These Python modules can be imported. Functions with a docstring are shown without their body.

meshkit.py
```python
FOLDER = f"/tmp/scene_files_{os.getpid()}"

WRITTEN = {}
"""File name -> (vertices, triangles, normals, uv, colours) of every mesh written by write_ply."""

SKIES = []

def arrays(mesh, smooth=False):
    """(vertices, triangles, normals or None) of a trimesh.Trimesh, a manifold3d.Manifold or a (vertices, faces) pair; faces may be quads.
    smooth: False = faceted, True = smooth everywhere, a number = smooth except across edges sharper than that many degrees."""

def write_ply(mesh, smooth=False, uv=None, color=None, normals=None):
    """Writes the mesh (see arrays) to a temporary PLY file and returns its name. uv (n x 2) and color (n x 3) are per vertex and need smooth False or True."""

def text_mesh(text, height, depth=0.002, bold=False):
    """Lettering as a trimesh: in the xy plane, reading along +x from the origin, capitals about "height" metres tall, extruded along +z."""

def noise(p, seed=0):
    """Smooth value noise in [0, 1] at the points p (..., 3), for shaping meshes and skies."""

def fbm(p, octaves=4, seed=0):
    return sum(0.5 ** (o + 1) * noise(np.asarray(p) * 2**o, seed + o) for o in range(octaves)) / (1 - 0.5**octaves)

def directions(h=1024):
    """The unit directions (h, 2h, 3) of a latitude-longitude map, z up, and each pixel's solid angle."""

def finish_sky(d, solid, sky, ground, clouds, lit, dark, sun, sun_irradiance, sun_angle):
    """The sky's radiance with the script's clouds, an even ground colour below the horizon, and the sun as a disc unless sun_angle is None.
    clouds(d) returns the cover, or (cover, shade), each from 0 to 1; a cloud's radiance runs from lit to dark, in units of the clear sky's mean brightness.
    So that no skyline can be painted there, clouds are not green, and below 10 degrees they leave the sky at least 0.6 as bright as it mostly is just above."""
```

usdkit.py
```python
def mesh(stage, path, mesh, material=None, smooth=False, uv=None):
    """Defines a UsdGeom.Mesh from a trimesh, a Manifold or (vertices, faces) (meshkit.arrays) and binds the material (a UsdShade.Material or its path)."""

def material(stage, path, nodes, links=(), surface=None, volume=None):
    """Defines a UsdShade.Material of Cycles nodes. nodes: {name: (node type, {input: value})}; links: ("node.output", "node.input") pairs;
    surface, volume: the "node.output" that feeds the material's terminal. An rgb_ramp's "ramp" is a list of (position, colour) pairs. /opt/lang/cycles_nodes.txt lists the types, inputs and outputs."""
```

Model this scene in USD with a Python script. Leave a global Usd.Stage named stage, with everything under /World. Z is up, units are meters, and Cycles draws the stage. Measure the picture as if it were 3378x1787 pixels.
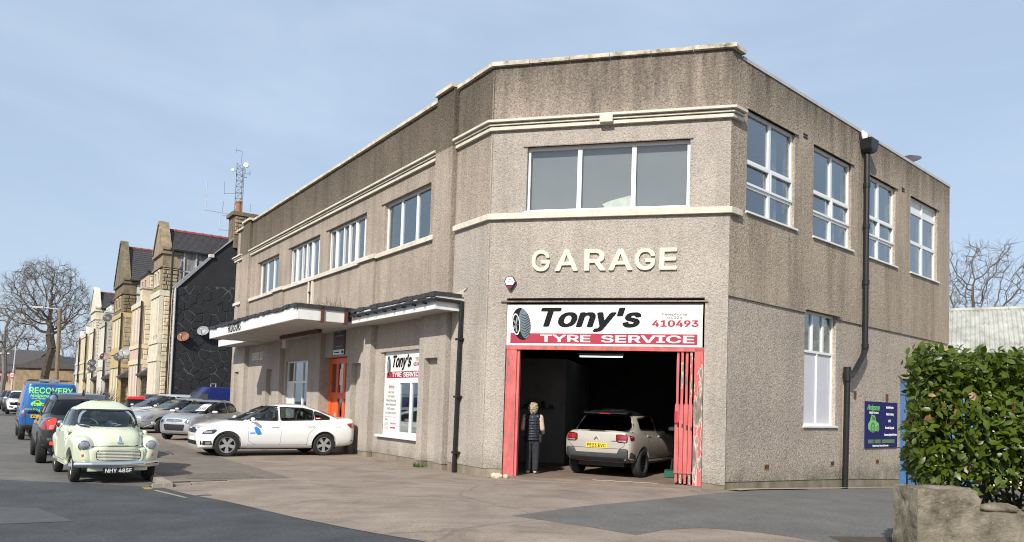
import math, random, numpy as np, trimesh, usdkit, meshkit
import manifold3d as m3
from manifold3d import Manifold, CrossSection
import shapely
from shapely.geometry import Polygon, box as sbox, Point, LineString, MultiPolygon
from shapely import affinity
from shapely.ops import unary_union
from scipy.spatial import Delaunay, Voronoi
from scipy.interpolate import PchipInterpolator
from pxr import Usd, UsdGeom, UsdLux, UsdShade, Gf, Sdf, Vt

stage = Usd.Stage.CreateInMemory()
UsdGeom.SetStageUpAxis(stage, UsdGeom.Tokens.z)
UsdGeom.SetStageMetersPerUnit(stage, 1.0)
UsdGeom.Xform.Define(stage, '/World')
UsdGeom.Scope.Define(stage, '/World/Looks')
RNG = np.random.default_rng(7)
random.seed(7)

# ---------------------------------------------------------------- camera, sky, sun, exposure
CAM_H, PITCH, ROLL = 1.6, math.radians(2.645), math.radians(1.814)
cam = UsdGeom.Camera.Define(stage, '/World/camera')
cp, sp, cr, sr = math.cos(PITCH), math.sin(PITCH), math.cos(ROLL), math.sin(ROLL)
_X, _U, _Fw = np.array([1.0, 0, 0]), np.array([0, -sp, cp]), np.array([0, cp, sp])
_right, _up, _back = cr * _X + sr * _U, -sr * _X + cr * _U, -_Fw
cam.AddTransformOp().Set(Gf.Matrix4d(*[float(x) for x in (*_right, 0, *_up, 0, *_back, 0, 0, 0, CAM_H, 1)]))
cam.CreateHorizontalApertureAttr(36.0)
cam.CreateVerticalApertureAttr(36.0 * 542 / 1024)
cam.CreateFocalLengthAttr(36.0 * 2500 / 3378)
cam.CreateVerticalApertureOffsetAttr(3.513)
cam.CreateClippingRangeAttr(Gf.Vec2f(0.1, 2000))
cam.CreateExposureAttr(0.52)
SUN_EL, SUN_X, SUN_Y = math.radians(36.5), -0.375, -0.927
SUN_ROT = math.atan2(SUN_X, SUN_Y)
sun = UsdLux.DistantLight.Define(stage, '/World/sun')
sun.CreateIntensityAttr(1.0)
sun.CreateNormalizeAttr(True)
sun.CreateAngleAttr(0.53)
sun.CreateColorAttr(Gf.Vec3f(1.0, 0.95, 0.87))
_sd = Gf.Vec3d(SUN_X * math.cos(SUN_EL), SUN_Y * math.cos(SUN_EL), math.sin(SUN_EL))
sun.AddTransformOp().Set(Gf.Matrix4d().SetRotate(Gf.Rotation(Gf.Vec3d(0, 0, 1), _sd)))
sky = UsdLux.DomeLight.Define(stage, '/World/sky')
skym = usdkit.material(stage, '/World/Looks/sky_air', {
    'tc': ('texture_coordinate', {}),
    'sky': ('sky_texture', {'sky_type': 'single_scattering', 'sun_disc': False, 'sun_elevation': SUN_EL, 'sun_rotation': SUN_ROT % (2 * math.pi), 'altitude': 20.0, 'air_density': 1.0, 'aerosol_density': 1.6, 'ozone_density': 1.2}),
    'map': ('mapping', {'mapping_type': 'point', 'scale': (1.2, 1.2, 5.0), 'rotation': (0.35, 0.25, 0.6)}),
    'n': ('noise_texture', {'scale': 1.6, 'detail': 5.0, 'roughness': 0.55, 'distortion': 0.4}),
    'r': ('rgb_ramp', {'ramp': [(0.0, (.6, .6, .6)), (0.42, (.64, .64, .64)), (0.68, (.88, .88, .88)), (1.0, (.92, .92, .92))]}),
    'mx': ('mix', {'mix_type': 'mix', 'color2': (4.1, 5.05, 6.35)}),
    'bg': ('background_shader', {'strength': 0.10})},
    [('tc.generated', 'map.vector'), ('map.vector', 'n.vector'), ('n.fac', 'r.fac'), ('r.color', 'mx.fac'), ('sky.color', 'mx.color1'), ('mx.color', 'bg.color')], surface='bg.background')
UsdShade.MaterialBindingAPI.Apply(sky.GetPrim()).Bind(skym)
sky.GetPrim().SetCustomDataByKey('kind', 'structure')

# ---------------------------------------------------------------- naming and mesh helpers
LOC = {}
def numbered(path):
    if not stage.GetPrimAtPath(path): return path
    k = 1
    while stage.GetPrimAtPath('%s_%03d' % (path, k)): k += 1
    return '%s_%03d' % (path, k)
def tag(path, **kw):
    p = stage.GetPrimAtPath(path)
    for k, v in kw.items():
        if v: p.SetCustomDataByKey({'cat': 'category'}.get(k, k), v)
    return path
def thing(name, label, cat, loc=(0, 0, 0), rotz=0.0, group=None):
    path = numbered('/World/' + name)
    x = UsdGeom.Xform.Define(stage, path)
    x.AddTranslateOp().Set(Gf.Vec3d(*map(float, loc)))
    if rotz: x.AddRotateZOp().Set(math.degrees(rotz))
    LOC[path] = np.zeros(3)
    return tag(path, label=label, cat=cat, group=group)
def wthing(name, label, cat, loc, group=None):
    """a thing whose parts are given in world coordinates"""
    path = thing(name, label, cat, loc, 0.0, group)
    LOC[path] = np.array(loc, float)
    return path
def tm(m):
    if isinstance(m, (list, tuple)):
        m = trimesh.util.concatenate([tm(x) for x in m])
    if isinstance(m, Manifold):
        g = m.to_mesh(); m = trimesh.Trimesh(np.array(g.vert_properties[:, :3]), np.array(g.tri_verts), process=False)
    return m
def part(parent, name, mesh, material, smooth=False, label=None, kind=None):
    mesh = tm(mesh)
    path = numbered(parent + '/' + name)
    off = LOC.get(parent, np.zeros(3)); LOC[path] = off
    v = np.asarray(mesh.vertices) - off
    usdkit.mesh(stage, path, (v, np.asarray(mesh.faces)), material, smooth)
    tag(path, label=label, kind=kind)
    return path
def solid(name, mesh, material, label=None, cat=None, group=None, kind=None, smooth=False):
    path = numbered('/World/' + name); mesh = tm(mesh)
    usdkit.mesh(stage, path, (np.asarray(mesh.vertices), np.asarray(mesh.faces)), material, smooth)
    return tag(path, label=label, cat=cat, group=group, kind=kind)
def fix(m):
    if m.volume < 0: m.invert()
    return m
def bx(cx, cy, cz, sx, sy, sz):
    b = trimesh.creation.box((sx, sy, sz)); b.apply_translation((cx, cy, cz)); return b
def cyl(p, q, r, n=12, r2=None):
    p, q = np.asarray(p, float), np.asarray(q, float); d = q - p; L = np.linalg.norm(d); d = d / L
    a = np.cross(d, [0, 0, 1.0] if abs(d[2]) < .9 else [1.0, 0, 0]); a /= np.linalg.norm(a); b = np.cross(d, a)
    th = np.arange(n) * 2 * np.pi / n; ring = np.cos(th)[:, None] * a + np.sin(th)[:, None] * b
    r2 = r if r2 is None else r2
    v = np.vstack([p + ring * r, q + ring * r2, [p], [q]]); f = []
    for i in range(n):
        j = (i + 1) % n
        f += [[i, j, n + j], [i, n + j, n + i], [2 * n, j, i], [2 * n + 1, n + i, n + j]]
    return fix(trimesh.Trimesh(v, f, process=False))
def pipe(pts, r, n=8):
    pts = [np.asarray(p, float) for p in pts]
    return trimesh.util.concatenate([cyl(a, b, r, n) for a, b in zip(pts[:-1], pts[1:])] + [trimesh.creation.icosphere(1, r * 1.02).apply_translation(p) for p in pts[1:-1]])
def extr(poly, h):
    ps = getattr(poly, 'geoms', [poly])
    return trimesh.util.concatenate([trimesh.creation.extrude_polygon(p, h, engine='earcut') for p in ps if p.area > 1e-9])
class Frame:
    """a vertical plane: s along it, o outwards, z up"""
    def __init__(self, o, t, n): self.o, self.t, self.n = np.asarray(o, float), np.asarray(t, float), np.asarray(n, float)
    def pt(self, s, z, o=0.0): p = self.o + self.t * s + self.n * o; return np.array([p[0], p[1], z])
    def map(self, m):
        """mesh with x = s, y = z, z = outwards -> world"""
        v = np.asarray(m.vertices); xy = self.o + v[:, :1] * self.t + v[:, 2:3] * self.n
        r = trimesh.Trimesh(np.column_stack([xy, v[:, 1]]), m.faces.copy(), process=False)
        if np.cross(np.append(self.t, 0), [0, 0, 1.0]) @ np.append(self.n, 0) < 0: r.invert()
        return r
    def ext(self, poly, o0, o1):
        m = extr(poly, o1 - o0); m.apply_translation((0, 0, o0)); return self.map(m)
    def box(self, s0, s1, z0, z1, o0, o1): return self.ext(sbox(min(s0, s1), z0, max(s0, s1), z1), o0, o1)
    def text(self, s, z, o, text, h, bold=True, shear=0.0, depth=0.012, width=None, rev=False, fat=0.0):
        """lettering whose left end is at s; rev: reading towards smaller s"""
        m = meshkit.text_mesh(text, h, depth, bold)
        if fat:
            m = trimesh.util.concatenate([m] + [m.copy().apply_translation((fat * h * q, fat * h * r_ * .5, .0003 * (i_ + 1))) for i_, (q, r_) in enumerate(((1, 0), (-1, 0), (.5, 1), (-.5, -1)))])
        v = m.vertices
        w = v[:, 0].max() - v[:, 0].min(); v[:, 0] -= v[:, 0].min()
        if width: v[:, 0] *= width / w
        v[:, 0] += v[:, 1] * shear
        if rev: v[:, 0] *= -1; m.invert()
        v[:, 0] += s; v[:, 1] += z; v[:, 2] += o
        m.vertices = v
        return self.map(m)
def rect_ring(x0, x1, y0, y1, w): return sbox(x0, y0, x1, y1).difference(sbox(x0 + w, y0 + w, x1 - w, y1 - w))
def blob_hull(pts): return Manifold.batch_hull([Manifold.sphere(r, 12).translate(tuple(map(float, p))) for p, r in pts])
def chain(pts, n=12):
    """hulls of consecutive spheres (p, r), joined"""
    out = Manifold()
    for (p, r), (q, s) in zip(pts[:-1], pts[1:]):
        out += Manifold.batch_hull([Manifold.sphere(r, n).translate(tuple(map(float, p))), Manifold.sphere(s, n).translate(tuple(map(float, q)))])
    return out
def soften(man, length, it=8, lamb=.5):
    t = tm(man.refine_to_length(length)); t = trimesh.Trimesh(t.vertices, t.faces, process=True)
    trimesh.smoothing.filter_taubin(t, lamb=lamb, nu=lamb + .03, iterations=it)
    return t
def to_man(m):
    m = trimesh.Trimesh(m.vertices, m.faces, process=True)
    return Manifold(m3.Mesh(np.asarray(m.vertices, np.float32), np.asarray(m.faces, np.uint32)))

# ---------------------------------------------------------------- materials
def mul(c, k): return tuple(min(1.0, max(0.0, x * k)) for x in c)
def M(name, c, rough=.6, var=.12, scale=4.0, bump=0.0, bscale=60.0, metal=0.0, coat=0.0, streak=0.0, c2=None, spec=.5, coord='position', rr=None, big=0.0, dist=.02, vmap=(1, 1, 1), speck=0.0, spscale=46.0):
    path = '/World/Looks/' + name
    N = {'g': ('geometry', {}), 'tc': ('texture_coordinate', {}), 'p': ('principled_bsdf', {'base_color': c, 'roughness': rough, 'metallic': metal, 'coat_weight': coat, 'specular_ior_level': spec})}
    src = 'g.position' if coord == 'position' else 'tc.object'
    L = []; col = None
    if var or c2:
        N['m0'] = ('mapping', {'mapping_type': 'point', 'scale': vmap})
        N['n1'] = ('noise_texture', {'scale': scale, 'detail': 6.0, 'roughness': .6})
        N['r1'] = ('rgb_ramp', {'ramp': rr or [(.25, mul(c, 1 - var)), (.5, c), (.75, c2 or mul(c, 1 + var))]})
        L += [(src, 'm0.vector'), ('m0.vector', 'n1.vector'), ('n1.fac', 'r1.fac')]; col = 'r1.color'
    if big:
        N['n3'] = ('noise_texture', {'scale': .45, 'detail': 4.0, 'roughness': .6})
        N['r3'] = ('rgb_ramp', {'ramp': [(.3, (1 - big,) * 3), (.7, (1 + big * .3,) * 3)]})
        N['x3'] = ('mix', {'mix_type': 'multiply', 'fac': 1.0})
        L += [(src, 'n3.vector'), ('n3.fac', 'r3.fac'), (col, 'x3.color1'), ('r3.color', 'x3.color2')]; col = 'x3.color'
    if speck:
        N['n6'] = ('noise_texture', {'scale': spscale, 'detail': 2.0}); N['r6'] = ('rgb_ramp', {'ramp': [(.3, (1 - speck,) * 3), (.5, (1.0, 1.0, 1.0)), (.7, (1 + speck,) * 3)]}); N['x6'] = ('mix', {'mix_type': 'multiply', 'fac': 1.0})
        L += [(src, 'n6.vector'), ('n6.fac', 'r6.fac'), (col, 'x6.color1'), ('r6.color', 'x6.color2')]; col = 'x6.color'
    if streak:
        N['m2'] = ('mapping', {'mapping_type': 'point', 'scale': (3.0, 3.0, .22)})
        N['n2'] = ('noise_texture', {'scale': 1.0, 'detail': 5.0, 'roughness': .65})
        N['r2'] = ('rgb_ramp', {'ramp': [(.35, (1 - streak,) * 3), (.56, (1.0, 1.0, 1.0))]})
        N['x2'] = ('mix', {'mix_type': 'multiply', 'fac': 1.0})
        L += [(src, 'm2.vector'), ('m2.vector', 'n2.vector'), ('n2.fac', 'r2.fac'), (col, 'x2.color1'), ('r2.color', 'x2.color2')]; col = 'x2.color'
    if bump:
        N['n4'] = ('noise_texture', {'scale': bscale, 'detail': 4.0, 'roughness': .6})
        N['b'] = ('bump', {'strength': bump, 'distance': dist})
        L += [(src, 'n4.vector'), ('n4.fac', 'b.height'), ('b.normal', 'p.normal')]
    if col: L.append((col, 'p.base_color'))
    return usdkit.material(stage, path, N, L, surface='p.BSDF')
def glass(name, tint=(.75, .8, .8), rough=.01, ior=1.55, refl=(1, 1, 1)):
    f0 = ((ior - 1) / (ior + 1)) ** 2
    return usdkit.material(stage, '/World/Looks/' + name, {
        'l': ('layer_weight', {'blend': .5}), 'w': ('math', {'math_type': 'power', 'value2': 4.0}), 'f': ('map_range', {'from_min': 0.0, 'from_max': 1.0, 'to_min': f0, 'to_max': 1.0, 'clamp': True}),
        't': ('transparent_bsdf', {'color': tint}), 'g': ('glossy_bsdf', {'color': refl, 'roughness': rough}), 'm': ('mix_closure', {})},
        [('l.facing', 'w.value1'), ('w.value', 'f.value'), ('f.result', 'm.fac'), ('t.BSDF', 'm.closure1'), ('g.BSDF', 'm.closure2')], surface='m.closure')
def roughcast(name, c, dark=.55, light=1.35, streak=.25, size=26.0, bump=.9, big=.16, low=0.0, top=0.0, ztop=9.3, zfall=1.6, stains=None):
    """harled render: pebbly relief, aggregate of mixed tones, water streaks, grime below copings (by height on the wall) and damp at the foot"""
    N = {'g': ('geometry', {}), 'n1': ('noise_texture', {'scale': size, 'detail': 3.0, 'roughness': .55, 'distortion': .8}),
         'r1': ('rgb_ramp', {'ramp': [(.3, mul(c, dark)), (.48, c), (.7, mul(c, light))]}),
         'n3': ('noise_texture', {'scale': .5, 'detail': 5.0, 'roughness': .62}), 'r3': ('rgb_ramp', {'ramp': [(.32, (1 - big, 1 - big, 1 - big * .9)), (.68, (1 + big * .4,) * 3)]}),
         'm2': ('mapping', {'mapping_type': 'point', 'scale': (2.2, 2.2, .16)}), 'n2': ('noise_texture', {'scale': 1.0, 'detail': 6.0, 'roughness': .68}), 'r2': ('rgb_ramp', {'ramp': [(.36, (1 - streak,) * 3), (.55, (1.0, 1.0, 1.0))]}),
         'x3': ('mix', {'mix_type': 'multiply', 'fac': 1.0}), 'x2': ('mix', {'mix_type': 'multiply', 'fac': 1.0}),
         'n4': ('noise_texture', {'scale': size * .8, 'detail': 3.0, 'roughness': .5, 'distortion': 1.2}), 'b': ('bump', {'strength': bump, 'distance': .035}),
         'p': ('principled_bsdf', {'roughness': .95, 'specular_ior_level': .2})}
    L = [('g.position', 'n1.vector'), ('n1.fac', 'r1.fac'), ('g.position', 'n3.vector'), ('n3.fac', 'r3.fac'), ('r1.color', 'x3.color1'), ('r3.color', 'x3.color2'),
         ('g.position', 'm2.vector'), ('m2.vector', 'n2.vector'), ('n2.fac', 'r2.fac'), ('x3.color', 'x2.color1'), ('r2.color', 'x2.color2'),
         ('g.position', 'n4.vector'), ('n4.fac', 'b.height'), ('b.normal', 'p.normal')]
    col = 'x2.color'
    if top:
        N.update({'sx': ('separate_xyz', {}), 'mr': ('map_range', {'from_min': ztop - zfall, 'from_max': ztop, 'to_min': 0.0, 'to_max': 1.0, 'clamp': True}), 'm5': ('mapping', {'mapping_type': 'point', 'scale': (3.5, 3.5, .3)}), 'n5': ('noise_texture', {'scale': 1.3, 'detail': 6.0, 'roughness': .7}),
                  'mu': ('math', {'math_type': 'multiply'}), 'r5': ('rgb_ramp', {'ramp': [(.12, (1, 1, 1)), (.6, (1 - top,) * 3)]}), 'x5': ('mix', {'mix_type': 'multiply', 'fac': 1.0})})
        L += [('g.position', 'sx.vector'), ('sx.z', 'mr.value'), ('g.position', 'm5.vector'), ('m5.vector', 'n5.vector'), ('mr.result', 'mu.value1'), ('n5.fac', 'mu.value2'), ('mu.value', 'r5.fac'), (col, 'x5.color1'), ('r5.color', 'x5.color2')]
        col = 'x5.color'
    if low:
        N.update({'s6': ('separate_xyz', {}), 'mr6': ('map_range', {'from_min': .9, 'from_max': .1, 'to_min': 0.0, 'to_max': 1.0, 'clamp': True}), 'n6': ('noise_texture', {'scale': 1.7, 'detail': 5.0, 'roughness': .7}),
                  'mu6': ('math', {'math_type': 'multiply'}), 'r6': ('rgb_ramp', {'ramp': [(.25, (1, 1, 1)), (.6, (1 - low, 1 - low * .92, 1 - low))]}), 'x6': ('mix', {'mix_type': 'multiply', 'fac': 1.0})})
        L += [('g.position', 's6.vector'), ('s6.z', 'mr6.value'), ('g.position', 'n6.vector'), ('mr6.result', 'mu6.value1'), ('n6.fac', 'mu6.value2'), ('mu6.value', 'r6.fac'), (col, 'x6.color1'), ('r6.color', 'x6.color2')]
        col = 'x6.color'
    if stains:                                       # runs of dirty water at known places along the wall
        (ox, oy), ang, length, bands, z0, z1 = stains; ca, sa = math.cos(ang), math.sin(ang); ramp = [(0.0, (1, 1, 1))]
        for c_, w_, k_ in bands: ramp += [((c_ - w_) / length, (1, 1, 1)), ((c_ - w_ * .35) / length, (1 - k_, 1 - k_ * .97, 1 - k_)), ((c_ + w_ * .35) / length, (1 - k_, 1 - k_ * .97, 1 - k_)), ((c_ + w_) / length, (1, 1, 1))]
        N.update({'m8': ('mapping', {'mapping_type': 'point', 'rotation': (0, 0, -ang), 'location': (-(ca * ox + sa * oy), -(-sa * ox + ca * oy), 0)}), 's8': ('separate_xyz', {}), 'n8': ('noise_texture', {'scale': 2.4, 'detail': 5.0, 'roughness': .7}), 'a8': ('math', {'math_type': 'multiply_add', 'value2': .55, 'value3': -.27}), 'b8': ('math', {'math_type': 'add'}), 'd8': ('math', {'math_type': 'divide', 'value2': length}),
                  'r8': ('rgb_ramp', {'ramp': ramp + [(1.0, (1, 1, 1))]}), 'z8': ('map_range', {'from_min': z0, 'from_max': z1, 'to_min': 0.0, 'to_max': 1.0, 'clamp': True}), 'c8': ('math', {'math_type': 'multiply', 'use_clamp': True}), 'k8': ('map_range', {'from_min': .3, 'from_max': .62, 'to_min': .35, 'to_max': 1.25, 'clamp': True}), 'x8': ('mix', {'mix_type': 'multiply'})})
        L += [('g.position', 'm8.vector'), ('m8.vector', 's8.vector'), ('g.position', 'n8.vector'), ('n8.fac', 'a8.value1'), ('s8.x', 'b8.value1'), ('a8.value', 'b8.value2'), ('b8.value', 'd8.value1'), ('d8.value', 'r8.fac'), ('s8.z', 'z8.value'), ('n8.fac', 'k8.value'), ('z8.result', 'c8.value1'), ('k8.result', 'c8.value2'), ('c8.value', 'x8.fac'), (col, 'x8.color1'), ('r8.color', 'x8.color2')]
        col = 'x8.color'
    L.append((col, 'p.base_color'))
    return usdkit.material(stage, '/World/Looks/' + name, N, L, surface='p.BSDF')

R_FRONT = roughcast('harled_render', (.42, .37, .318), size=33.0, dark=.66, light=1.27, streak=.16, low=.35, top=.35, ztop=9.6, zfall=2.2)
R_SIDE = roughcast('harled_render_brown', (.385, .315, .24), size=25.0, bump=1.0, dark=.55, light=1.36, streak=.3, low=.3, top=.72, ztop=9.4, zfall=1.6)
R_LOW = roughcast('harled_render_lower_side', (.415, .35, .285), size=25.0, bump=1.0, dark=.55, light=1.4, streak=.12, low=.5)
R_LEFT = roughcast('harled_render_left', (.385, .32, .26), size=30.0, dark=.6, light=1.35, streak=.22, low=.3, top=.2, ztop=8.0, zfall=1.0)
R_GRIME = roughcast('harled_render_grimy', (.145, .118, .09), dark=.6, light=1.5, streak=.25, top=.3, ztop=9.6, zfall=1.6)
R_FGRIME = roughcast('harled_render_weathered', (.315, .26, .21), dark=.55, light=1.45, streak=.4, big=.25, top=.68, ztop=9.5, zfall=2.0)
PLINTH = M('plinth_concrete', (.22, .185, .135), .9, .35, 2.5, bump=.3, bscale=40, streak=.2)
CREAM = M('cream_paint', (.60, .55, .455), .75, .14, 9, bump=.15, bscale=60, streak=.16)
CREAM_W = M('cream_paint_flaked', (.70, .62, .49), .85, .3, 6, c2=(.8, .74, .62), bump=.3, bscale=40, streak=.3, rr=[(.22, (.2, .16, .12)), (.34, (.46, .39, .3)), (.5, (.60, .53, .41)), (.75, (.68, .62, .5))])
WHITE_P = M('white_plastic', (.71, .71, .70), .35, .03, 8)
WHITE_B = M('white_board', (.69, .69, .67), .4, .07, 3, streak=.12)
WHITE_S = M('sign_white', (.70, .69, .655), .35, .03, 3)
GREY_PANEL = M('grey_panel', (.52, .52, .55), .5, .04, 3)
BLACK = M('black_paint', (.012, .012, .013), .4, .2, 6, spec=.4)
BLACK_P = M('black_plastic', (.015, .016, .017), .45, .2, 8)
FELT = M('roofing_felt', (.035, .034, .036), .85, .5, 12, bump=.6, bscale=25)
DARK = M('dark_recess', (.008, .008, .009), .8, 0)
RUST = M('rusty_steel', (.09, .035, .022), .85, .5, 14, bump=.3, bscale=60)
REDP = M('red_paint', (.42, .012, .045), .45, .05, 4)
SIGN_RED = M('sign_red', (.33, .013, .04), .4, .08, 4)
GREY_TXT = M('grey_paint', (.22, .22, .22), .5, 0)
LETTER = M('letter_cream', (.68, .61, .45), .6, .05, 12)
DOOR_RED = M('peeling_red_paint', (.60, .115, .105), .7, .3, 5, bump=.35, bscale=30, rr=[(.30, (.13, .09, .075)), (.37, (.25, .13, .11)), (.40, (.44, .085, .08)), (.55, (.50, .11, .105)), (.78, (.57, .155, .145))], vmap=(1.6, 1.6, .5))
DOOR_OLD = M('flaked_red_paint', (.58, .12, .11), .8, .3, 4, bump=.6, bscale=25, rr=[(.36, (.15, .115, .09)), (.45, (.27, .22, .18)), (.48, (.6, .54, .48)), (.5, (.42, .09, .085)), (.6, (.58, .115, .105)), (.8, (.64, .15, .14))], vmap=(2.2, 2.2, .45))
ORANGE = M('orange_paint', (.72, .10, .014), .4, .08, 4)
BLUE_GATE = M('blue_paint', (.055, .19, .42), .55, .12, 3, streak=.2)
LEAD = M('grey_fascia', (.45, .44, .45), .55, .12, 3, streak=.1)
PANE = glass('window_glass', (.72, .80, .83), .008, 2.3)
PANE_G = glass('front_window_glass', (.86, .88, .885), .02, 1.7)
INNER = M('inner_wall_paint', (.42, .42, .40), .9, .1, 1.5)
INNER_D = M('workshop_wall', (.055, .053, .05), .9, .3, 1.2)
ROOM_GREY = M('whitened_glass', (.205, .215, .222), .6, .06, 2)
# ---------------------------------------------------------------- plan of the corner building (surveyed) and the street's axes
PR, PL = np.array([4.449, 15.681]), np.array([-.612, 16.942])
T = np.array([-.56681, .82385]); N = np.array([-.82385, -.56681])       # along the street, and out towards it
TR = np.array([.7403, .6723]); TR /= np.linalg.norm(TR); NR = np.array([TR[1], -TR[0]])
TG = (PL - PR) / np.linalg.norm(PL - PR); NG = np.array([TG[1], -TG[0]]); NG = NG if NG @ (-PR) > 0 else -NG
FG, FL, FR = Frame(PR, TG, NG), Frame(PL, T, N), Frame(PR, TR, NR)
LG = 5.216
def SO(s, o): return PL + T * s + N * o
def so_of(p): d = np.asarray(p)[..., :2] - PL; return d @ T, d @ N
def sstep(x, a, b): u = np.clip((x - a) / (b - a), 0, 1); return u * u * (3 - 2 * u)
EDGE_S = [-60, -14, -9, -6, -5.1, -3.74, -1.8, -.6, .23, .8]; EDGE_O = [-14, .4, 3.3, 4.72, 5.05, 5.44, 5.85, 6.22, 6.4, 6.42]
def edge_off(s): return np.interp(s, EDGE_S, EDGE_O)
def height(p):
    p = np.asarray(p, float); s, o = so_of(p)
    u = (p[..., :2] - PR) @ TR
    h = -.075 * sstep(o - edge_off(s), -1.2, -.05)
    return h - .043 * np.maximum(0, u - .3) * sstep(-o, 2.0, 5.5) * (u < 60) - 2.5 * (u >= 60) * sstep(-o, 2.0, 5.5)
def sheet(poly, lift, step=.8, level=None):
    """a sheet that follows the ground's height"""
    pts = []
    for g in getattr(poly, 'geoms', [poly]):
        for ring in (g.exterior, *g.interiors):
            n = max(8, int(ring.length / step)); pts += [ring.interpolate(k / n, True).coords[0] for k in range(n)] + list(ring.coords)[:-1]
    x0, y0, x1, y1 = poly.bounds
    gx, gy = np.meshgrid(np.arange(x0, x1, step), np.arange(y0, y1, step)); gg = np.column_stack([gx.ravel(), gy.ravel()])
    gg = gg[shapely.contains_xy(poly.buffer(-step * .3), gg[:, 0], gg[:, 1])]
    pts = np.unique(np.round(np.vstack([np.array(pts), gg]), 4), axis=0); tri = Delaunay(pts).simplices
    c = pts[tri].mean(1); tri = tri[shapely.contains_xy(poly, c[:, 0], c[:, 1])]
    a, b, d = (pts[tri[:, k]] for k in range(3)); area = (b - a)[:, 0] * (d - a)[:, 1] - (b - a)[:, 1] * (d - a)[:, 0]
    tri = tri[np.abs(area) > 1e-7]; area = area[np.abs(area) > 1e-7]; tri[area < 0] = tri[area < 0][:, ::-1]
    return trimesh.Trimesh(np.column_stack([pts, (height(pts) if level is None else np.full(len(pts), level)) + lift]), tri, process=False)

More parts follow.
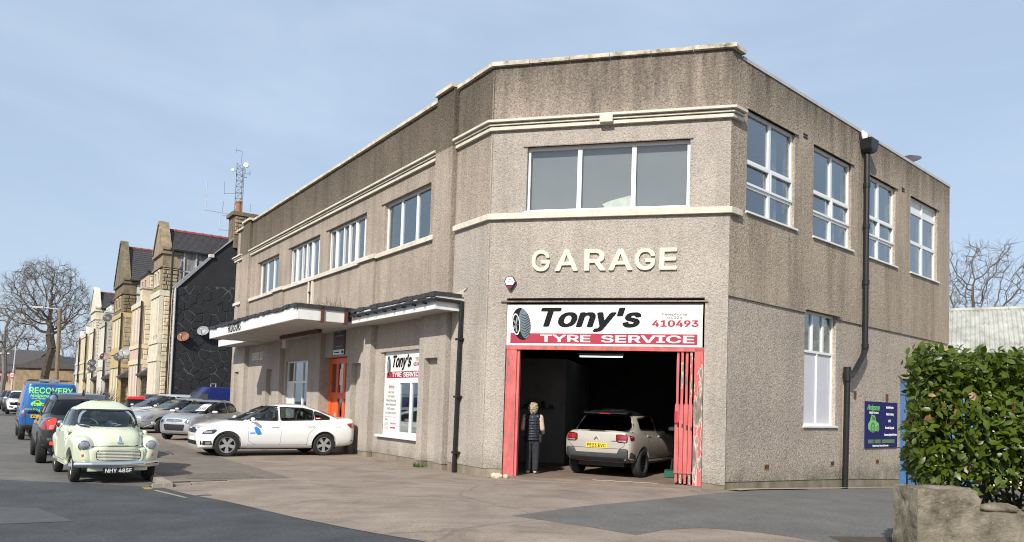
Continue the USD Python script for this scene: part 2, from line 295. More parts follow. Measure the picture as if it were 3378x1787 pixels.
ROAD_DARK = M('new_tarmac', (.05, .053, .056), .88, .35, 1.4, bump=.35, bscale=90, big=.22, dist=.01, speck=.4)
ROAD_PALE = M('worn_tarmac', (.125, .117, .105), .9, .2, 1.8, bump=.35, bscale=90, big=.18, dist=.01, speck=.3)
DRIVE = M('driveway_tarmac', (.112, .108, .10), .9, .2, 1.1, bump=.35, bscale=110, big=.14, dist=.01, speck=.35)
CONC = usdkit.material(stage, '/World/Looks/forecourt_concrete', {
    'g': ('geometry', {}), 'n1': ('noise_texture', {'scale': .9, 'detail': 8.0, 'roughness': .65, 'distortion': .6}),
    'r1': ('rgb_ramp', {'ramp': [(.28, (.175, .138, .11)), (.45, (.23, .185, .15)), (.58, (.262, .214, .175)), (.78, (.31, .26, .215))]}),
    'm': ('mapping', {'mapping_type': 'point', 'rotation': (0, 0, .35), 'scale': (1.2, 5.0, 1.0)}), 'n2': ('noise_texture', {'scale': .55, 'detail': 7.0, 'roughness': .7}),
    'r2': ('rgb_ramp', {'ramp': [(.34, (.80, .80, .81)), (.5, (1, 1, 1)), (.7, (1.06, 1.06, 1.06))]}), 'x': ('mix', {'mix_type': 'multiply', 'fac': 1.0}),
    'n3': ('noise_texture', {'scale': 70.0, 'detail': 3.0}), 'b': ('bump', {'strength': .4, 'distance': .01}), 'n5': ('noise_texture', {'scale': 46.0, 'detail': 2.0}), 'r5': ('rgb_ramp', {'ramp': [(.3, (.72, .72, .72)), (.5, (1, 1, 1)), (.72, (1.22, 1.22, 1.22))]}), 'x5': ('mix', {'mix_type': 'multiply', 'fac': 1.0}), 'n6': ('noise_texture', {'scale': .8, 'detail': 3.0, 'roughness': .45, 'distortion': 1.0}), 'r6': ('rgb_ramp', {'ramp': [(.60, (1, 1, 1)), (.72, (.84, .82, .80))]}), 'x6': ('mix', {'mix_type': 'multiply', 'fac': 1.0}), 'v7': ('voronoi_texture', {'feature': 'distance_to_edge', 'scale': .2}), 'r7': ('rgb_ramp', {'ramp': [(0.0, (.74, .73, .71)), (.003, (.78, .77, .75)), (.006, (1, 1, 1)), (1.0, (1, 1, 1))]}), 'm7': ('mapping', {'mapping_type': 'point', 'rotation': (0, 0, .7)}), 'nz': ('noise_texture', {'scale': 2.2, 'detail': 4.0}), 'xz': ('mix', {'mix_type': 'linear_light', 'fac': .12}), 'x7': ('mix', {'mix_type': 'multiply', 'fac': 1.0}), 'p': ('principled_bsdf', {'roughness': .92, 'specular_ior_level': .25})},
    [('g.position', 'n1.vector'), ('n1.fac', 'r1.fac'), ('g.position', 'm.vector'), ('m.vector', 'n2.vector'), ('n2.fac', 'r2.fac'), ('r1.color', 'x.color1'), ('r2.color', 'x.color2'), ('g.position', 'n5.vector'), ('n5.fac', 'r5.fac'), ('x.color', 'x5.color1'), ('r5.color', 'x5.color2'), ('g.position', 'n6.vector'), ('n6.fac', 'r6.fac'), ('x5.color', 'x6.color1'), ('r6.color', 'x6.color2'), ('g.position', 'nz.vector'), ('g.position', 'xz.color1'), ('nz.color', 'xz.color2'), ('xz.color', 'm7.vector'), ('m7.vector', 'v7.vector'), ('v7.distance', 'r7.fac'), ('x6.color', 'x7.color1'), ('r7.color', 'x7.color2'), ('x7.color', 'p.base_color'), ('g.position', 'n3.vector'), ('n3.fac', 'b.height'), ('b.normal', 'p.normal')], surface='p.BSDF')
PAVE = M('footway_tarmac', (.165, .135, .11), .92, .25, 1.6, bump=.3, bscale=80, big=.24, dist=.01, speck=.3)
GRAVEL_P = M('patched_tarmac', (.13, .11, .085), .95, .5, 14, bump=.8, bscale=40, dist=.02)
KERB = M('kerb_stone', (.27, .23, .185), .9, .25, 6, bump=.3, bscale=60)
YELLOW = M('yellow_line', (.30, .21, .06), .8, .4, 9)
ROAD_WHITE = M('road_marking', (.62, .61, .57), .8, .2, 8)
IRON = M('cast_iron', (.13, .125, .135), .6, .3, 22, bump=.7, bscale=30)
SOIL = M('soil', (.06, .045, .03), .95, .5, 8, bump=.6, bscale=20)
VERGE = M('tan_kerb_strip', (.30, .245, .15), .9, .25, 4, bump=.3, bscale=40)

def SOP(l): return Polygon([tuple(SO(a, b)) for a, b in l])
# terrain: fine near the camera, coarse to the horizon
ax = np.unique(np.concatenate([np.arange(-30, 31, 1.5), np.linspace(-420, 420, 43)]))
gx, gy = np.meshgrid(ax, ax + 15); gp = np.column_stack([gx.ravel(), gy.ravel()]); k = len(ax)
i, j = np.meshgrid(np.arange(k - 1), np.arange(k - 1)); a = (j * k + i).ravel()
gf = np.vstack([np.column_stack([a, a + 1, a + k + 1]), np.column_stack([a, a + k + 1, a + k])])
solid('ground', trimesh.Trimesh(np.column_stack([gp, height(gp) - .03]), gf, process=False), ROAD_DARK, kind='structure')
edge = [(s, edge_off(s)) for s in np.arange(.7, -13.9, -.4)]
road = SOP([(0.75, 6.44)] + [(s, o - .05) for s, o in edge] + [(-14, 16), (2.9, 16), (2.8, 8.84), (1.6, 7.4), (.95, 6.75)])
solid('road', sheet(road, 0.0, .5), ROAD_DARK, kind='structure')
solid('road', sheet(SOP([(.95, 6.45), (.95, 6.75), (1.6, 7.4), (2.8, 8.84), (2.9, 16), (190, 16), (190, 6.45)]), 0.0, 2.0), ROAD_PALE, kind='structure')
drive_c = [(.07, 11.11), (1.16, 12.36), (2.9, 13.93), (4.40, 15.35), (4.75, 15.62), tuple(PR + TR * 5 + NR * .22), tuple(PR + TR * 12 + NR * .22), tuple(PR + TR * 40), tuple(PR + TR * 40 + NR * 18), (13, 7.5), (4.01, 9.72), (3.44, 10.24), (3.05, 10.43), (2.66, 10.52), (2.1, 10.25), (1.65, 9.76), (.98, 10.40)]
drive = Polygon(drive_c)
fore = SOP([(26.5, 4.0), (.72, 4.0), (.72, 6.36)] + edge + [(-14, -9), (-9.5, -9), (-6, -8), (-.35, -4.9), (-.3, 0), (0, -.25), (22, -.25), (26.5, -6)])
solid('forecourt', sheet(fore.difference(drive.buffer(.005)), .006, .5), CONC, kind='structure')
solid('driveway', sheet(drive, .008, .5), DRIVE, kind='structure')
# footway beside the street with its kerb stones
fw = SOP([(.72, 4.02), (.72, 6.26), (190, 6.26), (190, 1.6), (26.6, 1.6), (26.4, 4.02)])
m = sheet(fw, .014, 3.0, 0.0); solid('pavement', m, PAVE, kind='structure')
side = []
kerb = thing('kerb', 'pale stone kerb of the footway, turning in beside the green saloon', 'kerb'); tag(kerb, label=None); stage.GetPrimAtPath(kerb).SetCustomDataByKey('kind', 'structure'); stage.GetPrimAtPath(kerb).ClearCustomDataByKey('category')
def stone(c, ang, l, w, z0, z1):
    b = Manifold.cube((l, w, z1 - z0), True); b = tm(b); b.apply_transform(trimesh.transformations.rotation_matrix(ang, (0, 0, 1))); b.apply_translation((c[0], c[1], (z0 + z1) / 2)); return b
angT = math.atan2(T[1], T[0]); angN = math.atan2(N[1], N[0])
for k in range(75):
    part(kerb, 'kerb_stone', stone(SO(1.0 + k * .92, 6.34), angT, .905, .15, -.2, .016 + RNG.uniform(-.006, .004)), KERB)
for k in range(-1, 3):
    part(kerb, 'kerb_stone', stone(SO(.66, 4.95 + k * .66), angN, .645, .13, -.2, .014 - .010 * max(k, 0)), KERB)
def flat(name, poly, lift, m, label, cat, group=None, step=.4):
    return solid(name, sheet(poly, lift, step), m, label, cat, group)
solid('tarmac_patch', sheet(SOP([(1.0, 4.5), (1.0, 5.6), (1.3, 5.9), (2.0, 5.7), (2.25, 5.0), (1.9, 4.6)]), .019, .4, 0.0), GRAVEL_P, kind='structure')
solid('tarmac_patch', sheet(SOP([(-1.2, 8.9), (-1.5, 8.45), (-2.95, 8.1), (-2.7, 10.5), (-1.0, 10.5)]), .004, .5), M('tarmac_patch_grey', (.075, .078, .08), .9, .2, 5, bump=.4, bscale=90), kind='structure')
solid('kerb_strip', sheet(Polygon([tuple(PR + TR * a + NR * b) for a, b in [(.05, .03), (.12, .3), (1.2, .26), (5.4, .22), (9.2, .2), (9.2, .03)]]), .03, .5), VERGE, kind='structure')
flat('yellow_line_mark', SOP([(.35, 6.62), (.8, 6.62), (.8, 6.75), (.35, 6.75)]), .006, YELLOW, 'worn yellow line end painted on the road at the kerb corner', 'road marking')
flat('pale_line_mark', SOP([(.2, 6.58), (-1.0, 6.32), (-1.02, 6.38), (.2, 6.66)]), .006, M('worn_cream_line', (.27, .24, .19), .85, .3, 12), 'thin worn cream line beside the edge of the forecourt', 'road marking')
for s_, w_ in ((41, .45), (30.5, .3)):
    flat('give_way_line', SOP([(s_, 9.0), (s_, 15), (s_ + w_, 15), (s_ + w_, 9.0)]), .006, ROAD_WHITE, 'white line across the far road beside the white car' if s_ > 40 else 'faint white line across the road beyond the blue van', 'road marking')
def slab(c4, z, m, label):
    ps = [np.asarray(q) for q in c4]; poly = Polygon(c4); t = wthing('manhole_cover', label, 'manhole cover', (*poly.centroid.coords[0], z))
    ring = poly.difference(poly.buffer(-.045)); a = extr(ring, .03); a.apply_translation((0, 0, z - .022)); part(t, 'frame', a, IRON)
    b = extr(poly.buffer(-.052), .03); b.apply_translation((0, 0, z - .024)); part(t, 'lid', b, IRON)
slab([(-5.93, 11.11), (-5.50, 11.37), (-5.11, 11.04), (-5.59, 10.83)], -.1, IRON, 'square iron manhole cover set in the dark tarmac in the foreground')
slab([(-8.1, 10.75), (-7.45, 10.75), (-7.05, 10.35), (-7.8, 10.3)], -.1, IRON, 'manhole cover cut off by the left edge of the photograph')

# ---------------------------------------------------------------- the garage building
gar = wthing('garage_building', 'two storey pebbledashed corner garage with cream bands and flat roof', 'building', (PR[0], PR[1], 0))
def gp_(name, m, mt, **k): return part(gar, name, m, mt, **k)
TH = .3
def wallp(fr, name, poly, o, mt, th=TH): return gp_(name, fr.ext(poly, o - th, o), mt)
def holes(poly, rects):
    for a, b, c, d in rects: poly = poly.difference(sbox(a, c, b, d))
    return poly
# front (lettered) face
DOOR = (.465, 4.745, -1, 3.905); WG = (.83, 4.385, 5.94, 7.40)
wallp(FG, 'wall', holes(Polygon([(0, .1), (.47, .145), (.47, 4), (4.75, 4), (4.75, .205), (LG + .02, .2), (LG + .02, 7.9), (0, 7.9)]), [DOOR, WG]), 0, R_FRONT)
wallp(FG, 'parapet', sbox(0, 7.9, LG + .02, 9.29), 0, R_FGRIME)
gp_('plinth', FG.box(-.0, .465, -.5, .15, -TH, -.015), PLINTH); gp_('plinth', FG.box(4.75, LG, -.5, .205, -TH, -.015), PLINTH)
gp_('drip_lintel', FG.box(.40, 4.88, 3.905, 3.935, -.05, .045), R_FGRIME)
# side face: upper storeys stand a little proud of the lower wall
RW = [(.63, 2.74, 5.94, 8.18), (3.67, 5.77, 5.93, 8.18), (6.53, 8.66, 5.93, 8.18), (9.76, 11.96, 5.93, 8.21)]; GW = (3.39, 5.06, 1.35, 4.11)
wallp(FR, 'wall', holes(sbox(0, 4.045, 13.06, 9.19), RW + [GW]), 0, R_SIDE)
wallp(FR, 'parapet', sbox(0, 9.19, .36, 9.29), 0, R_SIDE)
low = Polygon([(0, .17), (5.58, .01), (9.2, -.15), (9.2, 4.045), (0, 4.045)])
wallp(FR, 'wall', holes(low, [GW]), -.035, R_LOW)
wallp(FR, 'wall', sbox(9.2, 2.75, 13.06, 4.045), -.035, R_LOW); wallp(FR, 'wall', sbox(12.4, -1.2, 13.06, 2.75), -.035, R_LOW)
gp_('plinth', FR.ext(Polygon([(0.0, -.6), (9.2, -.9), (9.2, -.15), (5.7, -.006), (5.58, .01), (0, .168)]), -TH, -.05), PLINTH)
gp_('pale_strip', FR.box(5.47, 5.66, -.4, 2.45, -.034, -.015), M('bare_mortar', (.42, .35, .26), .95, .2, 6, streak=.3))
# street face
LW = [(2.94, 5.73, 5.92, 7.30), (7.02, 10.13, 5.92, 7.30), (10.95, 14.07, 5.92, 7.30), (15.46, 18.11, 5.92, 7.30)]
TW, SW, DW = (3.08, 5.42, .68, 3.0), (11.6, 14.03, .72, 2.99), (7.7, 10.05, .02, 3.0)
SE = 21.65
wallp(FL, 'wall', Polygon([(-.02, .2), (1.55, .22), (1.55, 5.8), (-.02, 5.8)]), 0, R_FRONT); wallp(FL, 'wall', sbox(-.02, 5.8, 1.55, 7.9), 0, R_LEFT)
wallp(FL, 'parapet', sbox(-.02, 7.9, 1.55, 9.29), 0, R_GRIME)
wallp(FL, 'wall', holes(sbox(1.55, 4.0, 20.4, 7.9), LW), -.05, R_LEFT)
wallp(FL, 'wall', holes(sbox(1.55, .16, 20.4, 4.0), [TW, SW, DW]), -.05, R_FRONT)
wallp(FL, 'parapet', sbox(1.55, 7.9, 20.4, 9.29), -.05, R_GRIME)
wallp(FL, 'wall', sbox(20.4, .1, SE, 7.9), 0, R_LEFT); wallp(FL, 'parapet', sbox(20.4, 7.9, SE, 9.2), 0, R_GRIME)
gp_('plinth', FL.box(0, 1.55, -.5, .22, -TH, -.015), PLINTH); gp_('plinth', FL.box(1.55, 20.4, -.5, .16, -TH, -.065), PLINTH); gp_('plinth', FL.box(20.4, SE, -.5, .1, -TH, -.015), PLINTH)
# end wall and back wall, floors and roof
E0 = SO(SE, 0); B0 = PR + TR * 13.06
def thick(p, q, z0, z1, th, name, mt):
    d = (q - p) / np.linalg.norm(q - p); nn = np.array([d[1], -d[0]]); c = (PR + PL + E0 + B0) / 4; nn = nn if nn @ (p - c) > 0 else -nn
    f = Frame(p, d, nn); return gp_(name, f.box(.31, np.linalg.norm(q - p) - .31, z0, z1, -th, 0), mt)
thick(E0, B0, -1.2, 9.1, .3, 'wall', R_LEFT)
foot = Polygon([tuple(PR), tuple(PL), tuple(E0), tuple(B0)]).buffer(-.31)
def lid(z0, z1, name, mt, poly=foot): m = extr(poly, z1 - z0); m.apply_translation((0, 0, z0)); return gp_(name, m, mt)
STEEL_T = M('dull_tin', (.2, .2, .2), .5, .2, 9, metal=.5)
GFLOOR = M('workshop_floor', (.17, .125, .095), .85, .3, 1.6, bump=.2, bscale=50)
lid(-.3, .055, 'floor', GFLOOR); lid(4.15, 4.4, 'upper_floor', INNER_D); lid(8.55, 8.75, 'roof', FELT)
gp_('threshold', FG.box(.47, 4.74, -.2, .06, -.31, .02), GFLOOR)
gp_('threshold', FG.box(.47, 4.74, -.2, .02, .02, .32), M('threshold_concrete', (.21, .165, .135), .9, .2, 3, bump=.2))
gp_('floor_line', FG.box(1.35, 2.75, .055, .062, -.16, -.12), ROAD_WHITE)
def fpt(s, o): return tuple(FG.o + FG.t * s + FG.n * o)
# workshop partition behind the open doors
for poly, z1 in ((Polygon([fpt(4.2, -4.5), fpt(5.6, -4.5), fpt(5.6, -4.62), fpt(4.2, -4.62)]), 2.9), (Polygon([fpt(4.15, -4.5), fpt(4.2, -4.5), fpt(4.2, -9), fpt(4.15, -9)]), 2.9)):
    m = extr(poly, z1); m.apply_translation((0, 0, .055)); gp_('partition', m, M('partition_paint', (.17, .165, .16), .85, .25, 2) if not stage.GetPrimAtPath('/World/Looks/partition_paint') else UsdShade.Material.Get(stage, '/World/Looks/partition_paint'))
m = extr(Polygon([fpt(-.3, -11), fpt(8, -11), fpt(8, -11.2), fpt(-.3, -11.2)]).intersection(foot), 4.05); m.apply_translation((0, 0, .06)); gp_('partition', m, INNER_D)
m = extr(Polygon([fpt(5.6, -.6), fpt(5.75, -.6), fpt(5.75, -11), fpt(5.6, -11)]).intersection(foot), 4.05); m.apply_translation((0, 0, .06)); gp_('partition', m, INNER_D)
# curtains and blinds faintly seen in the side windows, shelves in the dark workshop
for k, (a, b, c, d) in enumerate(RW): gp_('curtain', FR.ext(Polygon([(b - .1 - .12 * q, c + .1) for q in range(5)] + [(b - .62 + .12 * q, d - .05) for q in range(5)]), -.42, -.40), M('net_curtain', (.5, .5, .48), .9, .2, 3, vmap=(6, 6, .3)) if k == 0 else UsdShade.Material.Get(stage, '/World/Looks/net_curtain'))
wsh = wthing('workshop_shelf', 'dim shelf with dark tools and tins on the workshop partition', 'shelf', fpt(5.0, -4.4) + (1.5,))
part(wsh, 'board', FG.box(4.45, 5.35, 1.55, 1.58, -4.5, -4.25), INNER_D)
for k in range(7): part(wsh, 'tin', cyl(FG.pt(4.52 + k * .12, 1.58, -4.38), FG.pt(4.52 + k * .12, 1.66 + .05 * (k % 3), -4.38), .045, 10), (RUST, STEEL_T, DARK)[k % 3])
# copings in separate stones
def copings(fr, s0, s1, z, o, n, mt=CREAM_W, h=.085, ov=.08, back=.5):
    w = (s1 - s0) / n
    for k in range(n):
        a, b = s0 + k * w + .006, s0 + (k + 1) * w - .006
        gp_('coping_stone', fr.box(a, b, z + RNG.uniform(-.004, .004), z + h + RNG.uniform(-.008, .008), o - back, o + ov + RNG.uniform(-.006, .006)), mt)
COPE_D = M('coping_stone_dirty', (.42, .38, .30), .9, .5, 5, c2=(.66, .61, .5), bump=.4, bscale=30, rr=[(.3, (.13, .11, .08)), (.45, (.40, .35, .27)), (.6, (.55, .49, .39)), (.8, (.66, .6, .49))])
copings(FG, -.09, LG + .06, 9.295, 0, 6, COPE_D)
copings(FL, .03, 1.56, 9.295, 0, 2); copings(FL, 1.60, 2.5, 9.36, .1, 1); copings(FL, 2.54, 19.2, 9.295, -.05, 22); copings(FL, 19.24, 20.42, 9.36, .08, 1); copings(FL, 20.46, SE + .08, 9.205, 0, 1)
gp_('coping_stone', FR.box(-.0, .42, 9.29, 9.375, -.45, .08), COPE_D)
for k in range(10):
    a = .40 + k * 1.27; gp_('verge_flashing', FR.box(a, a + 1.262, 9.185, 9.262, -.3, .02), LEAD)
# moulded cornice and sill bands
CORN = [(0, 7.80), (.08, 7.80), (.08, 7.872), (.04, 7.876), (.04, 7.892), (.115, 7.898), (.115, 7.935), (.07, 7.939), (.07, 7.955), (.175, 7.963), (.175, 8.015), (0, 8.045)]
def mould(path2d, prof, close0=True):
    """sweep a profile (outwards, z) along plan points with their outward directions (mitred)"""
    v = []; n = len(prof)
    for p, d in path2d: v += [(p[0] + d[0] * a, p[1] + d[1] * a, z) for a, z in prof]
    f = []
    for i in range(len(path2d) - 1):
        for k in range(n):
            q = (k + 1) % n; f += [[i * n + k, (i + 1) * n + k, (i + 1) * n + q], [i * n + k, (i + 1) * n + q, i * n + q]]
    cap = trimesh.creation.triangulate_polygon(Polygon(prof), engine='earcut')
    for base, rev in ((0, 1), ((len(path2d) - 1) * n, 0)):
        used = [int(np.argmin([np.hypot(a - x, b - y) for a, b in prof])) for x, y in cap[0]]
        f += [[base + used[t[0]], base + used[t[2 if rev else 1]], base + used[t[1 if rev else 2]]] for t in cap[1]]
    return fix(trimesh.Trimesh(np.array(v), f, process=False))
def mitre(n1, n2): m_ = n1 + n2; return m_ * 2 / (m_ @ m_)
gl = lambda s, o=0: FG.o + FG.t * s + FG.n * o
for a, b in ((0, 2), (2, 4)):
    pass
CPTS = [(PR + TR * .36, NR), (PR, mitre(NR, NG)), (PL, mitre(NG, N)), (SO(1.52, 0), N)]
gp_('cornice', mould(CPTS, CORN), CREAM)
gp_('cornice', mould([(SO(2.52, -.05), N), (SO(19.32, -.05), N)], CORN), CREAM)
gp_('cornice', mould([(SO(20.4, 0), N), (SO(SE, 0), mitre(N, T)), (SO(SE, -.4), T)], CORN), CREAM)
gp_('keystone', FG.box(2.48, 2.76, 7.815, 7.99, .0, .186), CREAM)
BAND = [(0, 5.77), (.085, 5.77), (.085, 5.885), (.06, 5.905), (0, 5.915)]
gp_('sill_band', mould([(PR + TR * .36, NR)] + CPTS[1:], BAND), CREAM)
def band(s0, s1, o, dz=0): gp_('sill_band', mould([(SO(s0, o), N), (SO(s1, o), N)], [(a, z + dz) for a, z in BAND]), CREAM)
band(2.5, 6.1, -.05); band(6.1, 7.33, .02, .012); band(7.33, 14.55, -.05); band(14.55, 15.83, .02, .012); band(15.83, 19.33, -.05); band(20.42, SE, 0)
# piers
gp_('pier', FL.box(1.62, 2.49, 4.3, 7.9, -.05, .1), R_LEFT); gp_('pier', FL.box(1.62, 2.49, 7.9, 9.355, -.05, .1), R_GRIME)
gp_('pier', FL.box(19.36, 20.4, 4.0, 7.9, -.05, .08), R_LEFT); gp_('pier', FL.box(19.36, 20.4, 7.9, 9.355, -.05, .08), R_GRIME)
gp_('pier', FL.box(6.17, 7.27, 4.0, 5.78, -.05, .02), R_LEFT); gp_('pier', FL.box(14.62, 15.77, 4.0, 5.78, -.05, .02), R_LEFT)
def pilaster(s0, s1, n0, n1):
    prof = holes(sbox(s0, .16, s1, 3.82), [(n0, n1, 0, 2.73)])
    gp_('pilaster', FL.ext(prof, -.05, .12), R_FRONT)
    gp_('plinth', FL.box(s0 + .015, n0 - .015, -.4, .16, -.05, .1), PLINTH); gp_('plinth', FL.box(n1 + .015, s1 - .015, -.4, .16, -.05, .1), PLINTH)
pilaster(1.6, 2.95, 1.98, 2.66); pilaster(5.98, 7.68, 6.62, 7.32); pilaster(14.25, 16.35, 15.12, 15.88); pilaster(19.1, 20.9, 19.92, 20.62)
gp_('pilaster', FL.box(10.06, 11.2, .16, 3.82, -.05, .1), R_FRONT)

def window(parent, fr, s0, s1, z0, z1, rects, off, frame_m=WHITE_P, pane_m=None, depth=.07, label=None, opens=(), name='window', pm=None):
    pane_m = pane_m or PANE
    poly = sbox(s0, z0, s1, z1)
    for a, b, c, d in rects: poly = poly.difference(sbox(a, c, b, d))
    w = part(parent, name, fr.ext(poly, off - depth, off), frame_m, label=label)
    for a, b, c, d in opens:
        part(w, 'sash', fr.ext(rect_ring(a - .035, b + .035, c - .035, d + .035, .05), off + .002, off + .03), frame_m)
    for k, (a, b, c, d) in enumerate(rects):
        part(w, 'pane', fr.box(a - .004, b + .004, c - .004, d + .004, off - .045, off - .035), (pm or {}).get(k, pane_m))
    return w
def grid(s0, s1, z0, z1, cols, rows, b=.055):
    xs = [s0, *cols, s1]; zs = [z0, *rows, z1]
    return [(xs[i] + b, xs[i + 1] - b * .6 if i < len(xs) - 2 else xs[i + 1] - b, zs[j] + b, zs[j + 1] - b * .6 if j < len(zs) - 2 else zs[j + 1] - b) for j in range(len(zs) - 1) for i in range(len(xs) - 1)]
# lettered face: one wide window of three lights, its glass whitened inside
r = grid(WG[0], WG[1], WG[2], WG[3], (2.01, 3.2), (), .06)
w = window(gar, FG, *WG[:2], *WG[2:], r, -.1, pane_m=PANE_G)
gp_('sill', FG.box(WG[0] - .02, WG[1] + .02, WG[2] - .02, WG[2] + .012, -.1, .03), WHITE_P)
gp_('window_backing', FG.box(WG[0] - .05, WG[1] + .05, WG[2] - .05, WG[3] + .05, -.25, -.22), ROOM_GREY)
gp_('window_backing', FG.ext(Polygon([(1.95, 5.98), (2.62, 5.98), (2.7, 6.1), (2.55, 6.16), (2.4, 6.2), (2.05, 6.28), (1.98, 6.15)]), -.215, -.17), M('dust_sheet', (.72, .72, .6), .8, .2, 9))
gp_('drip_lintel', FG.box(WG[0] - .06, WG[1] + .09, WG[3], WG[3] + .02, -.05, .03), R_FGRIME)
for k, (a, b, c, d) in enumerate(RW):
    mid = (a + b) / 2
    if k < 3:
        rr_ = grid(a, b, c, d, (mid,), (6.53, 7.06), .06); op = rr_[2:4]; pm = None
    else:
        rr_ = grid(a, b, c, d, (mid,), (6.87, 7.79), .06); op = (); pm = {4: WHITE_B, 5: WHITE_B}
    w = window(gar, FR, a, b, c, d, rr_, -.07, opens=op, pm=pm)
    part(w, 'sill', FR.box(a - .02, b + .12, c - .035, c + .005, -.07, .05), WHITE_P)
    gp_('drip_lintel', FR.box(a - .02, b + .13, d, d + .022, -.05, .035), R_SIDE)
a, b, c, d = GW; mid = (a + b) / 2
rr_ = [(a + .05, mid - .02, c + .06, 3.12), (mid + .02, b - .05, c + .06, 3.12)] + grid(a, b, 3.13, d, (a + (b - a) / 3, a + 2 * (b - a) / 3), (), .05)
w = window(gar, FR, a, b, c, d, rr_, -.12, pm={0: GREY_PANEL, 1: GREY_PANEL})
part(w, 'sill', FR.box(a - .03, b + .08, c - .04, c + .003, -.12, .01), WHITE_P)
gp_('drip_lintel', FR.box(a - .05, b + .1, d, d + .03, -.05, .05), R_SIDE)
for k, (a, b, c, d) in enumerate(LW):
    L_ = b - a
    if k in (0, 3): cols = (a + L_ / 3, a + 2 * L_ / 3); op = []
    else: cols = (a + .3 * L_ / 3.1, a + .9 * L_ / 3.1, a + 1.45 * L_ / 3.1, a + 1.95 * L_ / 3.1, a + 2.55 * L_ / 3.1)
    rr_ = grid(a, b, c, d, cols, (), .05)
    w = window(gar, FL, a, b, c, d, rr_, -.15, opens=[rr_[q] for q in ((2, 3, 5) if k in (1, 2) else ())])
    gp_('drip_lintel', FL.box(a - .0, b + .2, d, d + .025, -.06, -.02), R_GRIME)
a, b, c, d = SW
rr_ = grid(a, b, c, d, (12.35, 13.3), (2.21,), .05)
w = window(gar, FL, a, b, c, d, rr_, -.13, pm={2: WHITE_B}); part(w, 'sill', FL.box(a, b + .1, c - .05, c, -.13, .02), WHITE_P)
# tyre shop window: sign board above, price list at the left, two panes
a, b, c, d = TW
rr_ = [(4.55, 5.36, .8, 2.13), (3.84, 4.46, .8, 2.13), (3.14, 3.76, .8, 2.13), (3.14, 5.36, 2.24, 2.95)]
w = window(gar, FL, a, b, c, d, rr_, -.11, pm={0: WHITE_S, 3: WHITE_S}); part(w, 'sill', FL.box(a - .02, b + .17, c - .05, c + .01, -.11, .06), WHITE_P)
gp_('drip_lintel', FL.box(a, b + .15, d, d + .025, -.06, .0), R_LEFT)
m = extr(Polygon([tuple(SO(3.5, -1.6)), tuple(SO(5.6, -.6)), tuple(SO(5.65, -.65)), tuple(SO(3.55, -1.65))]), 2.5); m.apply_translation((0, 0, .3)); gp_('office_screen', m, M('tan_board', (.30, .16, .06), .7, .1, 4))
# orange door
a, b, c, d = 8.12, 10.04, .06, 2.98; o = -.24
gp_('door_reveal', FL.box(10.05, 10.10, .02, 3.0, -.6, -.35), R_FRONT); gp_('door_reveal', FL.box(7.64, 8.12, .02, 3.0, -.6, -.26), R_FRONT); gp_('door_reveal', FL.box(7.64, 10.1, 3.0, 3.06, -.6, -.35), R_FRONT)
rr_ = [(8.3, 8.68, .34, 1.66), (8.84, 9.26, .34, 1.66), (9.42, 9.84, .34, 1.66), (8.3, 8.68, 1.86, 2.8), (8.84, 9.26, 1.86, 2.8), (9.42, 9.84, 1.86, 2.8)]
dw = window(gar, FL, a, b, c, d, rr_, o, ORANGE, name='door', pm={2: ORANGE})
part(dw, 'handle', FL.box(9.32, 9.36, 1.05, 1.2, o, o + .05), LEAD); part(dw, 'notice', FL.box(8.92, 9.18, 2.1, 2.62, o - .033, o - .028), WHITE_S)

# canopies over the street doors
can = gp_('canopy', None or FL.ext(sbox(6.12, 3.86, 16.0, 4.12), -.02, 2.2), INNER_D)
part(can, 'fascia', FL.box(6.1, 16.02, 3.80, 4.17, 2.2, 2.29), WHITE_B)
part(can, 'fascia', FL.box(6.04, 6.1, 3.80, 4.17, 1.62, 2.26), WHITE_B); part(can, 'fascia', FL.box(6.04, 6.1, 3.80, 4.13, .92, 1.52), WHITE_B); part(can, 'fascia', FL.box(16.02, 16.08, 3.8, 4.17, .9, 2.25), WHITE_B)
for o_ in (1.57, .88): part(can, 'rusted_strap', FL.box(6.0, 6.1, 3.75, 4.22, o_ - .05, o_ + .05), RUST)
SOFF = M('soffit_board', (.40, .37, .33), .8, .15, 2, streak=.1)
for s_ in np.arange(6.12, 15.9, 1.65): part(can, 'soffit_panel', FL.box(s_ + .005, min(s_ + 1.645, 16.0), 3.82, 3.86, -.04, 2.2), SOFF)
part(can, 'rusted_beam', FL.box(8.6, 12.4, 3.70, 3.818, .62, .75), RUST)
def felt_edge(s0, s1, o0, o1, z, n):
    ms = []
    for k in range(n):
        a = s0 + (s1 - s0) * k / n; ms.append(FL.box(a, a + (s1 - s0) / n * 1.02, z - .02 + RNG.uniform(-.035, .01), z + .05 + RNG.uniform(0, .03), o0, o1 + RNG.uniform(-.01, .035)))
    return ms
part(can, 'felt_roof', felt_edge(6.0, 16.08, -.02, 2.33, 4.17, 34), FELT)
can2 = gp_('canopy', FL.ext(Polygon([(1.2, 3.84), (6.0, 3.84), (6.0, 4.1), (1.2, 4.1)]), -.02, .62), INNER_D)
part(can2, 'soffit_panel', FL.box(1.2, 3.2, 3.81, 3.84, -.02, .66), SOFF); part(can2, 'soffit_panel', FL.box(3.21, 5.98, 3.81, 3.84, -.04, .66), SOFF)
part(can2, 'fascia', FL.box(1.14, 5.98, 3.79, 4.0, .66, .72), WHITE_B); part(can2, 'fascia', FL.box(1.08, 1.14, 3.79, 4.0, .0, .72), WHITE_B)
part(can2, 'top_board', FL.box(1.1, 5.6, 4.03, 4.09, .68, .74), WHITE_B); part(can2, 'top_board', FL.box(1.04, 1.1, 4.03, 4.09, .0, .74), WHITE_B)
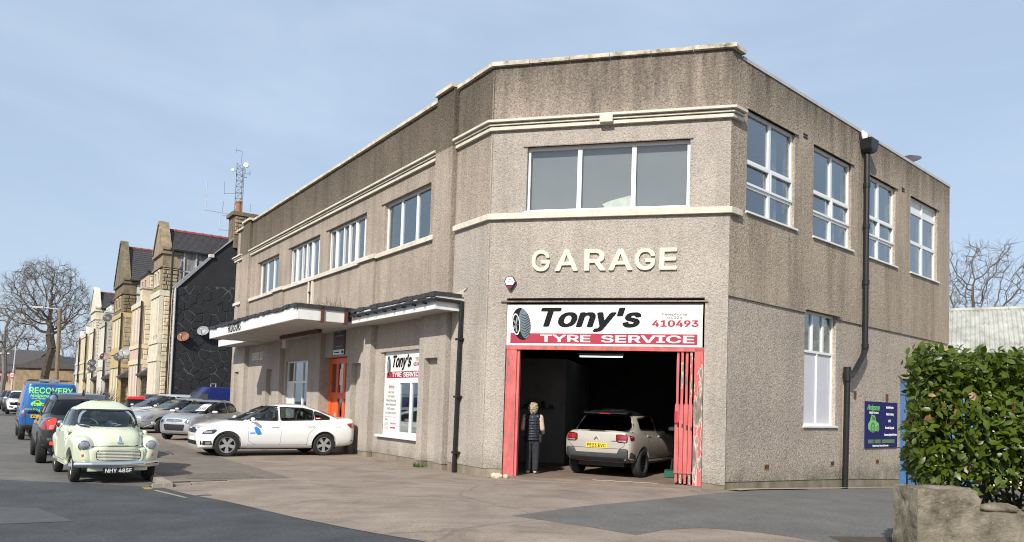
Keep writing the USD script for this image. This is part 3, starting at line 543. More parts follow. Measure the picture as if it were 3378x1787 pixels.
part(can2, 'felt_roof', felt_edge(1.04, 5.98, -.02, .76, 4.12, 22), FELT)
part(can2, 'gutter', [pipe([FL.pt(5.9, 3.99, .79), FL.pt(1.02, 4.01, .79), FL.pt(1.02, 4.0, .05)], .045)], BLACK_P)
for s_ in np.arange(1.5, 5.9, .55): part(can2, 'gutter_bracket', FL.box(s_, s_ + .03, 3.93, 3.99, .72, .84), BLACK_P)
part(can2, 'flashing', FL.ext(Polygon([(.84, 4.34), (1.6, 4.2), (1.7, 4.12), (1.0, 4.12), (1.0, 4.26), (.88, 4.3)]), 0, .03), M('broken_render', (.5, .45, .36), .9, .4, 20, bump=.8, bscale=30))
can3 = gp_('canopy', FL.box(16.1, 20.3, 3.84, 4.1, .0, .86), INNER_D)
part(can3, 'fascia', FL.box(16.1, 20.36, 3.79, 4.06, .86, .93), WHITE_B); part(can3, 'soffit_panel', FL.box(16.1, 20.3, 3.81, 3.84, -.02, .86), SOFF); part(can3, 'felt_roof', felt_edge(16.1, 20.4, 0, .93, 4.1, 14), FELT)
WEED = M('dry_weed', (.10, .085, .03), .9, .4, 30)
wd = []
for k in range(60):
    s_, o_ = RNG.uniform(6.3, 7.4), RNG.uniform(.5, 1.6); p0 = FL.pt(s_, 4.2, o_); q = p0 + np.array([RNG.normal(0, .14), RNG.normal(0, .14), RNG.uniform(.1, .38)]); wd.append(cyl(p0, q, .006, 4, .002))
solid('weed', wd, WEED, 'dry brown weeds sprouting on the flat roof of the white canopy', 'weed')
g_ = []
for k in range(50):
    p0 = SO(RNG.uniform(2.5, 2.75), RNG.uniform(.1, .3)); q = np.array([p0[0] + RNG.normal(0, .06), p0[1] + RNG.normal(0, .06), RNG.uniform(.05, .14)]); g_.append(cyl((p0[0], p0[1], 0), q, .012, 4, .003))
solid('weed', g_, M('green_weed', (.06, .11, .02), .8, .3, 30), 'small green weed at the foot of the wall below the tyre shop window', 'weed')
# pipes
dp = gp_('downpipe', pipe([FL.pt(1.0, 4.02, .06), FL.pt(1.0, 3.7, .07), FL.pt(1.08, .0, .07)], .055), BLACK)
for z_ in (3.1, 1.75, .45): part(dp, 'pipe_clip', FL.box(.93, 1.12, z_, z_ + .05, .0, .14), BLACK)
dp = gp_('downpipe', [pipe([FR.pt(6.42, 8.7, .12), FR.pt(6.42, 3.36, .12), FR.pt(6.3, 3.2, .12), FR.pt(5.8, 2.75, .12), FR.pt(5.44, 2.66, .1), FR.pt(5.40, -.3, .08)], .075, 10), cyl(FR.pt(5.62, 2.68, .11), FR.pt(5.36, 2.66, .1), .1, 10), cyl(FR.pt(5.42, 2.5, .1), FR.pt(5.42, 2.86, .1), .095, 10)], BLACK)
for z_ in (7.7, 6.6, 5.1, 3.4): part(dp, 'pipe_clip', cyl(FR.pt(6.42, z_, .12), FR.pt(6.42, z_ + .12, .12), .092, 12), BLACK)
hp = tm(Manifold.batch_hull([Manifold.cube((.46, .30, .02)).translate((-.23, -.15, .33)), Manifold.cube((.38, .26, .02)).translate((-.19, -.13, .08)), Manifold.cube((.2, .2, .02)).translate((-.1, -.1, 0))]))
hp.vertices = np.array([FR.pt(6.42 + v[0], 8.62 + v[2], .18 + v[1]) for v in hp.vertices]); part(dp, 'hopper', fix(hp), BLACK)
gp_('outlet_hole', FR.ext(Polygon([(6.2, 8.97), (6.55, 8.97), (6.62, 9.1), (6.5, 9.2), (6.15, 9.2)]), .004, .012), DARK)
fo = tm(chain([(FR.pt(6.42, 9.0, .06), .07), (FR.pt(6.40, 9.12, .05), .09), (FR.pt(6.36, 9.2, .02), .05)])); gp_('foam_filler', fo, M('white_foam', (.8, .78, .7), .9, .1, 20), smooth=True)
gp_('vertical_conduit', FL.box(11.35, 11.5, 4.15, 5.76, -.05, .01), CREAM); gp_('vertical_conduit', pipe([FL.pt(11.75, 4.15, 0), FL.pt(11.75, 5.76, 0)], .04), CREAM)
for z_ in (4.6, 5.35): gp_('conduit_bracket', FL.box(11.5, 11.75, z_, z_ + .04, -.04, .03), RUST)
TERR = M('terracotta', (.30, .13, .07), .9, .3, 20)
for s_, z_ in ((1.72, .43), (4.92, .42), (7.62, .40)):
    t_ = gp_('air_brick', FR.box(s_ - .1, s_ + .1, z_ - .06, z_ + .06, -.035, -.022), TERR)
    for q in range(3): part(t_, 'slot', FR.box(s_ - .085 + q * .06, s_ - .045 + q * .06, z_ - .04, z_ + .04, -.022, -.019), DARK)
for s_, z_ in ((6.16, 2.18), (8.21, 2.17)): gp_('rusted_bracket', FR.box(s_ - .05, s_ + .05, z_ - .09, z_ + .09, -.035, .0), RUST)
for s_, z_ in ((3.24, 8.27), (9.2, 8.26)):
    for q in range(2): gp_('vent_slot', FR.box(s_ - .11, s_ + .09, z_ - .05 + q * .07, z_ - .015 + q * .07, .002, .012), DARK)
al = gp_('alarm_box', FG.ext(Polygon([(4.54, 4.36), (4.61, 4.47), (4.75, 4.47), (4.81, 4.36), (4.70, 4.18), (4.66, 4.18)]), .0, .09), M('alarm_box_rim', (.05, .03, .03), .5, 0))
part(al, 'front_panel', FG.ext(Polygon([(4.565, 4.355), (4.62, 4.45), (4.74, 4.45), (4.785, 4.355), (4.745, 4.28), (4.61, 4.28)]), .09, .1), WHITE_S)
part(al, 'beacon', FG.ext(Polygon([(4.613, 4.273), (4.742, 4.273), (4.70, 4.20), (4.655, 4.20)]), .09, .1), M('alarm_beacon_red', (.16, .01, .02), .3, 0))
part(al, 'logo', FG.ext(Polygon([(4.72, 4.38), (4.675, 4.42), (4.63, 4.38), (4.645, 4.38), (4.675, 4.405), (4.705, 4.38)]), .1, .103), REDP)
part(al, 'print_line', FG.box(4.60, 4.75, 4.345, 4.36, .1, .103), GREY_TXT)
gp_('outside_lamp', FL.box(13.8, 14.3, 3.5, 3.86, -.05, .08), M('lamp_cover', (.55, .52, .45), .5, .05, 5))
# rubble and stones against the plinth
for s_, r_, lb in ((.55, .06, 'small pale stone nearest the downpipe foot by the plinth'), (.35, .085, 'largest pale stone lying at the plinth left of the garage door'), (.25, .075, 'pale stone closest to the red door jamb at the plinth'), (.42, .05, 'smallest pale stone between two larger ones at the plinth')):
    st = trimesh.creation.icosphere(1, r_); st.vertices *= 1 + .25 * (meshkit.noise(st.vertices * 25 + s_ * 31)[:, None] - .5); p_ = FG.pt(LG - .1 - s_ * .9, .05, .12); st.apply_translation(p_)
    solid('loose_stone', st, M('pale_stone', (.5, .42, .3), .9, .3, 20) if not stage.GetPrimAtPath('/World/Looks/pale_stone') else '/World/Looks/pale_stone', lb, 'stone', 'pale stones at the foot of the wall')
# roof cowl seen over the side parapet
cw = wthing('roof_cowl', 'dark metal ventilator cowl on the flat roof above the side wall', 'roof vent', FR.pt(11.4, 8.75, -.65))
part(cw, 'stack', cyl(FR.pt(11.4, 8.75, -.65), FR.pt(11.4, 9.8, -.65), .1), LEAD); part(cw, 'cap', cyl(FR.pt(11.4, 9.87, -.65), FR.pt(11.4, 9.98, -.65), .36, 16, .06), M('dark_metal', (.05, .05, .055), .5, .2, 9, metal=.6)); part(cw, 'rim', cyl(FR.pt(11.4, 9.76, -.65), FR.pt(11.4, 9.87, -.65), .09, 16, .36), LEAD)

# folding doors and frame
gp_('door_head', FG.box(.47, 4.74, 2.86, 2.95, -.14, -.03), DOOR_RED)
jl = gp_('door_jamb', FG.box(4.5, 4.735, .06, 2.93, -.16, -.04), DOOR_RED); part(jl, 'stop_bead', FG.box(4.44, 4.5, .06, 2.86, -.22, -.08), DOOR_RED)
gp_('door_jamb', FG.box(.475, .655, .0, 2.93, -.16, -.03), DOOR_OLD)
for k in range(4):
    s_ = .69 + k * .092
    lf = gp_('folding_leaf', FG.box(s_, s_ + .052, .075 + .01 * k, 2.85, -.78 + .03 * k, -.06 - .02 * (k % 2)), DOOR_RED if k % 2 else DOOR_OLD)
    part(lf, 'edge_batten', FG.box(s_ - .012, s_ + .07, .3, 1.75, -.062 - .02 * (k % 2), -.03 - .02 * (k % 2)), DOOR_RED)
    part(lf, 'hinge', FG.box(s_ - .01, s_ + .02, 1.2 + .03 * k, 1.28 + .03 * k, -.045, -.02), RUST)
gp_('door_bolt', FG.box(.985, 1.04, 1.35, 1.6, -.06, -.01), REDP)
# lit tube inside
tube = wthing('tube_light', 'lit fluorescent tube hanging in the dark workshop', 'lamp', FG.pt(3.4, 3.1, -6.0))
part(tube, 'batten', FG.box(2.72, 4.05, 3.165, 3.23, -6.03, -5.95), WHITE_P); part(tube, 'tube', cyl(FG.pt(2.75, 3.135, -6.0), FG.pt(4.02, 3.135, -6.0), .022, 8), usdkit.material(stage, '/World/Looks/tube_glow', {'e': ('emission', {'color': (.80, 1.0, .95), 'strength': 1.1})}, [], surface='e.emission'))

# ---------------------------------------------------------------- signs on the building
def sign(name, label, loc): return wthing(name, label, 'sign', loc)
gl_ = wthing('garage_lettering', 'raised cream capital letters GARAGE across the front wall', 'lettering', FG.pt(2.6, 4.59, 0))
for ch, (a, b) in zip('GARAGE', ((4.20, 3.80), (3.675, 3.17), (3.03, 2.57), (2.50, 1.995), (1.94, 1.515), (1.42, 1.06))):
    m = meshkit.text_mesh(ch, .46, .05, True); v = m.vertices; v[:, 0] -= v[:, 0].min(); v[:, 1] -= v[:, 1].min(); v[:, 0] *= (a - b) / v[:, 0].max(); v[:, 1] *= .465 / v[:, 1].max()
    v[:, 0] *= -1; m.invert(); v[:, 0] += a; v[:, 1] += 4.59; m.vertices = v; part(gl_, 'letter', FG.map(m), LETTER)
TY_D, TY_G = M('tyre_print_dark', (.010, .011, .013), .8, 0, spec=.15), M('tyre_print_grey', (.10, .135, .15), .4, .15, 30)
def ell(cx, cy, rx, ry, rot=0): return affinity.rotate(affinity.scale(Point(cx, cy).buffer(1, 24), rx, ry), rot)
def tyre_sign(t, fr, sL, sR, zB, zT, o, small=False):
    """printed face: x from 0 (left) to 1 (right), y 0 to 1; s runs leftwards"""
    W, H = sL - sR, zT - zB
    X = lambda x: sL - x * W; Z = lambda y: zB + y * H
    R_ = lambda x0, x1, y0, y1, oo, th: fr.box(X(x0), X(x1), Z(y0), Z(y1), o + oo, o + oo + th)
    mp = lambda poly: affinity.affine_transform(poly, [-W, 0, 0, H, sL, zB])
    part(t, 'band', R_(.02, .98, .04, .29, .0, .003), SIGN_RED)
    def tx(name, x, y, txt, h, wd, mt, oo, shear=0., fat=.02): part(t, name, fr.text(X(x), Z(y), o + oo, txt, h * H, rev=True, shear=shear, depth=.003, width=wd * W, fat=fat), mt)
    tx('band_lettering', .18, .085, 'TYRE', .165, .265, WHITE_S, .003, 0., .012); tx('band_lettering', .50, .085, 'SERVICE', .165, .465, WHITE_S, .003, 0., .012)
    tx('name_shadow', .146, .435, "Tony's", .41, .53, M('print_grey', (.55, .55, .53), .5, 0) if not stage.GetPrimAtPath('/World/Looks/print_grey') else '/World/Looks/print_grey', .0, .3, .035)
    tx('name', .158, .475, "Tony's", .43, .53, TY_D, .006, .3, .035)
    tx('telephone', .80, .74, 'Telephone:', .06, .135, GREY_TXT, 0); tx('telephone', .83, .66, '01524', .055, .075, GREY_TXT, 0); tx('telephone', .755, .475, '410493', .145, .23, SIGN_RED, .0, 0., .03)
    e1 = ell(.078, .52, .050, .40, 1.5); part(t, 'tyre_emblem', fr.ext(mp(e1), o + .006, o + .009), TY_D)
    part(t, 'tyre_emblem_tread', fr.ext(mp(ell(.096, .53, .031, .375, 1.5).intersection(e1)), o + .009, o + .012), TY_G)
    part(t, 'tyre_emblem_rim', fr.ext(mp(ell(.050, .51, .0205, .27, 1).difference(ell(.050, .51, .017, .235, 1))), o + .012, o + .015), WHITE_S)
    for k in range(5):
        q = 2 * math.pi * k / 5; part(t, 'tyre_emblem_spoke', fr.ext(mp(LineString([(.049, .5), (.049 + .016 * math.cos(q), .5 + .19 * math.sin(q))]).buffer(.004, 2)), o + .0125, o + .0145), GREY_TXT)
    for k in range(9):
        y_ = .24 + k * .065; part(t, 'tyre_emblem_groove', fr.ext(mp(LineString([(.078, y_), (.098, y_ - .045), (.124, y_ + .05)]).buffer(.0026, 2).intersection(ell(.098, .53, .028, .36, 1.5))), o + .012, o + .014), TY_D)
ts = sign('tyre_service_sign', "white and red sign Tony's Tyre Service over the open garage door", FG.pt(2.6, 2.96, 0))
part(ts, 'board', FG.box(.505, 4.75, 2.955, 3.865, -.075, -.035), WHITE_S)
part(ts, 'frame', FG.ext(rect_ring(.50, 4.755, 2.95, 3.87, .018), -.035, -.025), M('sign_frame', (.5, .46, .4), .5, .1, 9))
part(ts, 'joint', FG.box(2.66, 2.666, 2.97, 3.85, -.035, -.0335), GREY_TXT)
tyre_sign(ts, FG, 4.74, .52, 2.965, 3.855, -.035)
ts = sign('window_sign', "smaller sign Tony's Tyre Service in the top of the shop window", FL.pt(4.2, 2.2, 0))
part(ts, 'board', FL.box(3.13, 5.35, 2.23, 2.96, -.144, -.105), WHITE_S); tyre_sign(ts, FL, 5.33, 3.15, 2.24, 2.95, -.105)
ls = sign('price_list', 'white printed list of services and opening hours in shop window', FL.pt(4.95, .8, 0))
part(ls, 'board', FL.box(4.55, 5.36, .8, 2.13, -.144, -.105), WHITE_S)
def ltx(s, z, txt, h, w, mt, nm='line'): part(ls, nm, FL.text(s, z, -.105, txt, h, rev=True, depth=.003, width=w), mt)
ltx(5.12, 2.0, 'Services', .075, .34, REDP, 'heading'); part(ls, 'rule', FL.box(4.78, 5.12, 1.965, 1.975, -.105, -.102), REDP)
for k, (tx_, w_) in enumerate((('New Tyres', .36), ('Tyre Repairs', .46), ('Wheel Balancing', .62), ('Wheel Alignment', .64), ('TPMS Sensors', .5), ('Tyre Safety Checks', .72))): ltx(4.955 + w_ / 2, 1.85 - k * .115, tx_, .062, w_, GREY_TXT)
part(ls, 'rule', FL.box(4.6, 5.32, 1.185, 1.195, -.105, -.102), REDP)
ltx(5.3, 1.1, 'Hours', .045, .16, REDP, 'heading')
for k in range(6):
    for a_, w_ in ((5.32, .1), (5.19, .12)): part(ls, 'print_line', FL.box(a_ - w_, a_, 1.03 - k * .036, 1.045 - k * .036, -.105, -.102), GREY_TXT)
ltx(4.95, .99, 'Entrance', .055, .34, REDP, 'heading')
part(ls, 'arrow', FL.ext(Polygon([(4.95, .915), (4.72, .915), (4.72, .94), (4.62, .895), (4.72, .85), (4.72, .875), (4.95, .875)]), -.105, -.102), REDP)
hs = sign('hodgsons_lettering', 'black lettering HODGSONS on the white canopy fascia', FL.pt(13, 3.9, 2.3)); 
tx_ = 'HODGSONS'; x_ = 13.28
for k, ch in enumerate(tx_): part(hs, 'letter', FL.text(x_ - k * .205, 3.855, 2.29, ch, .27, rev=True, depth=.006, width=.165, fat=.008), TY_D)
sv = sign('service_lettering', 'raised grey letters SERVICE on the wall under the canopy', FL.pt(17.3, 3.2, 0))
for k, ch in enumerate('SERVICE'): part(sv, 'letter', FL.text(18.36 - k * .222, 3.18, -.05, ch, .30, rev=True, depth=.05, width=.07 if ch == 'I' else .17, fat=.03), M('letter_pale', (.68, .64, .56), .7, .1, 9) if not stage.GetPrimAtPath('/World/Looks/letter_pale') else '/World/Looks/letter_pale')
nb = sign('notice_board', 'dark notice board with white strip above the orange door', FL.pt(8.7, 3.04, 0))
SLATE = M('notice_dark', (.04, .042, .05), .5, .1, 9)
part(nb, 'board', FL.box(8.28, 9.22, 3.05, 3.88, -.05, -.02), SLATE); part(nb, 'white_strip', FL.box(8.3, 9.2, 3.06, 3.22, -.02, -.015), WHITE_S); part(nb, 'red_strip', FL.box(8.3, 9.2, 3.42, 3.58, -.02, -.015), M('notice_red', (.10, .03, .035), .5, 0))
for z_, w_, h_ in ((3.76, .14, .07), (3.65, .7, .03), (3.31, .55, .03)): part(nb, 'print_line', FL.box(8.75 - w_ / 2, 8.75 + w_ / 2, z_, z_ + h_, -.02, -.017), GREY_TXT)
part(nb, 'print_line', FL.box(8.7, 9.12, 3.12, 3.15, -.015, -.012), TY_D); part(nb, 'badge', FL.box(8.34, 8.5, 3.1, 3.18, -.015, -.012), TY_D)
NAVY = M('sign_navy', (.013, .018, .10), .75, .08, 3, spec=.15); GREEN = M('sign_green', (.10, .46, .10), .4, .05, 9); DGREEN = M('sign_dark_green', (.03, .13, .05), .4, .1, 9)
bs = sign('bodyshop_board', 'navy board with green lettering and car drawing on the side wall', FR.pt(7.85, .77, 0))
part(bs, 'board', FR.box(6.79, 8.92, .77, 2.03, -.035, -.005), NAVY)
o = -.005
part(bs, 'name', FR.text(6.9, 1.80, o, 'Hodgsons', .14, shear=.35, depth=.003, width=.78), GREEN); part(bs, 'tagline', FR.text(7.0, 1.70, o, 'Vehicle Services', .06, shear=.3, depth=.003, width=.62), WHITE_S)
for k, (t_, w_) in enumerate((('Accident Repairs', .52), ('Vehicle Servicing', .52), ('MOT', .18), ('Electronic Diagnostic', .62), ('Insurance Approved Services', .86))): part(bs, 'line', FR.text(8.38 - w_ / 2 + (.07 if k == 4 else 0), 1.86 - k * .19, o, t_, .065, depth=.003, width=w_), WHITE_S)
for a, b in ((6.95, 7.3), (7.38, 7.78), (7.86, 8.72)): part(bs, 'phone_strip', FR.box(a, b, .90, 1.0, o, o + .003), DGREEN)
part(bs, 'line', FR.text(7.25, .81, o, 'Hodgsons Garage, Thornton Rd, Morecambe', .045, depth=.003, width=1.05), WHITE_S)
def cardraw(t, fr, s, z, w, oo, rev, g1, g2):
    """small drawn hot-rod: body, wing, cab, wheels"""
    k = -1 if rev else 1; pl = lambda pts: Polygon([(s + k * x * w, z + y * w) for x, y in pts])
    part(t, 'car_drawing', fr.ext(pl([(0, .3), (.02, .12), (.25, .02), (.9, .05), (1, .2), (.93, .34), (.7, .42), (.6, .62), (.3, .66), (.2, .45)]), oo, oo + .003), g1)
    part(t, 'car_drawing_window', fr.ext(pl([(.3, .46), (.33, .6), (.57, .58), (.63, .44)]), oo + .003, oo + .005), g2)
    for x, y, r_ in ((.42, .17, .2), (.87, .13, .12)):
        part(t, 'car_drawing_wheel', fr.ext(Point(s + k * x * w, z + y * w).buffer(r_ * w, 12), oo + .003, oo + .005), g2); part(t, 'car_drawing_hub', fr.ext(Point(s + k * x * w, z + y * w).buffer(r_ * w * .55, 10).difference(Point(s + k * x * w, z + y * w).buffer(r_ * w * .3, 10)), oo + .005, oo + .007), g1)
cardraw(bs, FR, 6.95, 1.2, .72, o, False, GREEN, DGREEN)
# blue gate filling the opening at the back of the side wall
gt = wthing('blue_gate', 'tall blue boarded gate at the end of the side wall behind the hedge', 'gate', FR.pt(10.8, -.5, 0))
for k in range(16): part(gt, 'board', FR.box(9.22 + k * .197, 9.22 + k * .197 + .19, -.6, 2.72, -.16, -.12 + .004 * (k % 2)), BLUE_GATE)
for z_ in (.1, 2.3): part(gt, 'rail', FR.box(9.22, 12.36, z_, z_ + .12, -.12, -.09), BLUE_GATE)
sg = sign('gate_sign', 'bright blue sign with a white panel on the gate behind the hedge', FR.pt(10.9, .6, 0)); BRIGHT = M('sign_blue', (.01, .04, .42), .35, .05, 4)
part(sg, 'board', FR.box(11.05, 12.0, .15, 2.0, -.09, -.07), BRIGHT); part(sg, 'white_panel', FR.box(11.2, 11.8, .3, .55, -.07, -.065), WHITE_S); part(sg, 'print_mark', FR.box(11.3, 11.42, .34, .5, -.065, -.062), BRIGHT); part(sg, 'print_mark', FR.box(11.5, 11.7, .38, .46, -.065, -.062), BRIGHT)
yb = gp_('bell_box', FR.box(12.75, 12.98, 3.55, 3.85, -.035, .08), M('bell_yellow', (.7, .42, .03), .4, .05, 5))
# ---------------------------------------------------------------- terrace of bay-fronted houses up the street
def getm(n): return UsdShade.Material.Get(stage, '/World/Looks/' + n)
SLATE_R = M('roof_slate', (.062, .056, .06), .7, .35, 5, bump=.4, bscale=18, big=.2)
RIDGE = M('red_ridge_tile', (.20, .06, .045), .8, .25, 8)
SAND = M('sandstone', (.27, .21, .135), .92, .4, 3.5, bump=.6, bscale=14, streak=.35)
SAND_D = M('sandstone_dark', (.17, .135, .085), .92, .45, 3.5, bump=.6, bscale=14, streak=.35)
BLOCK_C = M('cream_block', (.62, .53, .37), .9, .16, 3, bump=.5, bscale=16, streak=.15); BLOCK_W = M('whitewashed_block', (.60, .545, .43), .9, .2, 3, bump=.5, bscale=16, streak=.2)
BLOCK_S = M('stone_block', (.31, .25, .165), .92, .4, 3, bump=.6, bscale=16); BLOCK_G = M('grey_block', (.40, .38, .33), .92, .3, 3, bump=.6, bscale=16)
OCHRE = M('ochre_paint', (.46, .355, .17), .8, .14, 2.5, streak=.15); PINK = M('pink_beige_paint', (.50, .385, .31), .8, .1, 2.5, streak=.12); PALEW = M('pale_white_paint', (.56, .555, .53), .8, .08, 2.5, streak=.1); YELW = M('pale_yellow_paint', (.54, .46, .26), .8, .1, 2.5, streak=.12); OFFW = M('off_white_paint', (.60, .53, .42), .8, .12, 2.5, streak=.2)
HPANE = M('house_glass', (.05, .06, .07), .06, 0, spec=.9); REVEAL = M('window_surround', (.30, .24, .18), .8, .2, 5)
STONE_B = M('black_painted_stone', (.013, .013, .014), .62, .35, 6, bump=.7, bscale=14); JOINT = M('faded_pointing', (.06, .06, .062), .95, .75, 1.1, c2=(.10, .10, .104), rr=[(.34, (.02, .02, .02)), (.5, (.055, .055, .057)), (.68, (.13, .13, .134))]); BLACKWALL = M('black_painted_render', (.014, .0135, .014), .75, .4, 1.2, bump=.3, bscale=20)
FRM = lambda o, t, n: Frame(o, t, n)
def ret(s): return Frame(SO(s, 0), N, -T)          # a plane across the street's line, facing the camera's end
W0 = 1.0                                            # the terrace's main wall line
def mesh_of(pts, faces): return fix(trimesh.Trimesh(np.array(pts, float), faces, process=False))
def prism(poly, fr, a, b): return fr.ext(poly, a, b)
def slope(p00, p01, p10, p11, th, rows, jit=.012):
    """a slated plane in overlapping courses: p00-p01 is the eave, p10-p11 the ridge"""
    p00, p01, p10, p11 = map(lambda q: np.asarray(q, float), (p00, p01, p10, p11)); nrm = np.cross(p01 - p00, p10 - p00); nrm /= np.linalg.norm(nrm)
    if nrm[2] < 0: nrm = -nrm
    out = []
    for k in range(rows):
        u0, u1 = k / rows, min(1.0, (k + 1.25) / rows)
        a, b, c, d = p00 + (p10 - p00) * u0, p01 + (p11 - p01) * u0, p01 + (p11 - p01) * u1, p00 + (p10 - p00) * u1
        lo, hi = nrm * (th + .02), nrm * (th - .012)
        v = [a, b, c, d, a + lo, b + lo, c + hi, d + hi]; f = [[0, 1, 5], [0, 5, 4], [1, 2, 6], [1, 6, 5], [2, 3, 7], [2, 7, 6], [3, 0, 4], [3, 4, 7], [4, 5, 6], [4, 6, 7], [0, 2, 1], [0, 3, 2]]
        out.append(mesh_of(v, f))
    return trimesh.util.concatenate(out)
def P3(s, o, z): p = SO(s, o); return np.array([p[0], p[1], z])
def blocks(parent, fr, a0, a1, z0, z1, mt, h=.24, o=.0, name='stone_block'):
    z = z0
    while z < z1 - .08:
        hh = min(h * RNG.uniform(.85, 1.1), z1 - z); a = a0
        while a < a1 - .05:
            w = min(RNG.uniform(.32, .62), a1 - a)
            if a1 - a - w < .12: w = a1 - a
            d = RNG.uniform(.025, .06); bb = tm(Manifold.batch_hull([Manifold.cube((w - .02, hh - .02, .01)), Manifold.cube((w - .09, hh - .08, .01)).translate((.035, .03, d))]))
            bb.apply_translation((a + .01, z + .01, o)); part(parent, name, fr.map(bb), mt); a += w
        z += hh
def flue(parent, p, h, r=.14):
    part(parent, 'chimney_pot', [cyl(p, (p[0], p[1], p[2] + h), r, 10, r * .85), cyl((p[0], p[1], p[2] + h), (p[0], p[1], p[2] + h + .07), r, 10)], getm('terracotta'))
def house(s0, s1, e, label, front, side, blk, top, gmat, zt, zp, sN, near=False, white=None):
    """bay from s0 to s1 (front at off e); sN: where the house ends"""
    h = wthing('terraced_house', label, 'house', (*SO(s0, W0), 0))
    part(h, 'wall', FL.box(s0 - .6, sN, -.4, 7.3, -9, W0), OFFW)
    if not near:
        part(h, 'bay', FL.box(s0 + .03, s1, -.2, 7.0, W0, e - .03), OFFW)
    bw = s1 - s0; R0 = ret(s0)
    # masonry bands and window bays, floor by floor
    for z0, z1 in ((.0, .55), (3.35, 3.62), (4.28, 4.5), (6.75, 7.05)):
        part(h, 'band_course', FL.box(s0 - .04, s1 + .03, z0, z1, W0, e + (.05 if z0 else .02)), blk if z0 < 1 else side)
    for (z0, z1) in ((.55, 3.35), (4.5, 6.75)):
        n = 3
        for k in range(n + 1):
            a = s0 + (bw - .3) * k / n; part(h, 'mullion', FL.box(a, a + .3, z0, z1, W0, e), front)
        for k in range(n):
            a = s0 + (bw - .3) * k / n + .3; b = s0 + (bw - .3) * (k + 1) / n
            part(h, 'window_head', FL.box(a, b, z1 - .35, z1, W0, e - .14), front); part(h, 'window_apron', FL.box(a, b, z0, z0 + (.5 if z0 < 1 else .25), W0, e - .02), front)
            w_ = part(h, 'window', FL.ext(rect_ring(a, b, z0 + .2, z1 - .35, .07), e - .22, e - .16), WHITE_P); part(w_, 'pane', FL.box(a + .06, b - .06, z0 + .26, z1 - .41, e - .2, e - .18), HPANE)
    part(h, 'band_course', FL.box(s0 + .01, s1, 3.62, 4.28, W0, e - .01), front)
    # the return that faces down the street, rock-faced
    ea = e - .17
    part(h, 'quoin', R0.box(ea, e, 0.0, 6.9, -.1, .02), front)
    if blk:
        for z0, z1 in ((.55, 3.35), (3.62, 4.28), (4.5, 6.75)): blocks(h, R0, W0 + .02, ea - .02, z0, z1, blk, .30 if not near else .23)
    # upper stage
    if top == 'gable':
        part(h, 'gable_stage', FL.box(s0 + .02, s1, 7.05, zt, -3, e - .04), gmat)
        mid = (s0 + s1) / 2
        g = Polygon([(s0 - .02, zt - .1), (s1 + .02, zt - .1), (s1 + .02, zt), (mid + .28, zp - .25), (mid + .2, zp), (mid - .2, zp), (mid - .28, zp - .25), (s0 - .02, zt)])
        part(h, 'gable', FL.ext(g, e - .34, e), gmat)
        cop = Polygon([(s0 - .1, zt - .02), (s0 - .1, zt + .14), (mid - .2, zp + .12), (mid + .2, zp + .12), (s1 + .1, zt + .14), (s1 + .1, zt - .02), (mid + .2, zp - .05), (mid - .2, zp - .05)])
        part(h, 'gable_coping', FL.ext(cop, e - .42, e + .06), gmat); part(h, 'string_course', FL.box(s0 - .06, s1 + .05, zt - .24, zt - .1, W0, e + .07), gmat)
        part(h, 'string_course', FL.box(s0 - .05, s1 + .04, zt - .95, zt - .86, W0, e + .05), gmat)
        for a, b in ((s0 + bw * .22, s0 + bw * .44), (s0 + bw * .56, s0 + bw * .78)):
            w_ = part(h, 'window', FL.ext(rect_ring(a, b, 7.35, zt - 1.0, .12), e - .1, e + .0), front); part(w_, 'pane', FL.box(a + .1, b - .1, 7.45, zt - 1.1, e - .12, e - .03), HPANE)
        if blk: blocks(h, R0, e - .8, e - .05, 7.08, zt - .98, gmat if not near else BLOCK_S, .22)
        zr = zp - .32; d = 8.0
        part(h, 'roof', slope(P3(s0 - .12, e - .36, zt), P3(s0 - .12, -7, zt), P3(mid, e - .36, zr), P3(mid, -7, zr), .05, 16), SLATE_R)
        part(h, 'roof', slope(P3(s1 + .12, e - .36, zt), P3(s1 + .12, -7, zt), P3(mid, e - .36, zr), P3(mid, -7, zr), .05, 16), SLATE_R)
        for k in range(14):
            a, b = e - .4 - k * .46, e - .4 - (k + 1) * .46 + .01
            part(h, 'ridge_tile', [cyl(P3(mid, a, zr + .02), P3(mid, b, zr + .02), .12, 8), cyl(P3(mid, b + .06, zr + .02), P3(mid, b, zr + .02), .145, 8)], RIDGE)
        part(h, 'gutter', FL.box(s0 - .26, s0 - .13, zt - .06, zt + .03, -5, e - .36), BLACK_P)
        part(h, 'cheek', FL.box(s0 - .0, s0 + .02, 7.05, zt, -4, e - .82), white or gmat)
    else:
        part(h, 'attic_stage', FL.box(s0 + .35, s1 - .3, 7.05, zt, -3, e - .35), front)
        for a, b in ((s0 + bw * .2, s0 + bw * .42), (s0 + bw * .48, s0 + bw * .7)):
            w_ = part(h, 'window', FL.ext(rect_ring(a, b, 7.3, zt - .2, .14), e - .4, e - .29), front); part(w_, 'pane', FL.box(a + .12, b - .12, 7.4, zt - .3, e - .42, e - .33), HPANE)
        if white: part(h, 'cheek', FL.box(s0 + .28, s0 + .34, 7.2, zt, -4, e - 1.0), white)
        if blk: blocks(h, ret(s0 + .33), e - 1.0, e - .4, 7.08, zt - .05, blk, .25)
        part(h, 'parapet', FL.box(s0 - .0, s0 + .8, 7.05, 7.75, e - .9, e), blk); part(h, 'parapet_coping', FL.box(s0 - .06, s0 + .86, 7.75, 7.87, e - .96, e + .06), front)
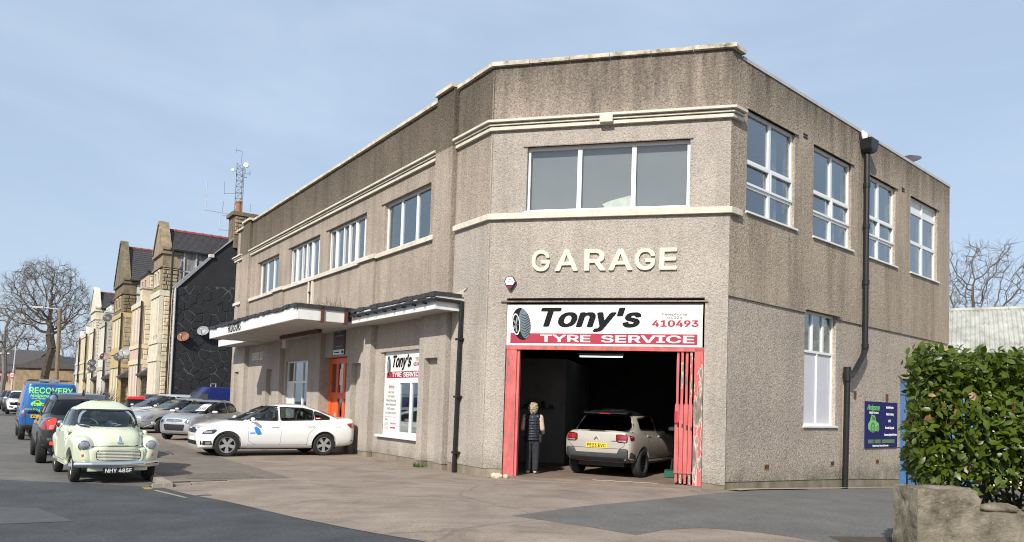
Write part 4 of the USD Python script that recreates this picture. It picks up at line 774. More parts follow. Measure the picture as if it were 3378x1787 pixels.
        part(h, 'gutter', FL.box(s0 + .2, s1 - .15, zt, zt + .12, e - .5, e - .22), BLACK_P); part(h, 'gutter', FL.box(s0 + .2, s0 + .34, zt, zt + .12, -4, e - .5), BLACK_P)
        m_ = (s0 + s1) / 2; part(h, 'hip_roof', mesh_of([P3(s0 + .2, e - .25, zt + .1), P3(s1 - .15, e - .25, zt + .1), P3(s1 - .15, -5, zt + .1), P3(s0 + .2, -5, zt + .1), P3(m_, e - 1.7, zp), P3(m_, -5, zp)], [[0, 1, 4], [1, 2, 5], [1, 5, 4], [3, 0, 4], [3, 4, 5], [2, 3, 5], [0, 3, 2], [0, 2, 1]]), SLATE_R)
    # main roof along the street
    part(h, 'main_roof', slope(P3(s0 - .6, W0 + .2, 7.3), P3(sN, W0 + .2, 7.3), P3(s0 - .6, -2.4, 10.4), P3(sN, -2.4, 10.4), .05, 14), SLATE_R)
    part(h, 'main_roof', slope(P3(s0 - .6, -7, 6.6), P3(sN, -7, 6.6), P3(s0 - .6, -2.4, 10.4), P3(sN, -2.4, 10.4), .05, 6), SLATE_R)
    # porch between the bays
    if not near:
        part(h, 'door', FL.box(s0 - 1.35, s0 - .35, 0, 2.5, W0, W0 + .06), getm('dark_recess')); part(h, 'porch_roof', mesh_of([P3(s0 - 1.6, W0, 3.5), P3(s0 - .1, W0, 3.5), P3(s0 - .1, e + .15, 2.75), P3(s0 - 1.6, e + .15, 2.75), P3(s0 - 1.6, W0, 2.65), P3(s0 - .1, W0, 2.65), P3(s0 - .1, e + .15, 2.65), P3(s0 - 1.6, e + .15, 2.65)], [[0, 1, 2], [0, 2, 3], [4, 6, 5], [4, 7, 6], [0, 3, 7], [0, 7, 4], [1, 5, 6], [1, 6, 2], [2, 6, 7], [2, 7, 3], [0, 4, 5], [0, 5, 1]]), SLATE_R)
        part(h, 'porch_post', FL.box(s0 - .3, s0 - .18, 0, 2.65, e - .1, e + .05), front); part(h, 'rain_pipe', cyl(P3(s0 - .06, e + .02, 0), P3(s0 - .06, e + .02, 7), .05, 8), BLACK_P)
    return h
# nearest house: black painted end gable with crazy stonework
hA = house(28.35, 31.0, 2.05, 'end terrace house with black stone gable wall and pale rock-faced bay', BLOCK_W, BLOCK_W, BLOCK_C, 'gable', SAND, 9.2, 10.75, 34.0, near=True, white=M('weathered_boards', (.22, .215, .21), .85, .5, 2.2, c2=(.42, .42, .43), bump=.3, bscale=20, vmap=(2.5, 2.5, .5)))
part(hA, 'bay', FL.box(28.36, 31.0, -.2, 7.0, W0, 2.03), OFFW)
GA = ret(27.5)
verge = [(1.5, 7.19), (-1.41, 10.23), (-2.3, 11.1), (-3.3, 10.2), (-7.5, 6.4)]
part(hA, 'gable_wall', GA.ext(Polygon([(1.5, -.4)] + verge + [(-7.5, -.4)]), -.7, -.035), BLACKWALL)
part(hA, 'wall', FL.box(27.55, 28.36, -.3, 7.1, W0, 1.5), OFFW)
part(hA, 'pointing', GA.ext(Polygon([(1.46, -.3), (1.46, 7.0), (.9, 7.3), (-4.5, 7.7), (-4.5, -.3)]), -.033, -.012), JOINT)
part(hA, 'verge_coping', GA.ext(Polygon([(1.62, 7.12), (1.54, 7.26), (-.12, 8.98), (-.2, 8.9), (1.45, 7.08)]), -.3, .06), M('verge_lead', (.24, .24, .24), .7, .25, 5)); part(hA, 'kneeler', GA.box(-.30, -.06, 8.92, 9.08, -.2, .1), CREAM); part(hA, 'verge_edge', GA.ext(Polygon([(-.25, 9.05), (-.3, 9.12), (-1.41, 10.3), (-1.44, 10.2)]), -.3, .05), getm('verge_lead'))
rg = np.random.default_rng(5); sx = np.array([(x, z) for x in np.arange(-4.8, 2.1, .46) for z in np.arange(-.6, 8.2, .40)]); sx = sx + rg.uniform(-.24, .24, sx.shape); vor = Voronoi(np.vstack([sx, sx + [100, 0], sx - [100, 0], sx + [0, 100], sx - [0, 100]]))
clip = Polygon([(1.45, -.3), (1.45, 7.15), (.9, 7.35), (-4.5, 7.7), (-4.5, -.3)]); cells = []
for k in range(len(sx)):
    rgn = vor.regions[vor.point_region[k]]
    if -1 in rgn or not rgn: continue
    cells.append(Polygon(vor.vertices[rgn]).intersection(clip))
used = set()
for k, c in enumerate(cells):                       # some neighbours merged, for uneven stones
    if k in used or c.is_empty: continue
    j = k + (1 if rg.random() < .5 else 20)
    if rg.random() < .5 and j < len(cells) and j not in used and not cells[j].is_empty:
        u = c.union(cells[j])
        if u.geom_type == 'Polygon': c = u; used.add(j)
    c = c.buffer(-.045 - float(rg.choice([-.012, .004, .018])), join_style='round').buffer(.028, quad_segs=2)
    for g in getattr(c, 'geoms', [c]):
        if g.area > .01: part(hA, 'stone', GA.ext(g.simplify(.015), -.012, rg.uniform(.0, .03)), STONE_B)
part(hA, 'rain_pipe', [cyl(P3(27.95, 1.62, 0), P3(27.95, 1.62, 9.15), .055, 8)], BLACK_P); part(hA, 'rain_pipe', cyl(P3(27.42, 1.5, 0), P3(27.42, 1.5, 7.1), .05, 8), getm('grey_fascia'))
ch = part(hA, 'chimney_stack', FL.box(27.4, 28.6, 9.6, 11.35, -3.9, -1.25), SAND_D); part(ch, 'chimney_cap', FL.box(27.3, 28.7, 11.35, 11.55, -4.0, -1.12), SAND_D)
blocks(hA, GA, -2.4, -1.27, 10.3, 11.32, SAND, .2, .11, 'chimney_block')
flue(hA, P3(27.9, -1.55, 11.55), .62, .17)
for q in range(4): flue(hA, P3(33.6, -1.1 - q * .62, 10.45), .62, .15)
part(hA, 'cheek_rail', [FL.box(28.28, 28.35, 8.1, 8.16, -1, 1.2)] + [FL.box(28.28, 28.35, 7.3, 9.15, o_, o_ + .07) for o_ in (.95, .35, -.25)], M('weathered_rail', (.4, .4, .4), .8, .3, 6))
part(hA, 'aerial', [cyl(P3(27.6, -1.0, 11.4), P3(27.6, .25, 11.42), .02, 5), cyl(P3(27.6, .2, 11.45), P3(27.6, .2, 12.9), .015, 5), cyl(P3(27.6, -1.0, 10.5), P3(27.6, -.5, 10.5), .02, 5), cyl(P3(27.6, -.55, 10.4), P3(27.6, -.55, 11.0), .015, 5)], LEAD)
house(34.1, 37.8, 2.05, 'terraced house with pinkish beige bay and white slate-hung attic', PINK, BLOCK_C, BLOCK_C, 'hip', SAND, 8.75, 9.7, 41.4, white=PALEW)
house(42.2, 46.8, 2.05, 'ochre yellow terraced house with tall dark sandstone gable', OCHRE, OCHRE, BLOCK_S, 'gable', SAND_D, 9.25, 12.1, 49.8, white=PALEW)
house(50.7, 54.6, 2.05, 'terraced house with white painted bay and grey attic window', PALEW, BLOCK_G, BLOCK_G, 'hip', SAND, 8.5, 9.6, 57.3, white=PALEW)
house(58.3, 62.2, 2.05, 'cream terraced house with whitewashed gable peak', OFFW, BLOCK_W, BLOCK_W, 'gable', BLOCK_W, 8.75, 10.6, 64.4)
house(65.2, 70.0, 2.0, 'pale yellow terraced house with rounded cream bay', YELW, OFFW, None, 'hip', SAND, 7.3, 8.4, 70.8)
house(71.4, 75.5, 2.0, 'farthest terraced house, white bay with dark flat roof', PALEW, PALEW, None, 'hip', SAND, 7.3, 7.8, 77.0)
# satellite dishes
def dish(name_label, c, r, mt, d=(0, -1)):
    t = wthing('satellite_dish', name_label, 'satellite dish', c); c = np.asarray(c, float); ax = np.array([d[0], d[1], .35]); ax /= np.linalg.norm(ax); a = np.cross(ax, [0, 0, 1.0]); a /= np.linalg.norm(a); b = np.cross(a, ax)
    v = [c - ax * .06]; f = []
    for i in range(1, 4):
        for j in range(16):
            q = j * math.pi / 8; rr = r * i / 3; v.append(c + a * rr * math.cos(q) * 1.08 + b * rr * math.sin(q) * .92 + ax * (-.06 + .09 * (i / 3) ** 2))
    for j in range(16): f.append([0, 1 + j, 1 + (j + 1) % 16])
    for i in range(2):
        for j in range(16): p_, q_ = 1 + i * 16 + j, 1 + i * 16 + (j + 1) % 16; f += [[p_, p_ + 16, q_ + 16], [p_, q_ + 16, q_]]
    k = len(v); v2 = [x - ax * .015 for x in v]; f2 = [[k + x for x in reversed(g)] for g in f]
    part(t, 'reflector', trimesh.Trimesh(np.array(v + v2), f + f2, process=False), mt, smooth=40)
    part(t, 'arm', [cyl(c - b * r * .85, c + ax * r * 1.0 - b * r * .2, .018, 6), cyl(c - ax * .07, c - ax * .28 - np.array([0, 0, .12]), .025, 6)], BLACK_P); part(t, 'receiver', cyl(c + ax * r * .95 - b * r * .22, c + ax * r * 1.15 - b * r * .15, .035, 8), getm('grey_panel'))
RUSTY = M('rusty_dish', (.22, .09, .05), .7, .4, 6); DGREY = M('dish_grey', (.26, .265, .265), .5, .1, 5); DDARK = M('dish_dark_grey', (.05, .052, .055), .5, .15, 5); DBROWN = M('dish_brown', (.24, .15, .12), .6, .25, 6)
dish('rusty brown satellite dish on the black gable wall', P3(27.28, 1.04, 4.62), .29, RUSTY); dish('pale grey satellite dish on the black gable wall beside the canopy', P3(27.28, .09, 5.0), .29, DGREY)
dish('grey dish high on the bay between the ochre and white houses', P3(47.5, 2.3, 7.05), .33, DDARK); dish('reddish brown dish low on the white house', P3(48.0, 2.3, 4.25), .33, DBROWN)
dish('dark grey dish on the ochre house beside the porch roof', P3(40.4, 2.3, 3.98), .33, DDARK); dish('light grey dish at the foot of the pinkish bay', P3(38.1, 2.3, 4.17), .33, DGREY)
dish('upper of two black dishes on the cream house', P3(56.2, 2.3, 4.05), .33, DDARK); dish('lower of two black dishes on the cream house', P3(56.0, 2.3, 3.52), .33, DDARK)
# front gardens: rough stone walls, shrubs, a bin
ROCK = M('pale_rock', (.42, .37, .29), .92, .3, 7, bump=.5, bscale=18)
gw = wthing('garden_wall', 'low garden wall of rough pale boulders before the terrace', 'wall', (*SO(30, 3.6), 0))
for k in range(64):
    r_ = RNG.uniform(.2, .33); st = trimesh.creation.icosphere(1, r_); st.vertices *= 1 + .5 * (meshkit.noise(st.vertices * 6 + k * 7.3)[:, None] - .5); st.vertices *= [1, 1, 1.25]; st.apply_translation(P3(28.2 + k * .5, 3.55 + RNG.uniform(-.06, .06), .32 + RNG.uniform(0, .34) + (.12 if k % 2 else 0))); part(gw, 'boulder', st, ROCK)
part(gw, 'footing', FL.box(28, 60, -.1, .35, 3.4, 3.7), ROCK)
def bush(name, label, c, r, h, n, leafm, size=.07, twig=None, cat='shrub'):
    t = wthing(name, label, cat, c); c = np.asarray(c, float); rg_ = np.random.default_rng(int(abs(c[0] * 100)) + n)
    if leafm is not None:
        q = rg_.normal(size=(n, 3)); q /= np.linalg.norm(q, axis=1)[:, None]; q[:, 2] = np.abs(q[:, 2]); rad = rg_.uniform(.55, 1.0, n) * (1 + .25 * np.sin(q[:, 0] * 7 + q[:, 1] * 5))
        p = c + q * rad[:, None] * [r, r, h]; part(t, 'foliage', leaves(p, size, rg_), leafm)
    if twig:
        ms = []
        for k in range(twig):
            a = rg_.uniform(0, 2 * math.pi); e_ = np.array([math.cos(a) * r, math.sin(a) * r, 0]) * rg_.uniform(.2, 1.0) + [0, 0, h * rg_.uniform(.6, 1.1)]; m_ = c + e_ * .5 + rg_.normal(0, .06, 3); ms += [cyl(c, m_, .014, 4, .009), cyl(m_, c + e_, .009, 4, .004)]
        part(t, 'branches', ms, TWIG)
def leaves(p, size, rg_, long=1.7, outward=None):
    """ovate leaves, slightly folded along the midrib; outward: the way their faces turn"""
    n = len(p)
    if outward is None: outward = rg_.normal(size=(n, 3)) * .6 + [0, 0, .6]
    nr = outward * .75 + rg_.normal(0, .5, (n, 3)) + [0, 0, .25]; nr /= np.linalg.norm(nr, axis=1)[:, None]
    d = rg_.normal(0, .7, (n, 3)) + [0, 0, .45] + outward * .25; d -= nr * (d * nr).sum(1)[:, None]; d /= np.linalg.norm(d, axis=1)[:, None]; u = np.cross(nr, d); s = size * rg_.uniform(.6, 1.25, (n, 1))
    def at_(l, w, h): return p + d * s * long * l + u * s * w + nr * s * h
    v = np.stack([at_(0, 0, 0), at_(.28, .34, .07), at_(.62, .36, .05), at_(1, 0, -.18), at_(.62, -.36, .05), at_(.28, -.34, .07), at_(.3, 0, 0), at_(.64, 0, -.03)], 1)
    f = np.array([[0, 6, 1], [1, 6, 7], [1, 7, 2], [2, 7, 3], [0, 5, 6], [5, 4, 7], [5, 7, 6], [4, 3, 7]]); return trimesh.Trimesh(v.reshape(-1, 3), (np.arange(n)[:, None, None] * 8 + f).reshape(-1, 3), process=False)
def leafmat(name, c, c2, rough=.35, trans=.25):
    return usdkit.material(stage, '/World/Looks/' + name, {'g': ('geometry', {}), 'r': ('rgb_ramp', {'ramp': [(0.0, mul(c, .75)), (.55, c), (1.0, c2)]}), 'p': ('principled_bsdf', {'roughness': rough, 'specular_ior_level': .45}), 't': ('translucent_bsdf', {}), 'm': ('mix_closure', {'fac': trans})},
        [('g.random_per_island', 'r.fac'), ('r.color', 'p.base_color'), ('r.color', 't.color'), ('p.BSDF', 'm.closure1'), ('t.BSDF', 'm.closure2')], surface='m.closure')
TWIG = M('twig_brown', (.085, .062, .045), .9, .3, 9); GREENL = leafmat('shrub_leaf', (.06, .085, .02), (.11, .13, .035)); OLIVE = leafmat('olive_leaf', (.085, .085, .03), (.13, .12, .04))
bush('shrub', 'rounded olive green shrub beyond the roof of the dark car', P3(46.5, 3.6, .3), .95, 1.1, 900, OLIVE, .09)
bush('shrub', 'bare brown twiggy bush before the ochre house', P3(36.2, 3.6, .3), .9, 1.5, 0, None, twig=120); bush('shrub', 'second bare brown bush near the red lidded bin', P3(33.0, 3.6, .3), .7, 1.1, 0, None, twig=90)
bush('shrub', 'small bright green clipped shrub before the garden wall', P3(28.4, 3.8, .1), .42, .75, 500, GREENL, .05)
bn = wthing('wheelie_bin', 'black wheelie bin with bright red lid in the front garden', 'bin', P3(27.2, 3.1, 0)); BINM = getm('black_plastic')
m = tm(Manifold.batch_hull([Manifold.cube((.5, .62, .02)).translate((-.25, -.31, .06)), Manifold.cube((.66, .76, .02)).translate((-.33, -.38, 1.22))])); rotm = trimesh.transformations.rotation_matrix(math.atan2(T[1], T[0]), (0, 0, 1))
def place(mm, p): mm.apply_transform(rotm); mm.apply_translation(p); return mm
pb = P3(27.2, 3.1, .1); part(bn, 'body', place(m, pb), BINM)
m = tm(Manifold.batch_hull([Manifold.cube((.74, .86, .03)).translate((-.37, -.43, 1.24)), Manifold.cube((.5, .6, .02)).translate((-.25, -.3, 1.36))])); part(bn, 'lid', place(m, pb), M('bin_red', (.55, .015, .015), .4, .05, 5))
for a in (-.25, .25): part(bn, 'wheel', place(trimesh.creation.cylinder(.1, .06, transform=trimesh.transformations.rotation_matrix(math.pi / 2, (0, 1, 0))).apply_translation((a, .33, .1)), pb), BLACK)

# ---------------------------------------------------------------- bare trees (branches grow towards scattered points)
CROWN = M('bare_twigs', (.125, .098, .078), .9, .3, 5)
BARK = M('tree_bark', (.06, .047, .036), .92, .5, 5, bump=.7, bscale=14)
def bare_tree(name, label, trunk, crown, n_att, seed, twig=.5, rt=.3, tips=5, mat=None, dk=.75, step=.45, kill=.9, cat='tree', tw=.008):
    rg_ = np.random.default_rng(seed); att = []
    for c, rad, w in crown:
        q = rg_.normal(size=(int(n_att * w), 3)); q /= np.linalg.norm(q, axis=1)[:, None]; att.append(np.asarray(c) + q * (rg_.uniform(.25, 1, len(q)) ** (1 / 2.2))[:, None] * rad)
    att = np.vstack(att); nodes = [np.asarray(trunk[0], float)]; par = [-1]
    for a, b in zip(trunk[:-1], trunk[1:]):
        a, b = np.asarray(a, float), np.asarray(b, float); k = max(1, int(np.linalg.norm(b - a) / step))
        for i in range(1, k + 1): nodes.append(a + (b - a) * i / k); par.append(len(nodes) - 2)
    nt = len(nodes)
    for it in range(160):
        P_ = np.array(nodes); d = np.linalg.norm(att[:, None] - P_[None], axis=2); near = d.argmin(1); md = d[np.arange(len(att)), near]
        keep = md > kill; 
        if not keep.any(): break
        att, near = att[keep], near[keep]; new = 0
        for k in np.unique(near):
            v = att[near == k] - P_[k]; v = (v / np.linalg.norm(v, axis=1)[:, None]).mean(0) + rg_.normal(0, .16, 3); v /= np.linalg.norm(v) + 1e-9; q = P_[k] + v * step
            if np.min(np.linalg.norm(np.array(nodes) - q, axis=1)) > step * .35: nodes.append(q); par.append(int(k)); new += 1
        if not new: break
    n = len(nodes); P_ = np.array(nodes); w = np.zeros(n); kids = np.zeros(n, int)
    for i in range(1, n): kids[par[i]] += 1
    w[kids == 0] = 1
    for i in range(n - 1, 0, -1): w[par[i]] += w[i]
    R = rt * (w / w.max()) ** .54; R = np.maximum(R, tw * 1.6)
    tr, br = [], []
    for i in range(1, n):
        m_ = cyl(P_[par[i]], P_[i], R[par[i]] if i < nt else min(R[par[i]], R[i] * 1.25), 7 if R[i] > .06 else 4, R[i]); (tr if i < nt else br).append(m_)
    for i in range(nt, n):
        for q in range(tips if kids[i] == 0 else (2 if R[i] < .05 else 0)):
            d0 = P_[i] - P_[par[i]]; d0 /= np.linalg.norm(d0) + 1e-9; d1 = d0 * .7 + rg_.normal(0, .55, 3); d1 /= np.linalg.norm(d1); L_ = twig * rg_.uniform(.5, 1.3); m1 = P_[i] + d1 * L_ * .5; e1 = m1 + (d1 + rg_.normal(0, .35, 3)) * L_ * .5
            br += [cyl(P_[i], m1, tw * 1.3, 3, tw), cyl(m1, e1, tw, 3, tw * .6)]
            if twig > .35: e2 = m1 + (d1 + rg_.normal(0, .6, 3)) * L_ * .45; br.append(cyl(m1, e2, tw, 3, tw * .5))
    t = wthing(name, label, cat, trunk[0]); part(t, 'trunk', tr, mat or BARK, smooth=40); part(t, 'crown', br, mat or CROWN); return t
bare_tree('bare_tree', 'large bare street tree with dark leaning trunk at the left', [(-46.5, 75.5, -.1), (-46.2, 75, 3.1), (-45.97, 75, 4.6), (-45.65, 75, 5.8), (-45.95, 75, 7.1)], [((-46.6, 75, 11.2), (3.8, 3.6, 3.5), .66), ((-48.6, 75, 9.4), (2.4, 2.5, 1.8), .2), ((-44.2, 75, 9.8), (2.4, 2.3, 2.6), .22)], 2300, 3, twig=.7, rt=.38, tips=9, step=.36, kill=.6, tw=.009)
bare_tree('bare_tree', 'bare tree showing its upper branches behind the right end of the garage', [(27.9, 46, -1), (27.9, 46, 5), (27.8, 46, 7.0)], [((28.4, 46, 9.8), (2.6, 2.6, 3.1), .8), ((27.0, 45.5, 8.5), (1.6, 2, 2.0), .3)], 900, 11, twig=.7, rt=.17, tips=4, step=.36, kill=.65, tw=.009)
bare_tree('bare_tree', 'low bare tree top above the white corrugated roof at the right edge', [(34.5, 50, -1), (34.3, 50, 4.5)], [((34, 50, 7.0), (4.2, 2.5, 1.9), 1)], 260, 12, twig=.7, rt=.16, tips=4, step=.45, kill=.9, tw=.011)
GREYB = M('grey_bark', (.16, .14, .125), .92, .3, 5); REDB = M('reddish_twigs', (.13, .085, .065), .95, .3, 5)
bare_tree('bare_tree', 'smaller pale bare tree left of the big street tree', [(-56.5, 84, 0), (-56.2, 84, 3.5), (-56.4, 84, 5.5)], [((-56.6, 84, 8.6), (3.2, 2.5, 2.8), 1)], 240, 5, twig=.8, rt=.26, tips=4, step=.45, kill=.9, tw=.016, mat=GREYB)
for k, (x, y, zc, rx, rz) in enumerate(((-79, 122, 7.4, 5.5, 4.2), (-71, 125, 7.6, 5.0, 4.6), (-65, 124, 8.6, 4.8, 5.6), (-58, 122, 9.6, 4.6, 5.8), (-52.5, 110, 9.2, 3.2, 5.2), (-49.2, 112, 8.6, 3.0, 4.8))):
    bare_tree('distant_tree', ('reddish bare tree above the dark roofed far building', 'hazy bare tree behind the speed limit sign', 'tall bare tree behind the small pale tree', 'bare tree behind the big street trunk', 'birch like bare tree right of the wooden pole', 'last bare tree before the white end house')[k], [(x, y, 0), (x, y, zc - rz * .5)], [((x, y, zc), (rx, 2.5, rz), 1)], 420, 20 + k, twig=1.5, rt=.22, tips=8, step=.6, kill=1.0, tw=.022, mat=REDB)
# poles, mast
POLEM = M('wooden_pole', (.20, .14, .085), .85, .25, 6, streak=.2)
pl = wthing('street_lamp', 'tall brown street lamp post in front of the big bare tree', 'street lamp', (-31.2, 52, 0)); part(pl, 'post', cyl((-31.2, 52, 0), (-31.24, 52, 7.3), .15, 10, .11), POLEM); part(pl, 'arm', cyl((-31.24, 52, 7.26), (-32.5, 52, 7.36), .035, 6), LEAD); part(pl, 'lantern', bx(-32.75, 52, 7.36, .75, .2, .1), LEAD)
sp_ = wthing('speed_sign', 'round speed limit sign 30 on a grey lamp column', 'road sign', (-52.7, 80, 0)); part(sp_, 'column', cyl((-52.75, 80, 0), (-52.5, 80, 6.3), .11, 8, .06), LEAD)
def disc(c, r, th, rin=0): f_ = Frame((c[0], c[1]), (1, 0), (0, -1)); p_ = Point(0, c[2]).buffer(r, 20); p_ = p_.difference(Point(0, c[2]).buffer(rin, 20)) if rin else p_; return f_.ext(p_, 0, th)
part(sp_, 'plate', disc((-52.62, 79.85, 3.2), .30, .03), WHITE_S); part(sp_, 'ring', disc((-52.62, 79.82, 3.2), .31, .02, .235), REDP); part(sp_, 'lettering', Frame((-52.62, 79.82), (1, 0), (0, -1)).text(-.19, 3.09, 0, '30', .22, depth=.01, width=.38), TY_D)
STEEL = M('galvanised_steel', (.12, .13, .14), .5, .2, 6, metal=.5)
ma = wthing('radio_mast', 'grey lattice radio mast with white dish rising behind the chimney', 'mast', (-22.1, 60, 0)); mst = []
def MB_(bx_, by_, dy=0.0): return (-22.27 + (bx_ - 430) * .00528, 60 + dy, 20.41 - (by_ - 435) * .00528)
Q = [(-22.58, 60), (-21.98, 60), (-22.28, 60.5)]; Z1 = 20.4
for q in Q: mst.append(cyl((q[0] - .1, q[1], 0), (*q, Z1), .03, 5))
for k in range(30):
    z = 6 + k * .48; dx = -.1 * (1 - z / Z1)
    for a, b in ((0, 1), (1, 2), (2, 0)): mst.append(cyl((Q[a][0] + dx, Q[a][1], z), (Q[b][0] + dx, Q[b][1], z + .48), .014, 4)); mst.append(cyl((Q[a][0] + dx, Q[a][1], z), (Q[b][0] + dx, Q[b][1], z), .012, 4))
part(ma, 'lattice', mst, STEEL)
part(ma, 'antenna', [cyl(MB_(437, 440), MB_(443, 260), .022, 5), cyl(MB_(447, 262), MB_(350, 243), .016, 4), cyl(MB_(356, 205), MB_(356, 290), .012, 4)], STEEL)
part(ma, 'dish', cyl(MB_(545, 500, -.4), MB_(545, 500, -.55), .2, 16), WHITE_P); part(ma, 'dish', cyl(MB_(350, 575, -.4), MB_(350, 575, -.5), .12, 14), WHITE_P); part(ma, 'dish_bracket', [cyl(MB_(480, 480, 0), MB_(545, 500, -.4), .02, 4), cyl(MB_(375, 575, 0), MB_(350, 575, -.4), .015, 4)], STEEL)
for pts in ([(205, 915), (470, 905)], [(205, 930), (200, 735)], [(180, 1262), (330, 1258)], [(185, 1222), (196, 1035)], [(480, 606), (582, 598)], [(576, 560), (576, 640)], [(505, 530), (505, 585)], [(605, 1065), (605, 1190)]): part(ma, 'aerial_arm', cyl(MB_(*pts[0]), MB_(*pts[1]), .014, 4), STEEL)
part(ma, 'aerial_arm', cyl(MB_(445, 650), MB_(532, 665), .03, 5), STEEL)
# buildings that close the street
DARKROOF = M('dark_tiled_roof', (.055, .05, .048), .85, .3, 2.5, bump=.3, bscale=10); BROWNW = M('brown_stone_wall', (.22, .16, .10), .92, .35, 2.0, bump=.4, bscale=8); TANW = M('tan_stone_wall', (.36, .25, .145), .92, .25, 2.2)
def block(name, label, x0, x1, y0, y1, z, zr, wallm, roofm, wins, cat='building', ridge_x=True):
    t = wthing(name, label, cat, (x0, y0, 0)); part(t, 'wall', bx((x0 + x1) / 2, (y0 + y1) / 2, z / 2 - .5, x1 - x0, y1 - y0, z + 1), wallm); ym, xm = (y0 + y1) / 2, (x0 + x1) / 2; o = .35
    if ridge_x: part(t, 'roof', mesh_of([(x0 - o, y0 - o, z), (x1 + o, y0 - o, z), (x1 + o, y1 + o, z), (x0 - o, y1 + o, z), (x0 - o, ym, zr), (x1 + o, ym, zr)], [[0, 1, 5], [0, 5, 4], [2, 3, 4], [2, 4, 5], [1, 2, 5], [3, 0, 4], [0, 3, 2], [0, 2, 1]]), roofm)
    else: part(t, 'roof', mesh_of([(x0 - o, y0 - o, z), (x1 + o, y0 - o, z), (x1 + o, y1 + o, z), (x0 - o, y1 + o, z), (xm, y0 - o, zr), (xm, y1 + o, zr)], [[0, 1, 4], [1, 2, 5], [1, 5, 4], [2, 3, 5], [3, 0, 4], [3, 4, 5], [0, 3, 2], [0, 2, 1]]), roofm)
    for a, b, c, d in wins:
        w_ = part(t, 'window', Frame((0, y0), (1, 0), (0, -1)).ext(rect_ring(a, b, c, d, .12), 0, .05), REVEAL); part(w_, 'pane', Frame((0, y0), (1, 0), (0, -1)).box(a + .1, b - .1, c + .1, d - .1, .005, .03), M('dark_red_window', (.10, .03, .03), .3, 0) if not getm('dark_red_window') else getm('dark_red_window'))
    return t
b1 = block('far_building', 'low tan building with large dark roof closing the street at the left', -90, -66.8, 103, 114, 4.1, 7.4, TANW, DARKROOF, [(-70.9 + k * 1.0, -70.2 + k * 1.0, 2.6, 3.6) for k in range(3)])
part(b1, 'barge_board', bx(-79, 102.4, 6.55, 22, .15, .16), PALEW)
block('far_building', 'brown stone house with chimney behind the bare street trees', -65.5, -56.5, 100, 110, 4.6, 6.4, BROWNW, DARKROOF, [], ridge_x=False)
block('far_building', 'brown stone building behind the wooden lamp post', -55.5, -51.0, 96, 106, 4.0, 5.4, BROWNW, DARKROOF, [])
g1 = block('far_building', 'dark roofed garage block with pale blue grey doors before the white house', -51.0, -45.0, 90, 98, 3.6, 5.6, BROWNW, DARKROOF, [])
for k in range(3): part(g1, 'door', Frame((0, 90), (1, 0), (0, -1)).box(-50.4 + k * 1.7, -48.9 + k * 1.7, 0, 3.3, .0, .06), M('pale_blue_door', (.36, .42, .5), .6, .1, 3) if not getm('pale_blue_door') else getm('pale_blue_door'))
part(g1, 'fascia', bx(-48, 89.55, 1.9, 7, .1, .35), PALEW)
block('far_building', 'small ochre house with dark roof at the end of the terrace', -52, -46.5, 112, 120, 6.2, 8.2, OCHRE, DARKROOF, [])
# ---------------------------------------------------------------- corrugated shed behind the garage
sh = wthing('corrugated_shed', 'cream shed with weathered white corrugated roof at the right', 'shed', (15.2, 26.5, 0)); RD = np.array([.8561, -.5168]); DD = np.array([-.5168, -.8561])
CORR = M('weathered_corrugated_sheet', (.56, .56, .50), .8, .2, 2.2, bump=.15, bscale=20, big=.25, rr=[(.3, (.22, .22, .18)), (.42, (.36, .36, .31)), (.6, (.46, .46, .42)), (.8, (.54, .54, .5))], vmap=(1.2, 1.2, .6))
R0_ = np.array([17.304, 30.0]); SL = 4.2; RUN = 3.75; DROP = 1.95
for row in range(2):
    for k in range(14):
        a0 = -2.5 + k * 1.18; us = np.linspace(0, 1.2, 49); vs = np.array([row / 2 - .02, (row + 1) / 2 + .015]); v = []
        for u in us:
            for w_ in vs: p_ = R0_ + RD * (a0 + u) + DD * RUN * w_; v.append((p_[0], p_[1], 5.905 - DROP * w_ + .036 * math.sin(2 * math.pi * (a0 + u) / .147) + .004 * (k % 2) + .010 * (1 - row)))
        n_ = len(us); f = []
        for i in range(n_ - 1): f += [[2 * i, 2 * i + 1, 2 * i + 3], [2 * i, 2 * i + 3, 2 * i + 2]]
        m_ = trimesh.Trimesh(np.array(v), f, process=False); m_ = m_ if m_.face_normals[0][2] > 0 else (m_.invert() or m_); part(sh, 'roof_sheet', m_, CORR, smooth=True)
for k in range(11): p_, q_ = R0_ + RD * (-2.5 + 1.5 * k), R0_ + RD * (-1.02 + 1.5 * k); part(sh, 'ridge_cap', cyl((*p_, 5.93), (*q_, 5.93), .1, 8), CORR)
BK = R0_ - DD * 4; part(sh, 'back_slope', mesh_of([(*(R0_ + RD * -2.5), 5.88), (*(R0_ + RD * 14), 5.88), (*(BK + RD * 14), 3.9), (*(BK + RD * -2.5), 3.9), (*(R0_ + RD * -2.5), 5.8), (*(R0_ + RD * 14), 5.8), (*(BK + RD * 14), 3.8), (*(BK + RD * -2.5), 3.8)], [[0, 1, 2], [0, 2, 3], [4, 6, 5], [4, 7, 6], [0, 4, 5], [0, 5, 1], [2, 6, 7], [2, 7, 3], [1, 5, 6], [1, 6, 2], [3, 7, 4], [3, 4, 0]]), CORR)
FS = Frame(R0_ + DD * (RUN - .25), RD, DD); CRM = M('cream_shed_wall', (.62, .50, .34), .9, .12, 2, streak=.15)
part(sh, 'wall', FS.box(-2.4, 13.9, -2, 4.0, -.25, 0), CRM); part(sh, 'gutter', FS.box(-2.5, 14, 3.86, 3.96, .18, .32), getm('dark_metal')); part(sh, 'door', FS.box(-.6, 1.2, -1.5, 2.4, .0, .05), BLUE_GATE)
